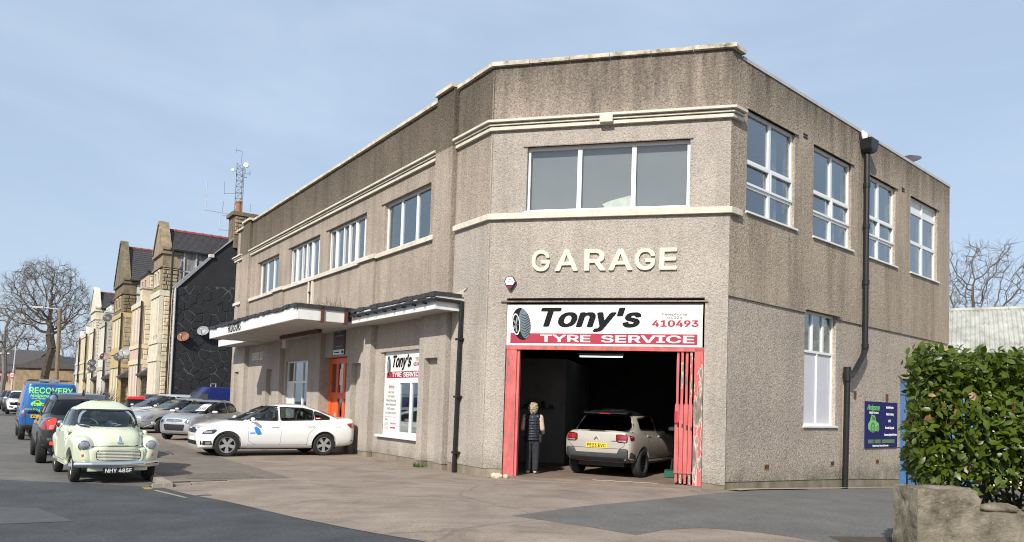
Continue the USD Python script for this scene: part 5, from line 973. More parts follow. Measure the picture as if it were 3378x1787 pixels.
# ---------------------------------------------------------------- stone garden wall and laurel hedge in the right foreground
RUB = usdkit.material(stage, '/World/Looks/rough_concrete_wall', {'g': ('geometry', {}), 'n': ('noise_texture', {'scale': 5.0, 'detail': 8.0, 'roughness': .7}), 'r': ('rgb_ramp', {'ramp': [(.3, (.085, .072, .052)), (.41, (.21, .18, .13)), (.53, (.33, .285, .21)), (.68, (.44, .385, .29))]}),
    'v': ('voronoi_texture', {'scale': 17.0}), 'rv': ('rgb_ramp', {'ramp': [(0.0, (1, 1, 1)), (.085, (1, 1, 1)), (.13, (0, 0, 0)), (1.0, (0, 0, 0))]}), 'x': ('mix', {'color2': (.48, .43, .34)}), 'n2': ('noise_texture', {'scale': 16.0, 'detail': 9.0, 'roughness': .78}), 'b': ('bump', {'strength': 1.0, 'distance': .06}), 'p': ('principled_bsdf', {'roughness': .95, 'specular_ior_level': .2})},
    [('g.position', 'n.vector'), ('n.fac', 'r.fac'), ('g.position', 'v.vector'), ('v.distance', 'rv.fac'), ('rv.color', 'x.fac'), ('r.color', 'x.color1'), ('x.color', 'p.base_color'), ('g.position', 'n2.vector'), ('n2.fac', 'b.height'), ('b.normal', 'p.normal')], surface='p.BSDF')
def rough(m_, amp, sc, seed): t_ = tm(m_.refine_to_length(.03)); t_ = trimesh.Trimesh(t_.vertices, t_.faces, process=True); d = meshkit.fbm(t_.vertices * sc, 4, seed) - .5 + .55 * (meshkit.fbm(t_.vertices * sc * 4, 3, seed + 5) - .5); t_.vertices = t_.vertices + t_.vertex_normals * (d * amp)[:, None]; return t_
sw = wthing('stone_wall', 'rough concrete and rubble garden wall stepped down under the hedge', 'wall', (3.3, 6.3, 0))
wl = Manifold.cube((.51, .40, 1.22)).translate((3.375, 6.28, -.2)) + Manifold.cube((6.5, .38, 1.04)).translate((3.8, 6.29, -.2)); part(sw, 'wall', rough(wl, .05, 9, 4), RUB, smooth=40)
for k in range(6):
    part(sw, 'coping_lump', rough(Manifold.sphere(.1 + .03 * (k % 3), 14).scale((1.6, 1.1, .35)).translate((4.15 + k * .42, 6.46, .865)), .05, 9, k), RUB, smooth=True)
solid('soil_bed', sheet(Polygon([(3.55, 6.6), (11, 6.4), (11, 9.3), (3.6, 8.6)]), .25, .5), SOIL, kind='structure')
LEAF = leafmat('laurel_leaf', (.10, .145, .011), (.24, .27, .03), .38, .3); LEAFB = leafmat('laurel_leaf_brown', (.30, .13, .05), (.38, .19, .08), .45, .2)
hd = wthing('laurel_hedge', 'clipped glossy green laurel hedge growing behind the rough stone wall', 'hedge', (4.2, 7.4, 0)); rgh = np.random.default_rng(42)
def leaf_pts(n, shell):
    q = np.column_stack([rgh.uniform(3.78, 8.5, n), rgh.uniform(6.85, 8.6, n), rgh.uniform(.9, 2.2, n)])
    top = 2.04 + .05 * (q[:, 0] - 3.7) + .07 * np.sin(q[:, 0] * 5) * np.sin(q[:, 1] * 4); bot = 1.04 + .16 * np.clip((4.4 - q[:, 0]) / .7, 0, 1) + .13 * np.sin(q[:, 0] * 3.1 + 1) * np.cos(q[:, 1] * 2.3)
    q[:, 2] = bot + (top - bot) * rgh.uniform(0, 1, n)
    side = rgh.uniform(0, 1, n); xl = 3.68 + .56 * (q[:, 1] - 6.9); q[:, 0] = xl + (8.5 - xl) * rgh.uniform(0, 1, n) ** 1.15
    if shell:
        a = side < .55; b = (side >= .55) & (side < .78); c = side >= .78
        q[a, 1] = 6.94 + .10 * np.sin(q[a, 0] * 4.3) + .08 * np.sin(q[a, 2] * 7) + rgh.uniform(-.03, .2, a.sum()); q[b, 2] = top[b] - rgh.uniform(-.02, .12, b.sum()); q[c, 0] = xl[c] + .07 * np.sin(q[c, 2] * 6 + q[c, 1] * 3) + rgh.uniform(-.03, .18, c.sum())
        out = np.zeros((n, 3)); out[a] = (0, -1.0, .15); out[b] = (0, -.3, 1.0); out[c] = (-1.0, -.2, .2)
    else: out = np.column_stack([rgh.normal(0, .4, n), -np.ones(n) * .4, rgh.uniform(0, .6, n)])
    return q, out
q, out = leaf_pts(300, True); big = leaves(q, .078, rgh, 1.5, out); V, Fc = big.vertices.reshape(-1, 8, 3), big.faces[:8]
for k in range(300):
    tip = V[k]; path_m = trimesh.Trimesh(tip, Fc, process=False); part(hd, 'leaf', path_m, LEAFB if k % 17 == 0 else LEAF, smooth=True)
q, out = leaf_pts(17000, True); part(hd, 'foliage', leaves(q, .055, rgh, 1.55, out), LEAF, smooth=True, kind='stuff')
q, out = leaf_pts(6500, False); part(hd, 'inner_foliage', leaves(q, .07, rgh, 1.5, out), LEAF, smooth=True, kind='stuff')
qb = np.column_stack([rgh.uniform(0, 1, 3200), rgh.uniform(7.9, 8.75, 3200), rgh.uniform(.3, 1.25, 3200)]); xb = 3.72 + .56 * (qb[:, 1] - 6.9); qb[:, 0] = xb + (8.7 - xb) * qb[:, 0]; part(hd, 'inner_foliage', leaves(qb, .07, rgh, 1.5), LEAF, smooth=True, kind='stuff')
q, out = leaf_pts(120, True); part(hd, 'dead_foliage', leaves(q, .075, rgh, 1.3, out), LEAFB, smooth=True, kind='stuff')
for a in range(7):                                   # shoots standing above the clipped top
    x = (4.0, 4.08, 4.6, 5.0, 5.3, 5.7, 6.2)[a]; p_ = np.array([x, 7.1, 2.05]) + rgh.normal(0, .02, (16, 3)) + np.linspace(0, .17 if a < 2 else .1, 16)[:, None] * [0, 0, 1]; part(hd, 'shoot', leaves(p_, .085, rgh, 1.6, np.tile([0, -.2, 1.0], (16, 1))), LEAF, smooth=True)
st_ = []
for k in range(46):
    b0 = np.array([rgh.choice([4.3, 4.75, 5.3, 5.9, 6.6]) + rgh.normal(0, .1), rgh.uniform(7.5, 8.2), .25]); e_ = b0 + [rgh.normal(0, .38), rgh.normal(-.05, .2), rgh.uniform(.85, 1.5)]; e_[0] = max(e_[0], 4.3); m_ = (b0 + e_) / 2 + rgh.normal(0, .05, 3); st_ += [cyl(b0, m_, .012 + .010 * (k % 3), 5, .012), cyl(m_, e_, .012, 5, .006)]
part(hd, 'stems', st_, TWIG)
# ---------------------------------------------------------------- vehicles
def paint(name, c, metal=0.0, rough=.32, coat=1.0): return M('paint_' + name, c, rough, .02, 3, metal=metal, coat=coat, coord='object')
P_WHITE = paint('white', (.78, .78, .76)); P_GREEN = paint('pale_green', (.54, .575, .43), rough=.4, coat=.5); P_SILVER = paint('silver', (.42, .43, .45), .55, .38); P_BEIGE = paint('beige', (.46, .42, .36), .25, .35)
P_SLATE = paint('slate', (.035, .038, .043), .4, .3); P_BLUE = paint('blue', (.008, .11, .36), .1); P_NAVY = paint('dark_blue', (.008, .018, .12), .1); P_DARKB = paint('blue_grey', (.04, .045, .075), .4, .35); P_BLACK = paint('black', (.008, .008, .009)); P_LSIL = paint('light_silver', (.60, .61, .62), .35, .36)
TYRE = M('tyre_rubber', (.014, .014, .0145), .85, .25, 20, bump=.15, bscale=60, coord='object'); ALLOY = M('alloy', (.55, .55, .55), .35, .05, 9, metal=.7); CHROME = M('chrome', (.78, .78, .80), .09, 0, metal=1.0); DALLOY = M('dark_alloy', (.03, .03, .032), .35, .1, 9, metal=.4)
TRIM = M('black_trim', (.014, .014, .015), .55, .1, 12, coord='object'); TRIMG = M('grey_trim', (.045, .047, .05), .65, .1, 12, coord='object'); SEATM = M('seat_cloth', (.06, .06, .063), .85, .2, 20, coord='object'); CABIN = M('cabin_lining', (.10, .10, .10), .85, .1, 9)
CGLASS = glass('car_glass', (.62, .66, .66), .005, 1.5); DGLASS = glass('dark_car_glass', (.12, .13, .14), .005, 1.5); LENS = M('lamp_lens', (.34, .35, .37), .08, .5, 24, metal=.5, coat=1.0, coord='object'); LENSD = M('lamp_inner', (.05, .055, .06), .15, .2, 30, metal=.5, coat=1.0, coord='object')
TAIL = M('tail_lamp', (.32, .008, .015), .12, .15, 20, coat=1.0, coord='object'); TAILD = M('tail_lamp_dark', (.12, .006, .012), .12, .1, 20, coat=1.0, coord='object'); AMBER = M('amber_lens', (.50, .10, .02), .2, .1, 20, coat=1.0)
PL_Y = M('plate_yellow', (.72, .50, .03), .45, .03, 9); PL_W = M('plate_white', (.78, .78, .77), .45, .03, 9); PL_B = M('plate_black', (.01, .01, .01), .4, 0); NEON = M('lime_vinyl', (.28, .85, .12), .4, .05, 9); LBLUE = M('vinyl_blue', (.02, .22, .62), .4, .1, 6)
BRAKE = usdkit.material(stage, '/World/Looks/brake_glow', {'e': ('emission', {'color': (1.0, .06, .04), 'strength': 1.5}), 'g': ('glossy_bsdf', {'color': (.6, .1, .1), 'roughness': .1}), 'm': ('mix_closure', {'fac': .12})}, [('e.emission', 'm.closure1'), ('g.BSDF', 'm.closure2')], surface='m.closure')

SEC = [(0, 0), (.62, 0), (.87, .03), (.955, .12), (.985, .3), (1.0, .48), (.995, .66), (.965, .82), (.905, .925), (.80, .975), (.55, .992), (0, 1.0)]
def loft(xs, W, B, Tz, crown=0.0, sec=SEC, n=44):
    """body shell: half width, bottom and top along x"""
    X = np.linspace(xs[0], xs[-1], n); e = (X - X[0]) / (X[-1] - X[0]); X = X[0] + (X[-1] - X[0]) * (.5 - .5 * np.cos(np.pi * e)) * .55 + (X[-1] - X[0]) * e * .45
    fW, fB, fT = (PchipInterpolator(xs, v) for v in (W, B, Tz)); v = []; s = np.array(sec); k = len(s)
    for x in X:
        w, b, t = float(fW(x)), float(fB(x)), float(fT(x)); y = s[:, 0] * w; z = b + s[:, 1] * (t - b) + np.where(s[:, 1] > .97, crown * (1 - (s[:, 0]) ** 2), 0)
        v += [(x, a, c) for a, c in zip(y, z)] + [(x, -a, c) for a, c in zip(y[1:-1][::-1], z[1:-1][::-1])]
    m = 2 * k - 2; f = []
    for i in range(n - 1):
        for j in range(m):
            q = (j + 1) % m; f += [[i * m + j, i * m + q, (i + 1) * m + q], [i * m + j, (i + 1) * m + q, (i + 1) * m + j]]
    v += [np.mean(v[:m], 0), np.mean(v[(n - 1) * m:n * m], 0)]; c0, c1 = len(v) - 2, len(v) - 1
    for j in range(m): q = (j + 1) % m; f += [[c0, q, j], [c1, (n - 1) * m + j, (n - 1) * m + q]]
    return fix(trimesh.Trimesh(np.array(v, float), f, process=False))
def cabin(levels, n_exp=4.2, inset=0.0, roof=True, N_=56, crown=.03):
    """levels: (z, x front, x rear, half width); closed over the roof"""
    L = [(z, a - inset, b + inset, w - inset) for z, a, b, w in levels]; z, a, b, w = L[-1]
    if roof: L += [(z + .028, a - .03, b + .03, w - .025), (z + .048, a - .10, b + .10, w - .08), (z + .048 + crown * .6, a - .28, b + .28, w * .62), (z + .048 + crown, a - .5, b + .5, w * .3)]
    v = []; th = np.arange(N_) * 2 * np.pi / N_; c, s = np.cos(th), np.sin(th); cx = np.sign(c) * np.abs(c) ** (2 / n_exp); sy = np.sign(s) * np.abs(s) ** (2 / n_exp)
    for z, a, b, w in L: v += list(np.column_stack([(a + b) / 2 + (a - b) / 2 * cx, w * sy, np.full(N_, z)]))
    f = []; k = len(L)
    for i in range(k - 1):
        for j in range(N_): q = (j + 1) % N_; f += [[i * N_ + j, i * N_ + q, (i + 1) * N_ + q], [i * N_ + j, (i + 1) * N_ + q, (i + 1) * N_ + j]]
    v += [np.mean(v[:N_], 0), np.mean(v[-N_:], 0)]; c0, c1 = len(v) - 2, len(v) - 1
    for j in range(N_): q = (j + 1) % N_; f += [[c0, q, j], [c1, (k - 1) * N_ + j, (k - 1) * N_ + q]]
    return fix(trimesh.Trimesh(np.array(v, float), f, process=False))
AX = {'y': (0, 2, 1), 'x': (1, 2, 0), 'z': (0, 1, 2)}
def cast(mesh, p2, axis, sign):
    """where lines along the axis through the 2-D points first meet the mesh, coming from the sign side"""
    i, j, k = AX[axis]; T_ = mesh.triangles; a, b, c = T_[:, 0], T_[:, 1], T_[:, 2]; A, Bv, C = a[:, [i, j]], b[:, [i, j]], c[:, [i, j]]
    d = (Bv - A)[:, 0] * (C - A)[:, 1] - (Bv - A)[:, 1] * (C - A)[:, 0]; ok = np.abs(d) > 1e-10; A, Bv, C, d = A[ok], Bv[ok], C[ok], d[ok]; za, zb, zc = a[ok, k], b[ok, k], c[ok, k]; out = np.full(len(p2), np.nan)
    for s0 in range(0, len(p2), 200):
        q = p2[s0:s0 + 200, None] - A[None]; e1, e2 = Bv - A, C - A; u = (q[..., 0] * e2[:, 1] - q[..., 1] * e2[:, 0]) / d; w = (e1[:, 0] * q[..., 1] - e1[:, 1] * q[..., 0]) / d
        hit = (u >= -1e-6) & (w >= -1e-6) & (u + w <= 1 + 1e-6); val = np.where(hit, (za + u * (zb - za) + w * (zc - za)) * sign, -np.inf).max(1); out[s0:s0 + 200] = np.where(np.isfinite(val), val * sign, np.nan)
    bad = np.isnan(out)
    if bad.any() and (~bad).any():
        dd = np.linalg.norm(p2[bad][:, None] - p2[~bad][None], axis=2); out[bad] = out[~bad][dd.argmin(1)]
    return np.nan_to_num(out)
def decal(mesh, poly, axis, sign, eps=.003, thick=.012, step=.07):
    """a plate of the given 2-D outline laid on the mesh"""
    poly = poly if isinstance(poly, Polygon) else Polygon(poly); poly = poly.buffer(0)
    if poly.geom_type != 'Polygon': return trimesh.util.concatenate([decal(mesh, g, axis, sign, eps, thick, step) for g in poly.geoms])
    pts = []
    for ring in (poly.exterior, *poly.interiors): pts += list(ring.segmentize(step).coords)[:-1]
    x0, y0, x1, y1 = poly.bounds; gx_, gy_ = np.meshgrid(np.arange(x0 + step / 2, x1, step), np.arange(y0 + step / 2, y1, step)); g = np.column_stack([gx_.ravel(), gy_.ravel()])
    g = g[shapely.contains_xy(poly.buffer(-step * .25), g[:, 0], g[:, 1])] if len(g) else g.reshape(0, 2); p = np.unique(np.round(np.vstack([np.array(pts), g]), 5), axis=0); tri = Delaunay(p, qhull_options='QJ').simplices; c = p[tri].mean(1); tri = tri[shapely.contains_xy(poly, c[:, 0], c[:, 1])]
    a, b, cc = (p[tri[:, q]] for q in range(3)); ar = (b - a)[:, 0] * (cc - a)[:, 1] - (b - a)[:, 1] * (cc - a)[:, 0]; tri = tri[np.abs(ar) > 1e-9]; ar = ar[np.abs(ar) > 1e-9]; tri[ar < 0] = tri[ar < 0][:, ::-1]
    d = cast(mesh, p, axis, sign); i, j, k = AX[axis]; n = len(p); v = np.zeros((2 * n, 3)); v[:n, i], v[:n, j], v[:n, k] = p[:, 0], p[:, 1], d + sign * eps; v[n:, i], v[n:, j], v[n:, k] = p[:, 0], p[:, 1], d + sign * (eps - thick)
    f = [tri, tri[:, ::-1] + n]; e = np.sort(np.vstack([tri[:, [0, 1]], tri[:, [1, 2]], tri[:, [2, 0]]]), 1); raw = np.vstack([tri[:, [0, 1]], tri[:, [1, 2]], tri[:, [2, 0]]]); _, inv, cnt = np.unique(e, axis=0, return_inverse=True, return_counts=True); bd = raw[cnt[inv.ravel()] == 1]
    f += [np.column_stack([bd[:, 1], bd[:, 0], bd[:, 0] + n]), np.column_stack([bd[:, 1], bd[:, 0] + n, bd[:, 1] + n])]; return fix(trimesh.Trimesh(v, np.vstack(f), process=False))
def rp(pts, r=.03): return Polygon(pts).buffer(-r, quad_segs=3).buffer(r, quad_segs=4)
def mir(p): return affinity.scale(p, -1, 1, origin=(0, 0))
def rrect(cx, cy, w, h, r=.02): return sbox(cx - w / 2 + r, cy - h / 2 + r, cx + w / 2 - r, cy + h / 2 - r).buffer(r, quad_segs=4)
def strip(pts, w): return LineString(pts).buffer(w / 2, cap_style='flat')
def wheel(car, x, y, R, w, rim_r, style, rimm, yaw=0.0, name='wheel'):
    s = 1 if y > 0 else -1; prof = [(rim_r, -w / 2), (R - .03, -w / 2), (R - .008, -w / 2 + .02), (R, -w / 2 + .05), (R, w / 2 - .05), (R - .008, w / 2 - .02), (R - .03, w / 2), (rim_r, w / 2), (rim_r - .012, w / 2 - .03), (rim_r - .012, -w / 2 + .03), (rim_r, -w / 2)]
    t = trimesh.creation.revolve(np.array(prof), sections=40); t.invert() if t.volume < 0 else None
    def put(m):
        m = m.copy(); m.apply_transform(trimesh.transformations.rotation_matrix(-math.pi / 2 if s > 0 else math.pi / 2, (1, 0, 0))); m.apply_transform(trimesh.transformations.rotation_matrix(yaw, (0, 0, 1))); m.apply_translation((x, y, R)); return m
    wp = part(car, name, put(t), TYRE, smooth=35); ms = []
    rr = rim_r - .008; ring = Point(0, 0).buffer(rr, 24).difference(Point(0, 0).buffer(rr - .022, 24)); off = w / 2 - .035
    def ex(p, h, z): m = extr(p, h); m.apply_translation((0, 0, z)); return m
    if style == 'spoke5':
        sh = ring
        for k in range(5):
            a = 2 * math.pi * k / 5 + .3; d = np.array([math.cos(a), math.sin(a)]); e = np.array([-d[1], d[0]]); sh = sh.union(Polygon([tuple(d * .02 + e * .03), tuple(d * rr * .98 + e * .052), tuple(d * rr * .98 - e * .052), tuple(d * .02 - e * .03)]))
        sh = sh.union(Point(0, 0).buffer(.06, 12)); ms = [ex(sh, .03, off - .03)]
    elif style == 'multi':
        sh = ring
        for k in range(10):
            a = 2 * math.pi * k / 10; sh = sh.union(LineString([(0, 0), (rr * .99 * math.cos(a), rr * .99 * math.sin(a))]).buffer(.014))
        sh = sh.union(Point(0, 0).buffer(.05, 12)); ms = [ex(sh, .03, off - .03)]
    elif style == 'classic':
        prof = [(0, .03), (rr * .45, .035), (rr * .5, .012), (rr * .8, -.005), (rr, .02), (rr, -.03), (0, -.03)]; m = trimesh.creation.revolve(np.array(prof), sections=28); m.invert() if m.volume < 0 else None; m.apply_translation((0, 0, off - .01)); ms = [m]
    else:
        prof = [(0, .02), (rr * .3, .022), (rr * .9, .008), (rr, -.01), (rr, -.04), (0, -.04)]; m = trimesh.creation.revolve(np.array(prof), sections=24); m.invert() if m.volume < 0 else None; m.apply_translation((0, 0, off)); ms = [m]
    r_ = part(wp, 'rim', put(trimesh.util.concatenate(ms)), rimm, smooth=30)
    part(wp, 'brake_disc', put(trimesh.creation.cylinder(rr * .97, .02).apply_translation((0, 0, off - .09))), TRIM)
    if style == 'classic': part(wp, 'hub_cap', put(trimesh.creation.revolve(np.array([(0, .06), (rr * .25, .052), (rr * .42, .03), (rr * .45, 0), (0, 0)]), sections=24).apply_translation((0, 0, off + .012))), CHROME, smooth=40)
def plate(car, x, z, w, h, face, mt, text, tm_, dirx, tilt=0.0):
    """dirx +1: at the front, read from ahead"""
    m = bx(0, 0, 0, .012, w, h); R_ = trimesh.transformations.rotation_matrix(-tilt * dirx, (0, 1, 0)); m.apply_transform(R_); m.apply_translation((x, 0, z)); p = part(car, 'number_plate', m, mt)
    if not text: return
    t = meshkit.text_mesh(text, h * .64, .003, True); v = t.vertices; v[:, 0] -= (v[:, 0].min() + v[:, 0].max()) / 2; v[:, 1] -= h * .32; v[:, 0] *= min(1.0, w * .9 / (v[:, 0].max() - v[:, 0].min()))
    t.vertices = np.column_stack([v[:, 2] * dirx + dirx * .006, v[:, 0] * dirx, v[:, 1]]); t = fix(t); t.apply_transform(R_); t.apply_translation((x, 0, z)); part(p, 'characters', t, tm_)
def seats(car, xs, z, hw, mt=None):
    for x in xs:
        for y in ((-.36, .36) if hw > .5 else (0,)):
            b = Manifold.batch_hull([Manifold.sphere(.07, 10).translate((x - .02, y + q, z)) for q in (-.17, .17)] + [Manifold.sphere(.07, 10).translate((x - .16, y + q, z + .42)) for q in (-.15, .15)])
            s = part(car, 'seat', tm(b), mt or SEATM, smooth=40); part(s, 'headrest', tm(Manifold.batch_hull([Manifold.sphere(.05, 10).translate((x - .18, y + q, z + zz)) for q in (-.09, .09) for zz in (.53, .62)])), mt or SEATM, smooth=40)
def car(name, label, cat, loc, yaw, spec, group=None):
    c = thing(name, label, cat, loc, yaw, group); S = spec; bodym = S['paint']
    low = S['low'] if isinstance(S['low'], trimesh.Trimesh) else loft(*S['low'], crown=S.get('crown', .025)); cab = cabin(S['cab'], S.get('nexp', 4.2), crown=S.get('rcrown', .03))
    man = to_man(low) + to_man(cab)
    for extra in S.get('add', ()): man += extra
    R, w = S['R'], S.get('tw', .2)
    for x in (S['fa'], S['ra']):
        for sg in (-1, 1):
            cy_ = Manifold.cylinder(.5, S.get('arch', R + .055), circular_segments=40).rotate((90, 0, 0)).translate((x, sg * S['track'] + (.5 if sg < 0 else 0) + (.20 if sg > 0 else -.20) - (0 if sg < 0 else -.0), R * 1.02)); man -= cy_.translate((0, .12 if sg > 0 else -.12, 0))
    outer = tm(man); z0, a0, b0, w0 = S['cab'][0]; zr = S['cab'][-1][0]
    cav_l = [(max(S.get('floor', .42), z0 - .42), a0 + .05, b0 + .05, S['cab'][0][3] - .04)] + [(z, a, b, ww) for z, a, b, ww in S['cab'][1:-1]] + [(zr - .01, S['cab'][-1][1], S['cab'][-1][2], S['cab'][-1][3])]
    if S.get('solid_cabin'): opened = man; lining = None
    else:
        cav = to_man(cabin(cav_l, S.get('nexp', 4.2), inset=.05, roof=False)); cav2 = to_man(cabin(cav_l, S.get('nexp', 4.2), inset=.062, roof=False)).scale((1, 1, .985)).translate((0, 0, .012)); cuts = Manifold()
        for p in S['side_glass']: cuts += CrossSection([list(p.exterior.coords)[:-1] if p.exterior.is_ccw else list(p.exterior.coords)[::-1][:-1]]).extrude(4).rotate((90, 0, 0)).translate((0, 2, 0))
        for key, sgn in (('screen', 1), ('rear', -1)):
            if key in S: p = S[key]; xc = list(p.exterior.coords)[:-1] if p.exterior.is_ccw else list(p.exterior.coords)[::-1][:-1]; e = CrossSection([xc]).extrude(4).rotate((90, 0, 90)); cuts += e.translate((0 if sgn > 0 else -4, 0, 0)).translate(((a0 + b0) / 2, 0, 0))
        opened = man - cav - cuts; lining = cav - cav2 - cuts
    part(c, 'body', tm(opened), bodym, smooth=38)
    if lining is not None: part(c, 'cabin_lining', tm(lining), CABIN)
    gs = S.get('glass_mat', CGLASS); cabm = tm(to_man(cab) + to_man(low)) if S.get('solid_cabin') is None else outer
    e_ = .004 if S.get('solid_cabin') else -.006
    for q, p in enumerate(S['side_glass']):
        for sg in (-1, 1):
            w_ = part(c, 'side_window', decal(cabm, p.buffer(.006), 'y', sg, e_, .006), S.get('rear_glass', gs) if q else gs, smooth=30)
            if S.get('wtrim', True): part(w_, 'window_frame', decal(cabm, p.buffer(.028).difference(p.buffer(-.004)), 'y', sg, .003, .02), S.get('wtrim_mat', TRIM))
    for key, sg, nm in (('screen', 1, 'windscreen'), ('rear', -1, 'rear_window')):
        if key in S:
            w_ = part(c, nm, decal(cabm, S[key].buffer(.006), 'x', sg, e_, .006), gs if key == 'screen' else S.get('rear_glass', gs), smooth=30)
            if S.get('wtrim', True): part(w_, 'window_frame', decal(cabm, S[key].buffer(.03).difference(S[key].buffer(-.004)), 'x', sg, .003, .02), TRIM)
    for nm, p, ax_, sg, mt, ep, th in S.get('decals', ()):
        for g in ((-1, 1) if sg == 0 else (sg,)):
            if ax_ == 'x' and isinstance(p, tuple): ps = [p[0], mir(p[0])]
            else: ps = [p]
            for pp in ps: part(c, nm, decal(outer, pp, ax_, g, ep, th), mt, smooth=30)
    for x, st in ((S['fa'], S.get('steer', 0)), (S['ra'], 0)):
        for sg in (-1, 1): wheel(c, x, sg * (S['track'] - .0), R, w, S['rim'], S['style'], S.get('rimm', ALLOY), st)
    if not S.get('solid_cabin'): seats(c, S.get('seats', (.1, -.75)), S.get('seat_z', S['cab'][-1][0] - .83), w0); part(c, 'dashboard', tm(Manifold.cube((.3, 2 * w0 - .2, .16)).translate((a0 - .5, -w0 + .1, z0 - .12))), TRIM)
    if not S.get('solid_cabin'): part(c, 'steering_wheel', trimesh.creation.torus(.17, .014).apply_transform(trimesh.transformations.rotation_matrix(math.radians(65), (0, 1, 0))).apply_translation((a0 - .62, -.36, z0 + .02)), TRIM)
    part(c, 'underbody', bx((S['fa'] + S['ra']) / 2, 0, S.get('ub', .24), S['fa'] - S['ra'] + .9, 2 * S['track'] - .42, .12), TRIM)
    if 'mirror' in S:
        x, y, z = S['mirror']
        for sg in (-1, 1):
            m_ = tm(Manifold.batch_hull([Manifold.sphere(.055, 12).scale((.8, 1, .9)).translate((x, sg * (y + q), z)) for q in (.04, .17)])); mm = part(c, 'door_mirror', m_, S.get('mirror_mat', bodym), smooth=40); part(mm, 'mirror_arm', cyl((x + .03, sg * (y - .06), z - .04), (x, sg * (y + .05), z - .02), .025, 6), TRIM)
    return c, outer
def xy(s, o, dz=0.0): p = SO(s, o); return (p[0], p[1], float(height(p)) + dz)
def yaw_of(v): return math.atan2(v[1], v[0])

# --- white fastback saloon, nose towards the street
x_ = [-2.415, -2.38, -2.2, -1.6, -.5, .6, 1.2, 1.8, 2.08, 2.2, 2.245]
octv = dict(paint=P_WHITE, low=(x_, [.60, .74, .85, .895, .905, .905, .90, .86, .77, .66, .50], [.46, .34, .27, .22, .2, .2, .2, .2, .2, .22, .40], [.92, 1.04, 1.075, 1.03, .985, .955, .965, .87, .78, .72, .62]),
    cab=[(.86, 1.08, -2.28, .84), (.98, .96, -2.12, .80), (1.15, .62, -1.74, .715), (1.30, .26, -1.33, .64), (1.385, -.0, -1.0, .585)], fa=1.345, ra=-1.345, R=.318, rim=.226, track=.775, style='spoke5', tw=.2, seats=(.05, -.78), nexp=4.6,
    side_glass=[rp([(.78, 1.0), (.0, 1.005), (-.02, 1.345), (.12, 1.345), (.45, 1.19)]), rp([(-.10, 1.005), (-1.02, 1.03), (-1.04, 1.27), (-.75, 1.335), (-.12, 1.345)]), rp([(-1.09, 1.035), (-1.58, 1.06), (-1.3, 1.19), (-1.1, 1.25)], .02)],
    screen=rp([(-.68, 1.0), (.68, 1.0), (.52, 1.36), (-.52, 1.36)], .05), rear=rp([(-.62, 1.13), (.62, 1.13), (.5, 1.34), (-.5, 1.34)], .05), mirror=(.72, .83, 1.02), glass_mat=CGLASS, rear_glass=CGLASS,
    decals=[('headlight', rp([(2.12, .70), (2.12, .60), (1.78, .615), (1.66, .70), (1.72, .735)], .02), 'y', 0, LENSD, .004, .05), ('headlight_glass', rp([(2.06, .69), (2.06, .625), (1.84, .635), (1.82, .69)], .02), 'y', 0, LENS, .007, .03),
        ('grille', rp([(-.44, .64), (.44, .64), (.50, .76), (-.50, .76)], .02), 'x', 1, TRIM, .006, .05), ('grille_rim', rp([(-.46, .625), (.46, .625), (.53, .775), (-.53, .775)], .02).difference(rp([(-.44, .645), (.44, .645), (.5, .755), (-.5, .755)], .02)), 'x', 1, CHROME, .01, .05), ('lower_grille', rrect(0, .36, 1.0, .11), 'x', 1, TRIM, .006, .05), ('air_intake', rp([(2.16, .42), (2.16, .31), (1.8, .31), (1.84, .42)], .015), 'y', 0, TRIM, .004, .05), ('fog_lamp', rp([(2.02, .405), (2.02, .33), (1.85, .33), (1.87, .40)], .015), 'y', 0, LENS, .007, .03),
        ('tail_light', rp([(-2.36, .93), (-2.37, .80), (-2.2, .79), (-2.06, .90), (-2.1, .95)], .015), 'y', 0, TAIL, .004, .05), ('tail_light', (rp([(.5, .95), (.56, .80), (.76, .79), (.8, .95)], .015),), 'x', -1, TAIL, .004, .05), ('reflector', rrect(-2.3, .43, .16, .03, .008), 'y', 0, TAIL, .004, .02),
        ('door_gap', strip([(.78, .99), (.83, .75), (.80, .42), (.6, .32)], .006), 'y', 0, TRIM, .0015, .01), ('door_gap', strip([(-.06, 1.0), (-.08, .62), (-.06, .31)], .006), 'y', 0, TRIM, .0015, .01), ('door_gap', strip([(-1.3, 1.08), (-1.12, .86), (-.86, .62), (-.82, .31)], .006), 'y', 0, TRIM, .0015, .01), ('sill_line', strip([(.85, .315), (-.84, .315)], .010), 'y', 0, TRIMG, .0015, .01), ('crease', strip([(1.9, .77), (.8, .845), (-1.2, .875), (-2.1, .86)], .006), 'y', 0, WHITE_B, .003, .01), ('fuel_flap', rrect(-1.75, .88, .17, .15, .03).difference(rrect(-1.75, .88, .158, .138, .03)), 'y', 0, TRIMG, .001, .01),
        ('door_handle', rrect(.10, .83, .21, .032, .014), 'y', 0, P_WHITE, .024, .03), ('door_handle', rrect(-.92, .85, .21, .032, .014), 'y', 0, P_WHITE, .024, .03), ('door_logo', rp([(.66, .79), (.60, .83), (.50, .74), (.45, .60), (.56, .59), (.63, .66)], .012), 'y', 0, LBLUE, .002, .008), ('door_logo', rrect(.70, .64, .14, .035, .01), 'y', 0, LBLUE, .002, .008), ('window_sticker', rrect(-1.17, 1.075, .15, .06, .006), 'y', 0, SIGN_RED, .006, .008), ('window_sticker', rrect(-1.17, 1.06, .13, .02, .004), 'y', 0, WHITE_S, .008, .004), ('bonnet_line', strip([(-.78, .8), (-.5, .79), (.5, .79), (.78, .8)], .008), 'x', 1, TRIMG, .001, .01)])
def nose_in(x): x = np.asarray(x, float); return np.where(x > 1.45, 1.45 + (x - 1.45) * .78, np.where(x < -1.75, -1.75 + (x + 1.75) * .88, x))
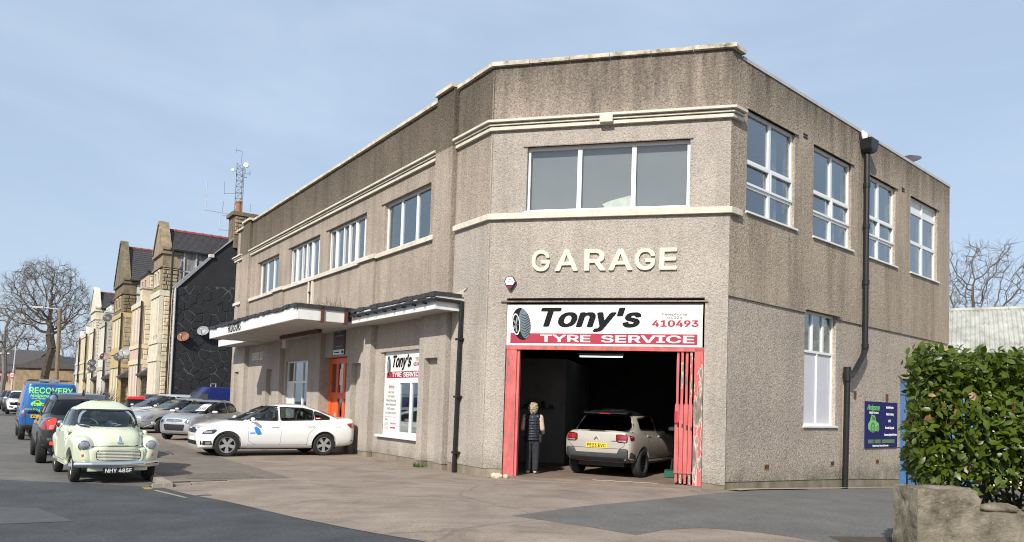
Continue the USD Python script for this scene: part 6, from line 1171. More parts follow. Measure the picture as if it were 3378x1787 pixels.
def nose_poly(g): return shapely.transform(g, lambda c: np.column_stack([nose_in(c[:, 0]), c[:, 1]]))
octv['low'] = (list(nose_in(octv['low'][0])),) + octv['low'][1:]
octv['decals'] = [(d[0], nose_poly(d[1]) if d[2] == 'y' else d[1]) + d[2:] for d in octv['decals']]
octv['cab'] = [(z, f_, float(nose_in(r_)), w) for z, f_, r_, w in octv['cab']]
car('white_saloon', 'white fastback saloon with blue logo on its door before the orange door', 'car', xy(7.60, 2.44), yaw_of(N), octv); OC = '/World/white_saloon'
plate(OC, 2.066, .46, .5, .11, 1, PL_W, '', PL_B, 1)

# --- pale green 1960s saloon
def classic_car():
    xs = [-1.87, -1.78, -1.5, -.9, 0, .5, .9, 1.22, 1.5, 1.63, 1.69]; low = loft(xs, [.30, .48, .62, .69, .70, .66, .55, .47, .42, .36, .26], [.55, .42, .34, .30, .28, .28, .30, .34, .36, .38, .42], [.70, .86, .95, 1.0, .985, .985, .98, .965, .91, .81, .70], crown=.08)
    man = to_man(low) + to_man(cabin([(.90, .66, -1.50, .70), (1.0, .62, -1.36, .675), (1.2, .40, -1.04, .615), (1.30, .25, -.84, .575), (1.345, .17, -.72, .545)], 3.0, crown=.135)); S = Manifold.sphere
    for sg in (-1, 1):
        man += Manifold.batch_hull([S(.175, 28).translate((1.44, sg * .56, .70)), S(.14, 20).translate((.98, sg * .58, .74)), S(.06, 20).translate((.45, sg * .64, .80)), S(.09, 20).translate((.5, sg * .66, .45)), S(.12, 20).translate((1.40, sg * .60, .47)), S(.11, 20).translate((1.54, sg * .50, .47))])
        man += Manifold.batch_hull([S(.10, 20).translate((-.55, sg * .655, .70)), S(.15, 20).translate((-1.05, sg * .615, .72)), S(.13, 20).translate((-1.55, sg * .52, .60)), S(.08, 20).translate((-1.6, sg * .60, .40)), S(.06, 20).translate((-.58, sg * .70, .40))])
        man += Manifold.batch_hull([S(.05, 12).translate((x, sg * .68, .32)) for x in (.55, -.6)] + [S(.04, 12).translate((x, sg * .70, .9)) for x in (.4, -.8)])
    man += Manifold.batch_hull([S(.07, 16).translate((1.59, q * .42, z)) for q in (-1, 1) for z in (.43, .60)])
    return soften(man, .05, 12)
cm = classic_car(); R = .292; cman = to_man(cm); c = thing('classic_saloon', 'pale green rounded classic saloon parked at the kerb, facing the camera', 'car', xy(3.16, 7.14), yaw_of(-T) + .055); CC = c
for x in (1.09, -1.09):
    for sg in (-1, 1): cman -= Manifold.cylinder(.42, R + .05, circular_segments=36).rotate((90, 0, 0)).translate((x, .42 + .38 if sg > 0 else -.38, R + .02))
ml = [(.62, .55, -1.2, .66), (1.0, .56, -1.28, .64), (1.2, .38, -1.0, .58), (1.34, .10, -.66, .52)]; cav = to_man(cabin(ml, 3.0, inset=.035, roof=False)); cav2 = to_man(cabin(ml, 3.0, inset=.047, roof=False)).scale((1, 1, .985)).translate((0, 0, .012))
scr = rp([(-.545, 1.03), (.545, 1.03), (.48, 1.325), (-.48, 1.325)], .08); bak = rp([(-.44, 1.06), (.44, 1.06), (.38, 1.31), (-.38, 1.31)], .07); sg1 = rp([(.40, 1.02), (-.42, 1.02), (-.40, 1.33), (.14, 1.33)], .035); sg2 = rp([(-.50, 1.03), (-.98, 1.05), (-.76, 1.25), (-.49, 1.32)], .035)
xs_ = lambda p: [list(p.exterior.coords)[:-1] if p.exterior.is_ccw else list(p.exterior.coords)[::-1][:-1]]
cuts = Manifold()
for p in (sg1, sg2): cuts += CrossSection(xs_(p)).extrude(4).rotate((90, 0, 0)).translate((0, 2, 0))
cuts += CrossSection(xs_(scr)).extrude(4).rotate((90, 0, 90)).translate((-.3, 0, 0)); cuts += CrossSection(xs_(bak)).extrude(4).rotate((90, 0, 90)).translate((-4.3, 0, 0))
part(c, 'body', tm(cman - cav - cuts), P_GREEN, smooth=45); part(c, 'cabin_lining', tm(cav - cav2 - cuts), M('grey_vinyl', (.10, .10, .10), .8, .1, 9)); CG2 = glass('classic_glass', (.62, .66, .66), .005, 1.5)
for p in (sg1, sg2):
    for sg in (-1, 1): w_ = part(c, 'side_window', decal(cm, p.buffer(.006), 'y', sg, -.008, .006), CG2, smooth=30); part(w_, 'window_seal', decal(cm, p.buffer(.016).difference(p.buffer(-.006)), 'y', sg, .003, .02), CHROME)
for p, sg, nm in ((scr, 1, 'windscreen'), (bak, -1, 'rear_window')): w_ = part(c, nm, decal(cm, p.buffer(.006), 'x', sg, -.008, .006), CG2, smooth=30); part(w_, 'window_seal', decal(cm, p.buffer(.026).difference(p.buffer(-.006)), 'x', sg, .006, .025), TRIM)
for sg in (-1, 1):
    hx = 1.575; hl = part(c, 'headlight', trimesh.creation.revolve(np.array([(0, .05), (.05, .045), (.075, .03), (.084, .01), (.084, -.02), (0, -.02)]), sections=28).apply_transform(trimesh.transformations.rotation_matrix(math.pi / 2, (0, 1, 0))).apply_translation((hx + .02, sg * .565, .70)), LENS, smooth=30)
    part(hl, 'chrome_rim', trimesh.creation.torus(.092, .014, major_sections=28, minor_sections=10).apply_transform(trimesh.transformations.rotation_matrix(math.pi / 2, (0, 1, 0))).apply_translation((hx + .02, sg * .565, .70)), CHROME, smooth=True); part(hl, 'bowl', trimesh.creation.cylinder(.10, .14, sections=24).apply_transform(trimesh.transformations.rotation_matrix(math.pi / 2, (0, 1, 0))).apply_translation((hx - .055, sg * .565, .70)), P_GREEN, smooth=30)
    part(hl, 'reflector', trimesh.creation.cylinder(.028, .012, sections=16).apply_transform(trimesh.transformations.rotation_matrix(math.pi / 2, (0, 1, 0))).apply_translation((hx + .062, sg * .565, .703)), LENS)
    part(c, 'side_light', tm(Manifold.sphere(.036, 14).scale((.6, 1, 1)).translate((1.61, sg * .575, .53))), AMBER, smooth=True); part(c, 'running_board', bx(0, sg * .70, .30, 1.1, .05, .05), P_GREEN)
    part(c, 'wing_mirror', [cyl((.42, sg * .66, 1.0), (.46, sg * .80, 1.06), .008, 6), tm(Manifold.sphere(.05, 14).scale((.6, 1, 1)).translate((.47, sg * .83, 1.08)))], CHROME, smooth=40)
    part(c, 'door_gap', decal(cm, strip([(.46, .98), (.47, .45), (.40, .36), (-.42, .36), (-.47, .6), (-.46, 1.0)], .008), 'y', sg, .0015, .01), TRIM); part(c, 'door_handle', decal(cm, rrect(-.3, .92, .14, .022, .01), 'y', sg, .025, .02), CHROME)
gr = part(c, 'grille', decal(cm, rrect(0, .53, .76, .20, .06), 'x', 1, .004, .03), TRIM)
part(gr, 'grille_frame', decal(cm, rrect(0, .53, .83, .26, .10).difference(rrect(0, .53, .755, .195, .06)), 'x', 1, .012, .03), P_GREEN, smooth=30)
for k in range(7): part(gr, 'grille_bar', decal(cm, rrect(0, .449 + k * .027, .73 if k not in (0, 6) else .67, .014, .005), 'x', 1, .016, .02), M('grille_cream', (.66, .67, .55), .35, .02, 5) if not getm('grille_cream') else getm('grille_cream'))
part(c, 'chrome_strip', decal(cm, strip([(-.47, .60), (-.43, .69), (-.33, .705), (.33, .705), (.43, .69), (.47, .60)], .014), 'x', 1, .012, .02), CHROME)
bp = [(1.58, -.67, .36), (1.70, -.42, .36), (1.74, 0, .36), (1.70, .42, .36), (1.58, .67, .36)]; part(c, 'bumper', tm(chain([((x - .05, y, z), .001) for x, y, z in bp])) if 0 else tm(sum([Manifold.batch_hull([Manifold.sphere(.055, 12).scale((.5, 1, 1)).translate(p), Manifold.sphere(.055, 12).scale((.5, 1, 1)).translate(q)]) for p, q in zip(bp[:-1], bp[1:])], Manifold())), CHROME, smooth=40)
part(c, 'valance', bx(1.60, 0, .30, .12, 1.0, .12), P_GREEN); plate(c, 1.72, .25, .52, .105, 1, PL_B, 'NHY 485F', WHITE_P, 1)
part(c, 'bonnet_badge', decal(cm, rp([(-.025, .77), (.025, .77), (.012, .86), (0, .9), (-.012, .86)], .004), 'x', 1, .02, .02), CHROME); part(c, 'bonnet_badge', decal(cm, rrect(0, .765, .09, .03, .01), 'x', 1, .018, .02), CHROME); part(c, 'bonnet_flash', tm(Manifold.batch_hull([Manifold.sphere(.013, 8).translate((1.22, 0, 1.03)), Manifold.sphere(.006, 8).translate((1.38, 0, 1.0))])), CHROME)
for y0_, y1_, z1_ in ((.42, .02, 1.09), (-.18, -.52, 1.06)): part(c, 'wiper', cyl((.66, y0_, 1.0), (.60, y1_, z1_), .009, 6), CHROME)
for x in (1.09, -1.09):
    for sg in (-1, 1): wheel(c, x, sg * .632, R, .15, .19, 'classic', M('wheel_cream', (.62, .58, .42), .4, .05, 5) if not getm('wheel_cream') else getm('wheel_cream'))
seats(c, (.0, -.68), .60, .6, M('light_seat', (.12, .12, .13), .8, .1, 9)); part(c, 'steering_wheel', trimesh.creation.torus(.19, .012).apply_transform(trimesh.transformations.rotation_matrix(math.radians(60), (0, 1, 0))).apply_translation((.22, -.32, 1.0)), getm('wheel_cream')); part(c, 'dashboard', bx(.47, 0, .9, .16, 1.1, .14), TRIM); part(c, 'underbody', bx(.1, 0, .27, 2.9, .9, .1), TRIM); part(c, 'rear_view_mirror', bx(.1, 0, 1.3, .02, .2, .06), TRIM); part(c, 'red_cushion', bx(-.2, .12, 1.02, .08, .22, .16), SIGN_RED)

# --- silver three-door hatchback for sale
x_ = [-1.62, -1.58, -1.4, -.9, 0, .6, 1.1, 1.5, 1.72, 1.82, 1.845]
c1 = dict(paint=P_SILVER, low=(x_, [.50, .66, .76, .80, .805, .805, .80, .75, .64, .52, .38], [.5, .36, .3, .25, .22, .22, .22, .22, .24, .3, .44], [.90, 1.0, 1.03, 1.0, .97, .955, .945, .87, .79, .72, .62]), cab=[(.86, 1.12, -1.50, .77), (.97, .98, -1.44, .735), (1.18, .60, -1.30, .66), (1.34, .22, -1.12, .585), (1.40, .0, -.98, .545)],
    fa=1.17, ra=-1.17, R=.285, rim=.185, track=.705, style='plain', tw=.165, seats=(.05, -.65), crown=.05, side_glass=[rp([(.74, .99), (-.30, 1.01), (-.30, 1.35), (.14, 1.35), (.40, 1.22)]), rp([(-.40, 1.01), (-.98, 1.06), (-1.06, 1.18), (-.9, 1.30), (-.40, 1.35)], .05)], screen=rp([(-.66, .985), (.66, .985), (.5, 1.375), (-.5, 1.375)], .05), rear=rp([(-.55, 1.05), (.55, 1.05), (.46, 1.34), (-.46, 1.34)], .05), mirror=(.72, .76, 1.03), mirror_mat=P_LSIL,
    decals=[('headlight', (affinity.rotate(affinity.scale(Point(.50, .69).buffer(1, 16), .135, .095), -18),), 'x', 1, LENS, .006, .05), ('headlight_inner', (Point(.49, .69).buffer(.062, 14),), 'x', 1, LENSD, .012, .03), ('indicator', rp([(1.38, .86), (1.5, .80), (1.62, .80), (1.55, .87)], .015), 'y', 0, LENS, .005, .04), ('grille', rrect(0, .715, .64, .085, .03), 'x', 1, TRIM, .006, .04), ('grille_bar', rrect(0, .725, .62, .014, .005), 'x', 1, CHROME, .014, .02), ('grille_bar', rrect(0, .698, .60, .014, .005), 'x', 1, CHROME, .014, .02), ('lower_grille', rp([(-.42, .58), (.42, .58), (.36, .36), (-.36, .36)], .04), 'x', 1, TRIM, .006, .05),
        ('badge', Polygon([(-.09, .69), (0, .75), (.09, .69), (.06, .69), (0, .728), (-.06, .69)]), 'x', 1, CHROME, .022, .015), ('badge', Polygon([(-.09, .66), (0, .72), (.09, .66), (.06, .66), (0, .698), (-.06, .66)]), 'x', 1, CHROME, .022, .015), ('bumper_line', strip([(-.7, .34), (-.4, .30), (.4, .30), (.7, .34)], .012), 'x', 1, TRIMG, .001, .01), ('daytime_light', (rrect(.62, .52, .03, .12, .012),), 'x', 1, LENS, .005, .03), ('tail_light', rp([(-1.56, .96), (-1.56, .78), (-1.42, .8), (-1.40, .93)], .02), 'y', 0, TAIL, .004, .04), ('door_gap', strip([(.76, .98), (.78, .6), (.6, .3)], .009), 'y', 0, TRIM, .0015, .01), ('door_gap', strip([(-.36, 1.0), (-.42, .6), (-.4, .3), (.6, .3)], .009), 'y', 0, TRIM, .0015, .01), ('door_handle', rrect(-.22, .86, .17, .03, .013), 'y', 0, P_SILVER, .02, .03), ('price_board', rp([(.12, 1.06), (.46, 1.06), (.44, 1.30), (.14, 1.30)], .015), 'x', 1, WHITE_S, .006, .006)])
c, om = car('silver_hatchback', 'silver three door hatchback with white price board in its windscreen', 'car', (-11.5, 28.6, .0), math.radians(-101), c1)
plate(c, 1.83, .50, .52, .11, 1, PL_W, 'GF65 EXA', PL_B, 1)
t = meshkit.text_mesh('£495', .09, .003, True); v = t.vertices; v[:, 0] -= v[:, 0].mean(); p2 = np.column_stack([v[:, 0] + .29, v[:, 1] + 1.10]); d_ = cast(om, p2, 'x', 1); t.vertices = np.column_stack([d_ + .0075 + v[:, 2], p2[:, 0], p2[:, 1]]); part(c, 'price_figures', fix(t), TY_D)
# --- other silver cars beside it
x_ = [-2.35, -2.3, -2.0, -1.4, 0, .8, 1.3, 1.8, 2.15, 2.32, 2.38]
c5 = dict(paint=P_SILVER, low=(x_, [.55, .70, .84, .88, .89, .89, .88, .83, .72, .58, .40], [.5, .36, .3, .25, .22, .22, .22, .22, .24, .3, .42], [.9, 1.0, 1.05, 1.03, .99, .97, .95, .87, .78, .70, .60]), cab=[(.86, 1.25, -2.05, .84), (.98, 1.1, -1.95, .80), (1.2, .65, -1.55, .71), (1.38, .2, -1.1, .62), (1.43, .0, -.9, .58)], fa=1.42, ra=-1.35, R=.32, rim=.21, track=.765, style='multi', steer=.35, tw=.2, crown=.05, seats=(.0, -.8),
    side_glass=[rp([(.85, 1.0), (-.1, 1.01), (-.1, 1.38), (.15, 1.38), (.5, 1.2)]), rp([(-.2, 1.01), (-1.3, 1.04), (-1.0, 1.3), (-.2, 1.38)])], screen=rp([(-.7, .99), (.7, .99), (.54, 1.4), (-.54, 1.4)], .05), rear=rp([(-.6, 1.1), (.6, 1.1), (.5, 1.38), (-.5, 1.38)], .05), mirror=(.8, .82, 1.03), mirror_mat=P_LSIL,
    decals=[('headlight', rp([(2.24, .70), (2.2, .58), (1.9, .60), (1.72, .76), (1.8, .80)], .02), 'y', 0, LENS, .004, .05), ('headlight', (rp([(.42, .68), (.46, .58), (.68, .60), (.74, .74), (.6, .72)], .02),), 'x', 1, LENS, .004, .05), ('grille', rrect(0, .66, .7, .09, .03), 'x', 1, TRIM, .006, .05), ('lower_grille', rrect(0, .38, .9, .12, .03), 'x', 1, TRIM, .006, .05), ('bumper_strip', strip([(2.2, .5), (1.86, .48)], .03), 'y', 0, CHROME, .006, .02), ('door_gap', strip([(.86, .98), (.9, .5), (.8, .3)], .009), 'y', 0, TRIM, .0015, .01), ('fog_lamp', (Point(.62, .38).buffer(.05, 10),), 'x', 1, LENS, .006, .03)])
c, om = car('silver_saloon', 'silver car with turned front wheel between the green saloon and silver hatchback', 'car', (-14.5, 33.3, .0), math.radians(-121), c5)
mpv = dict(c5); mpv.update(paint=P_LSIL, cab=[(.90, 1.35, -2.1, .85), (1.02, 1.2, -2.1, .81), (1.3, .7, -2.0, .73), (1.5, .25, -1.85, .65), (1.58, .0, -1.7, .6)], side_glass=[rp([(1.0, 1.06), (.62, 1.06), (.62, 1.3), (.72, 1.28)], .02), rp([(.55, 1.06), (-.3, 1.07), (-.3, 1.5), (.18, 1.5), (.52, 1.33)]), rp([(-.4, 1.07), (-1.5, 1.09), (-1.5, 1.45), (-.4, 1.5)])], screen=rp([(-.72, 1.05), (.72, 1.05), (.56, 1.54), (-.56, 1.54)], .05), rear=rp([(-.6, 1.15), (.6, 1.15), (.5, 1.5), (-.5, 1.5)], .05), mirror=(.85, .84, 1.1))
car('silver_people_carrier', 'pale silver people carrier with raked windscreen behind the silver saloon', 'car', (-16.6, 36.0, .0), math.radians(-123), mpv)
dk = dict(mpv); dk.update(paint=P_DARKB, mirror_mat=P_DARKB); car('dark_car', 'dark blue grey car farthest along the forecourt row, mostly hidden', 'car', (-18.6, 38.9, .0), math.radians(-124), dk)

# --- vans
def van_spec(paint_, L=4.35, H=1.80, W=.86):
    f, r = L * .5, -L * .5; x_ = [r, r + .03, r + .4, -.6, .6, 1.2, 1.6, f - .18, f - .06, f]
    return dict(paint=paint_, low=(x_, [W - .08, W - .02, W, W, W, W, W - .03, W - .10, W - .22, W - .42], [.5, .42, .32, .26, .24, .24, .24, .24, .28, .42], [1.05, 1.08, 1.1, 1.1, 1.1, 1.1, 1.04, .92, .84, .72]), cab=[(.95, 1.55, r + .0, W - .005), (1.10, 1.42, r + .005, W - .01), (1.40, 1.02, r + .02, W - .055), (1.65, .72, r + .06, W - .10), (H - .08, .5, r + .1, W - .15)], nexp=9, rcrown=.02, fa=f - .85, ra=r + .75, R=.32, rim=.2, track=W - .12, style='plain', rimm=TRIMG, tw=.19, solid_cabin=True, glass_mat=HPANE,
        side_glass=[rp([(1.22, 1.14), (.18, 1.12), (.18, 1.58), (.62, 1.60), (.95, 1.42)])], screen=rp([(-.7, 1.12), (.7, 1.12), (.58, 1.62), (-.58, 1.62)], .05), mirror=(1.0, W, 1.18), mirror_mat=TRIM)
v = van_spec(P_BLUE, 4.4, 1.98, .89); r = -2.2
v['decals'] = [('tail_light', (rp([(.72, .80), (.83, .80), (.83, 1.13), (.74, 1.13)], .015),), 'x', -1, TAIL, .006, .03), ('tail_light_clear', (rp([(.74, .90), (.82, .90), (.82, .99), (.74, .99)], .01),), 'x', -1, LENS, .009, .02), ('door_gap', strip([(0, .55), (0, 1.9)], .012), 'x', -1, TRIM, .001, .01), ('door_gap', strip([(-.7, .55), (-.72, 1.3), (-.62, 1.86), (.62, 1.86), (.72, 1.3), (.7, .55)], .010), 'x', -1, TRIM, .001, .01), ('rear_bumper', rrect(0, .46, 1.70, .2, .04), 'x', -1, TRIMG, .05, .1), ('brake_light', rrect(0, 1.86, .22, .04, .01), 'x', -1, TAILD, .004, .02), ('door_hinge', (rrect(.80, 1.25, .04, .07, .01),), 'x', -1, P_BLUE, .02, .03), ('side_rubbing_strip', strip([(1.4, .62), (-1.9, .62)], .07), 'y', 0, TRIMG, .01, .02)]
c, om = car('recovery_van', 'bright blue van with lime RECOVERY lettering on its rear doors', 'van', xy(18.0, 7.35), yaw_of(T), v)
def on_rear(c, om, txt, y, z, h, w, mt, shear=0., name='lettering'):
    t = meshkit.text_mesh(txt, h, .004, True); v = t.vertices; v[:, 0] -= v[:, 0].min(); v[:, 0] *= w / v[:, 0].max(); v[:, 0] += v[:, 1] * shear; p2 = np.column_stack([y - v[:, 0], z + v[:, 1]]); d_ = cast(om, p2, 'x', -1); t.vertices = np.column_stack([d_ - .002 - v[:, 2], p2[:, 0], p2[:, 1]]); part(c, name, fix(t), mt)
on_rear(c, om, 'RECOVERY', .64, 1.60, .19, 1.28, NEON); on_rear(c, om, 'Hodgsons', .60, 1.47, .1, .52, NEON, .35); on_rear(c, om, 'VEHICLE REPAIRS', .56, 1.40, .035, .4, WHITE_S); on_rear(c, om, 'Accident Repairs', -.12, 1.48, .045, .36, WHITE_S); on_rear(c, om, '01524 410', .66, .98, .09, .62, NEON)
for nm, pts, mt, e in (('car_drawing', [(.58, 1.2), (.56, 1.28), (.48, 1.34), (.34, 1.36), (.26, 1.28), (.14, 1.24), (.13, 1.18), (.5, 1.17)], NEON, .003), ('car_drawing_window', [(.46, 1.28), (.44, 1.325), (.35, 1.335), (.31, 1.28)], P_BLACK, .005)): part(c, nm, decal(om, rp([(a, b) for a, b in pts], .004), 'x', -1, e, .004), mt)
for y_ in (.46, .22): part(c, 'car_drawing_wheel', decal(om, Point(y_, 1.19).buffer(.05, 12), 'x', -1, .005, .004), P_BLACK); part(c, 'car_drawing_hub', decal(om, Point(y_, 1.19).buffer(.028, 10), 'x', -1, .007, .004), NEON)
m = bx(0, 0, 0, .012, .52, .11); m.apply_translation((r - .03, .30, .82)); p = part(c, 'number_plate', m, PL_Y); t = meshkit.text_mesh('KV', .07, .003, True); w_ = t.vertices; w_[:, 0] -= w_[:, 0].min() + .225; w_[:, 0] *= 1.0; t.vertices = np.column_stack([r - .037 - w_[:, 2], .30 - w_[:, 0], w_[:, 1] + .785]); part(p, 'characters', fix(t), PL_B)
part(c, 'roof_beacon', bx(-1.6, .05, 2.05, .2, .6, .08), LENS); part(c, 'roof_bar', [bx(-1.2, 0, 2.06, .05, 1.3, .03), bx(.2, 0, 2.04, .05, 1.3, .03)], TRIM); part(c, 'door_handle', bx(r - .04, -.06, 1.05, .03, .18, .06), TRIM)
v = van_spec(P_NAVY, 4.8, 2.1, .92); v['cab'] = [(.95, 2.05, -2.4, .915), (1.10, 1.95, -2.395, .91), (1.45, 1.55, -2.38, .865), (1.75, 1.2, -2.34, .82), (2.02, .95, -2.3, .77)]; v['side_glass'] = [rp([(1.72, 1.18), (.72, 1.16), (.72, 1.70), (1.05, 1.72), (1.38, 1.52)])]; v['screen'] = rp([(-.76, 1.16), (.76, 1.16), (.64, 1.8), (-.64, 1.8)], .05); v['mirror'] = (1.5, .92, 1.28); v['decals'] = [('door_gap', strip([(.12, 1.8), (.12, .4)], .012), 'y', 0, TRIM, .0015, .01), ('door_gap', strip([(1.3, 1.1), (1.25, .45)], .012), 'y', 0, TRIM, .0015, .01), ('headlight', rp([(2.28, .86), (2.24, .72), (1.98, .76), (1.95, .92)], .02), 'y', 0, LENS, .004, .05)]
c, om = car('blue_van', 'dark blue panel van parked nose out beside the black gable wall', 'van', xy(24.9, -.3), yaw_of(N), v); part(c, 'roof_ladder_bar', [cyl((.3, y_, 2.06), (.3, y_, 2.22), .02, 6) for y_ in (-.5, .5)] + [cyl((.3, -.52, 2.22), (.3, .52, 2.22), .022, 6)], getm('alloy'))

# --- slate crossover with its brake lamps lit, parked behind the green saloon
x_ = [-2.1, -2.06, -1.85, -1.3, 0, .8, 1.3, 1.75, 2.0, 2.12, 2.17]
mk = dict(paint=P_SLATE, low=(x_, [.66, .76, .84, .88, .885, .885, .875, .83, .72, .58, .4], [.55, .42, .36, .3, .28, .28, .28, .28, .3, .36, .5], [1.0, 1.08, 1.1, 1.08, 1.05, 1.04, 1.03, .98, .9, .82, .7]), cab=[(.95, 1.1, -2.05, .83), (1.08, .95, -1.98, .80), (1.35, .5, -1.75, .715), (1.52, .15, -1.5, .635), (1.58, -.05, -1.35, .59)], fa=1.28, ra=-1.28, R=.345, rim=.225, track=.775, style='multi', tw=.21, rear_glass=DGLASS, glass_mat=DGLASS, crown=.03,
    side_glass=[rp([(.7, 1.12), (-.2, 1.12), (-.2, 1.5), (.1, 1.5), (.4, 1.36)]), rp([(-.3, 1.12), (-1.1, 1.14), (-1.1, 1.47), (-.3, 1.5)]), rp([(-1.18, 1.15), (-1.62, 1.2), (-1.45, 1.42), (-1.18, 1.46)], .02)], screen=rp([(-.68, 1.1), (.68, 1.1), (.52, 1.54), (-.52, 1.54)], .05), rear=rp([(-.68, 1.13), (.68, 1.13), (.54, 1.48), (-.54, 1.48)], .06), mirror=(.72, .82, 1.14), mirror_mat=TRIM, rimm=ALLOY,
    decals=[('tail_light', (rp([(.54, 1.06), (.60, .82), (.72, .80), (.745, 1.0), (.70, 1.09)], .03),), 'x', -1, BRAKE, .012, .05), ('tail_light_clear', (rp([(.59, .90), (.62, .83), (.70, .83), (.67, .92)], .02),), 'x', -1, LENS, .016, .03), ('tail_light', rp([(-2.06, 1.03), (-2.06, .80), (-1.98, .82), (-1.92, 1.02)], .02), 'y', 0, TAIL, .006, .04), ('rear_bumper', rp([(-.72, .36), (.72, .36), (.74, .62), (-.74, .62)], .03), 'x', -1, TRIM, .03, .08), ('rear_bumper_side', rp([(-2.03, .40), (-2.03, .62), (-1.85, .66), (-1.68, .38)], .02), 'y', 0, TRIM, .01, .05), ('rear_fog_lamp', (rrect(.56, .50, .22, .08, .02),), 'x', -1, BRAKE, .036, .03), ('chrome_strip', rrect(0, .98, .60, .035, .012), 'x', -1, CHROME, .012, .02), ('high_brake_light', rrect(0, 1.53, .34, .03, .01), 'x', -1, TAILD, .006, .02), ('boot_gap', strip([(-.70, .66), (-.62, 1.05), (-.74, 1.12)], .010), 'x', -1, P_BLACK, .001, .01), ('boot_gap', strip([(.70, .66), (.62, 1.05), (.74, 1.12)], .010), 'x', -1, P_BLACK, .001, .01), ('boot_gap', strip([(-.7, .66), (.7, .66)], .010), 'x', -1, P_BLACK, .001, .01), ('sill_trim', strip([(1.0, .34), (-1.0, .34)], .09), 'y', 0, TRIM, .008, .02), ('door_gap', strip([(-.25, 1.1), (-.27, .4)], .009), 'y', 0, P_BLACK, .0015, .01), ('door_handle', rrect(-.05, .98, .2, .035, .015), 'y', 0, P_SLATE, .02, .03)])
c, om = car('dark_crossover', 'dark slate crossover with red brake lamps lit, behind the pale green saloon', 'car', xy(7.85, 7.25), yaw_of(T), mk)
part(c, 'roof_aerial', tm(Manifold.batch_hull([Manifold.sphere(.03, 8).translate((-1.45, 0, 1.63)), Manifold.sphere(.012, 8).translate((-1.6, 0, 1.74)), Manifold.sphere(.03, 8).translate((-1.55, 0, 1.62))])), P_BLACK)
for sg in (-1, 1): part(c, 'roof_rail', pipe([(.0, sg * .57, 1.63), (-.3, sg * .58, 1.68), (-1.2, sg * .57, 1.66), (-1.42, sg * .56, 1.6)], .022, 6), TRIMG)
plate(c, -2.11, .80, .52, .11, 1, PL_Y, '', PL_B, -1)

# --- beige hatchback standing in the workshop
x_ = [-2.0, -1.96, -1.78, -1.3, 0, .7, 1.2, 1.6, 1.85, 1.96, 2.0]
c3 = dict(paint=P_BEIGE, low=(x_, [.70, .78, .84, .868, .872, .872, .86, .81, .70, .56, .4], [.50, .40, .34, .3, .27, .27, .27, .27, .3, .36, .5], [.98, 1.04, 1.05, 1.03, 1.0, .99, .985, .93, .85, .76, .66]), cab=[(.90, 1.05, -1.93, .82), (1.03, .9, -1.86, .79), (1.25, .5, -1.62, .715), (1.42, .15, -1.42, .635), (1.46, .05, -1.36, .61)], fa=1.27, ra=-1.27, ub=.30, R=.325, rim=.215, track=.775, style='multi', rimm=DALLOY, tw=.2, glass_mat=DGLASS, rear_glass=DGLASS, crown=.03, nexp=4.8,
    side_glass=[rp([(.68, 1.06), (-.2, 1.07), (-.2, 1.40), (.1, 1.40), (.4, 1.27)]), rp([(-.3, 1.07), (-1.25, 1.1), (-1.2, 1.32), (-.3, 1.4)])], screen=rp([(-.68, 1.05), (.68, 1.05), (.54, 1.43), (-.54, 1.43)], .05), rear=rp([(-.70, 1.06), (.70, 1.06), (.56, 1.39), (-.56, 1.39)], .07), mirror=(.68, .80, 1.1), mirror_mat=WHITE_P,
    decals=[('tail_light', (rp([(.47, .98), (.47, .84), (.52, .80), (.73, .80), (.745, .86), (.745, .97), (.70, 1.0)], .03),), 'x', -1, TAILD, .012, .05), ('tail_light_glow', (rp([(.52, .955), (.52, .88), (.72, .88), (.725, .955)], .02),), 'x', -1, TAIL, .016, .02), ('reverse_light', (rrect(.62, .835, .18, .03, .01),), 'x', -1, LENS, .016, .02), ('rear_bumper', rp([(-.745, .36), (.745, .36), (.75, .64), (.70, .67), (.56, .67), (.50, .56), (-.50, .56), (-.56, .67), (-.70, .67), (-.75, .64)], .02), 'x', -1, TRIMG, .02, .06), ('rear_bumper_side', rp([(-1.93, .40), (-1.93, .60), (-1.72, .52), (-1.60, .36)], .02), 'y', 0, TRIMG, .01, .05), ('tail_light', rp([(-1.93, .97), (-1.93, .84), (-1.80, .86), (-1.76, .94)], .02), 'y', 0, TAILD, .008, .04), ('rear_diffuser', rrect(0, .42, 1.3, .08, .03), 'x', -1, TRIM, .028, .03), ('boot_gap', strip([(-.72, 1.04), (-.66, .72), (-.55, .66), (.55, .66), (.66, .72), (.72, 1.04)], .010), 'x', -1, TRIM, .001, .01), ('badge', Polygon([(-.07, .87), (0, .93), (.07, .87), (.05, .87), (0, .91), (-.05, .87)]), 'x', -1, CHROME, .012, .012), ('badge', Polygon([(-.07, .84), (0, .90), (.07, .84), (.05, .84), (0, .88), (-.05, .84)]), 'x', -1, CHROME, .012, .012), ('model_badge', rrect(-.42, .83, .12, .02, .006), 'x', -1, CHROME, .008, .01), ('sill_trim', strip([(1.0, .36), (-1.0, .36)], .12), 'y', 0, TRIM, .008, .02), ('door_gap', strip([(-.25, 1.05), (-.28, .4)], .009), 'y', 0, TRIM, .0015, .01), ('door_gap', strip([(-1.05, 1.08), (-.9, .75), (-.85, .4)], .009), 'y', 0, TRIM, .0015, .01), ('door_handle', rrect(-.05, .92, .19, .035, .014), 'y', 0, P_BEIGE, .022, .03), ('door_handle', rrect(-.82, .94, .19, .035, .014), 'y', 0, P_BEIGE, .022, .03)])
hd3 = np.array([.498, .867]); rc = np.array([2.33, 17.86]) + hd3 * 1.27
c, om = car('beige_hatchback', 'beige hatchback with black roof standing inside the open garage door', 'car', (rc[0], rc[1], .056), yaw_of(hd3), c3)
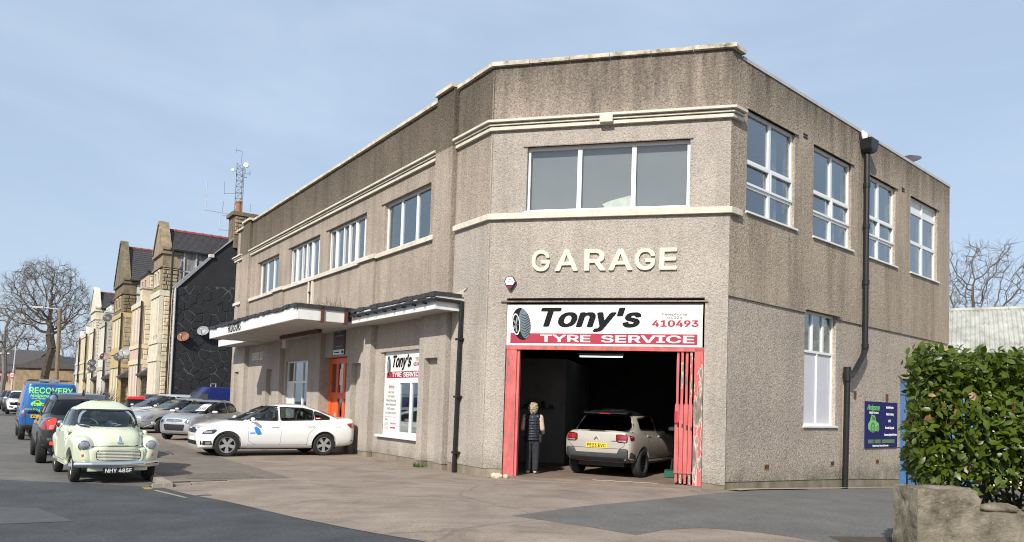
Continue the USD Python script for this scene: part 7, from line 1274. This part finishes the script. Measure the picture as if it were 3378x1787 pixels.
roofm = tm(to_man(cabin([(1.405, .2, -1.47, .645)] + c3['cab'][-2:], 4.8)).translate((0, 0, .004))); part(c, 'black_roof', roofm, P_BLACK, smooth=38)
part(c, 'roof_spoiler', tm(Manifold.batch_hull([Manifold.cube((.3, 1.12, .03)).translate((-1.52, -.56, 1.455)), Manifold.cube((.05, 1.06, .02)).translate((-1.555, -.53, 1.435))])), P_BLACK); part(c, 'high_brake_light', bx(-1.556, 0, 1.44, .02, .26, .025), TAIL); part(c, 'sunroof_panel', bx(-.75, 0, 1.545, .6, .6, .012), getm('dark_metal')); part(c, 'roof_aerial', cyl((-1.3, 0, 1.52), (-1.42, 0, 1.6), .02, 6, .008), P_BLACK)
plate(c, -2.0, .72, .52, .11, 1, PL_Y, 'PE23 EVC', PL_B, -1)

# --- far cars facing us on the street
suv = dict(mk); suv.update(paint=P_WHITE, rear_glass=DGLASS, glass_mat=DGLASS, mirror_mat=P_WHITE, decals=[('headlight', (rp([(.50, .86), (.50, .78), (.70, .80), (.80, .88)], .015),), 'x', 1, LENS, .006, .05), ('headlight_inner', (rp([(.56, .84), (.56, .80), (.70, .81), (.72, .85)], .01),), 'x', 1, LENSD, .01, .03), ('grille', rp([(-.40, .88), (.40, .88), (.34, .66), (-.34, .66)], .03), 'x', 1, TRIM, .008, .05), ('lower_grille', (rp([(.44, .56), (.74, .58), (.70, .46), (.5, .46)], .02),), 'x', 1, TRIM, .006, .04), ('lower_grille', rrect(0, .42, .8, .12, .03), 'x', 1, TRIM, .006, .05), ('sill_trim', strip([(1.0, .34), (-1.0, .34)], .09), 'y', 0, TRIM, .008, .02)])
far = xy(50.3, 7.2); car('white_suv', 'white sport utility car facing us beyond the blue recovery van', 'car', far, yaw_of(-T), suv)
d2 = dict(suv); d2.update(paint=P_BLACK, mirror_mat=P_BLACK); car('parked_car', 'black car parked nose towards us just behind the white sport utility car', 'car', xy(57.5, 7.3), yaw_of(-T), d2)
d3 = dict(suv); d3.update(paint=P_SLATE, mirror_mat=P_SLATE); car('parked_car', 'dark grey car facing us at the far left edge of the street', 'car', xy(66, 7.5), yaw_of(-T), d3)

# ---------------------------------------------------------------- woman in the doorway, seen from behind
SKIN = M('skin', (.52, .32, .24), .6, .05, 9); HAIR = M('grey_blond_hair', (.36, .29, .19), .8, .45, 26, bump=.9, bscale=45); NAVYC = M('navy_gilet', (.014, .017, .028), .5, .2, 14); SLEEVE = M('beige_sleeve', (.50, .36, .28), .85, .1, 14, bump=.2, bscale=40); TROUS = M('charcoal_trousers', (.022, .023, .028), .9, .2, 20, bump=.2, bscale=30); SHOE = M('tan_shoe', (.46, .32, .22), .6, .1, 9)
wo = np.array([.52, 17.62]); pw = thing('person', 'person with curly grey blond hair, quilted navy gilet and dark trousers standing in the doorway', 'person', (wo[0], wo[1], .056), yaw_of(np.array([.16, 1.0])) - math.pi / 2); stage.GetPrimAtPath(pw).GetAttribute('xformOp:translate'); UsdGeom.Xformable(stage.GetPrimAtPath(pw)).AddScaleOp().Set(Gf.Vec3f(.975, .975, .975))
# local axes: x right, y forward (away), z up; height 1.64
J = dict(pel=(0, 0, .86), ch=(0, .01, 1.25), nk=(0, .01, 1.40), hd=(0, .03, 1.53)); body = chain([((0, 0, .84), .150), ((0, 0, 1.02), .145), ((0, .0, 1.26), .150)]).scale((1.12, .84, 1)) + chain([((-.13, 0, 1.33), .068), ((.13, 0, 1.33), .068)]) + chain([((0, .01, 1.34), .062), ((0, .02, 1.46), .052)]) + Manifold.sphere(.1, 20).scale((.86, 1.0, 1.18)).translate((0, .035, 1.53))
body += chain([((0, .125, 1.52), .016), ((0, .145, 1.50), .014)])                                     # nose
for sg in (-1, 1):
    body += chain([((sg * .085, .0, .84), .098), ((sg * .088, .012, .46), .066), ((sg * .088, -.02, .09), .046)]) + chain([((sg * .088, -.03, .055), .040), ((sg * .096, .11, .04), .036), ((sg * .1, .16, .035), .028)]) + Manifold.sphere(.022, 10).scale((.4, 1, 1.3)).translate((sg * .088, .03, 1.53))
armR = [((.185, 0, 1.33), .058), ((.235, -.01, 1.06), .046), ((.225, .16, .97), .037), ((.2, .22, .975), .03)]; armL = [((-.185, 0, 1.33), .058), ((-.235, -.01, 1.07), .046), ((-.19, .18, 1.0), .037), ((-.15, .24, 1.01), .03)]
def hand(w, fwd, side):
    w = np.array(w); fwd = np.array(fwd) / np.linalg.norm(fwd); side = np.array(side); dn = np.array([0, 0, -1.0]); h = Manifold.batch_hull([Manifold.sphere(.02, 10).translate(tuple(w + side * q)) for q in (-.02, .02)] + [Manifold.sphere(.017, 10).translate(tuple(w + fwd * .075 + side * q)) for q in (-.03, .03)])
    for k, L_ in enumerate((.062, .072, .068, .052)):
        b = w + fwd * .078 + side * (-.030 + .02 * k); m_ = b + fwd * L_ * .5 + dn * .006; e = m_ + fwd * L_ * .4 + dn * .026; h += chain([(b, .0095), (m_, .009), (e, .0075)], 8)
    b = w + fwd * .015 - side * .025; h += chain([(b, .013), (b + fwd * .035 - side * .03, .011), (b + fwd * .065 - side * .032 + dn * .008, .009)], 8); return h
body += chain(armR) + chain(armL) + hand(armR[-1][0], (-.2, 1, .05), (1, .2, 0)) + hand(armL[-1][0], (.25, 1, .05), (-1, .25, 0))
part(pw, 'body', soften(body, .02, 6), SKIN, smooth=True)
for sg in (-1, 1): part(pw, 'eye', tm(Manifold.sphere(.011, 10).translate((sg * .033, .123, 1.545))), WHITE_P)
part(pw, 'mouth', tm(Manifold.sphere(.02, 10).scale((1.2, .4, .3)).translate((0, .128, 1.465))), M('lips', (.4, .15, .13), .5, 0))
hr = soften(Manifold.sphere(.122, 24).scale((.98, .98, 1.0)).translate((0, -.005, 1.565)) + Manifold.sphere(.1, 20).scale((1.0, .8, .9)).translate((0, -.03, 1.49)) - Manifold.cube((.13, .2, .19)).translate((-.065, .085, 1.42)), .013, 3); hr.vertices += hr.vertex_normals * ((meshkit.fbm(hr.vertices * 38, 3, 2) - .45) * .05)[:, None]; part(pw, 'hair', hr, HAIR, smooth=True)
gil = chain([((0, 0, .83), .166), ((0, 0, 1.02), .162), ((0, .0, 1.28), .165)]).scale((1.14, .88, 1))
for k in range(9):
    z = .81 + k * .062; t_ = k / 8; rx = .208 - .016 * math.sin(t_ * math.pi) + (.012 if k == 0 else 0) - (.02 if k == 8 else 0); gil += Manifold.sphere(1, 26).scale((rx, rx * .80, .046)).translate((0, 0, z))
gil += Manifold.batch_hull([Manifold.sphere(.055, 12).translate((sg * .135, y_, 1.345)) for sg in (-1, 1) for y_ in (-.04, .04)]); gil += Manifold.cylinder(.075, .085, .075, 24).translate((0, .005, 1.385)); gt_ = soften(gil, .02, 4); part(pw, 'gilet', gt_, NAVYC, smooth=True)
part(pw, 'bag_strap', soften(chain([((-.13, -.11, 1.32), .013), ((0, -.155, 1.15), .013), ((.16, -.12, .92), .013)]), .02, 2), TRIM); part(pw, 'shoulder_bag', soften(Manifold.batch_hull([Manifold.sphere(.04, 12).translate((.2, y_, z_)) for y_ in (-.07, .07) for z_ in (.76, .9)]), .02, 3), TRIM)
def fat(pts, k): return [(p, r + k) for p, r in pts]
for a in (armR, armL): part(pw, 'sleeve', soften(chain(fat(a[:3], .012)), .018, 5), SLEEVE, smooth=True)
tr_ = chain([((0, 0, .86), .158), ((0, 0, .80), .15)]).scale((1.12, .9, 1)).translate((0, 0, -.01))
for sg in (-1, 1): tr_ += chain([((sg * .085, .0, .84), .108), ((sg * .09, .012, .46), .084), ((sg * .09, -.015, .1), .072)])
tr_ = tr_ - Manifold.cube((1, 1, 1)).translate((-.5, -.5, -.945)); part(pw, 'trousers', soften(tr_, .02, 5), TROUS, smooth=True)
for sg in (-1, 1): part(pw, 'shoe', soften(chain([((sg * .088, -.04, .045), .046), ((sg * .096, .11, .038), .043), ((sg * .1, .165, .032), .03)]) - Manifold.cube((1, 1, .1)).translate((-.5, -.5, -.1)), .015, 3), SHOE, smooth=True)
# things on the workshop floor and a few small things outside
tj = wthing('folding_trestle', 'thin metal folding trestle standing by the workshop partition', 'trestle', FG.pt(3.6, .06, -3.9)); part(tj, 'leg', [cyl(FG.pt(3.9, .06, -3.9), FG.pt(3.4, .62, -3.9), .018, 6), cyl(FG.pt(3.4, .06, -3.9), FG.pt(3.9, .62, -3.9), .018, 6)], STEEL); part(tj, 'rail', FG.box(3.3, 4.0, .6, .64, -3.93, -3.87), STEEL)
jk = wthing('trolley_jack', 'green trolley jack on the workshop floor beside the folding door', 'jack', FG.pt(1.25, .06, -1.9)); part(jk, 'frame', FG.box(1.08, 1.3, .07, .22, -2.2, -1.7), M('jack_green', (.015, .09, .055), .4, .1, 6)); part(jk, 'handle', cyl(FG.pt(1.15, .22, -1.75), FG.pt(1.12, .5, -1.6), .015, 6), STEEL)
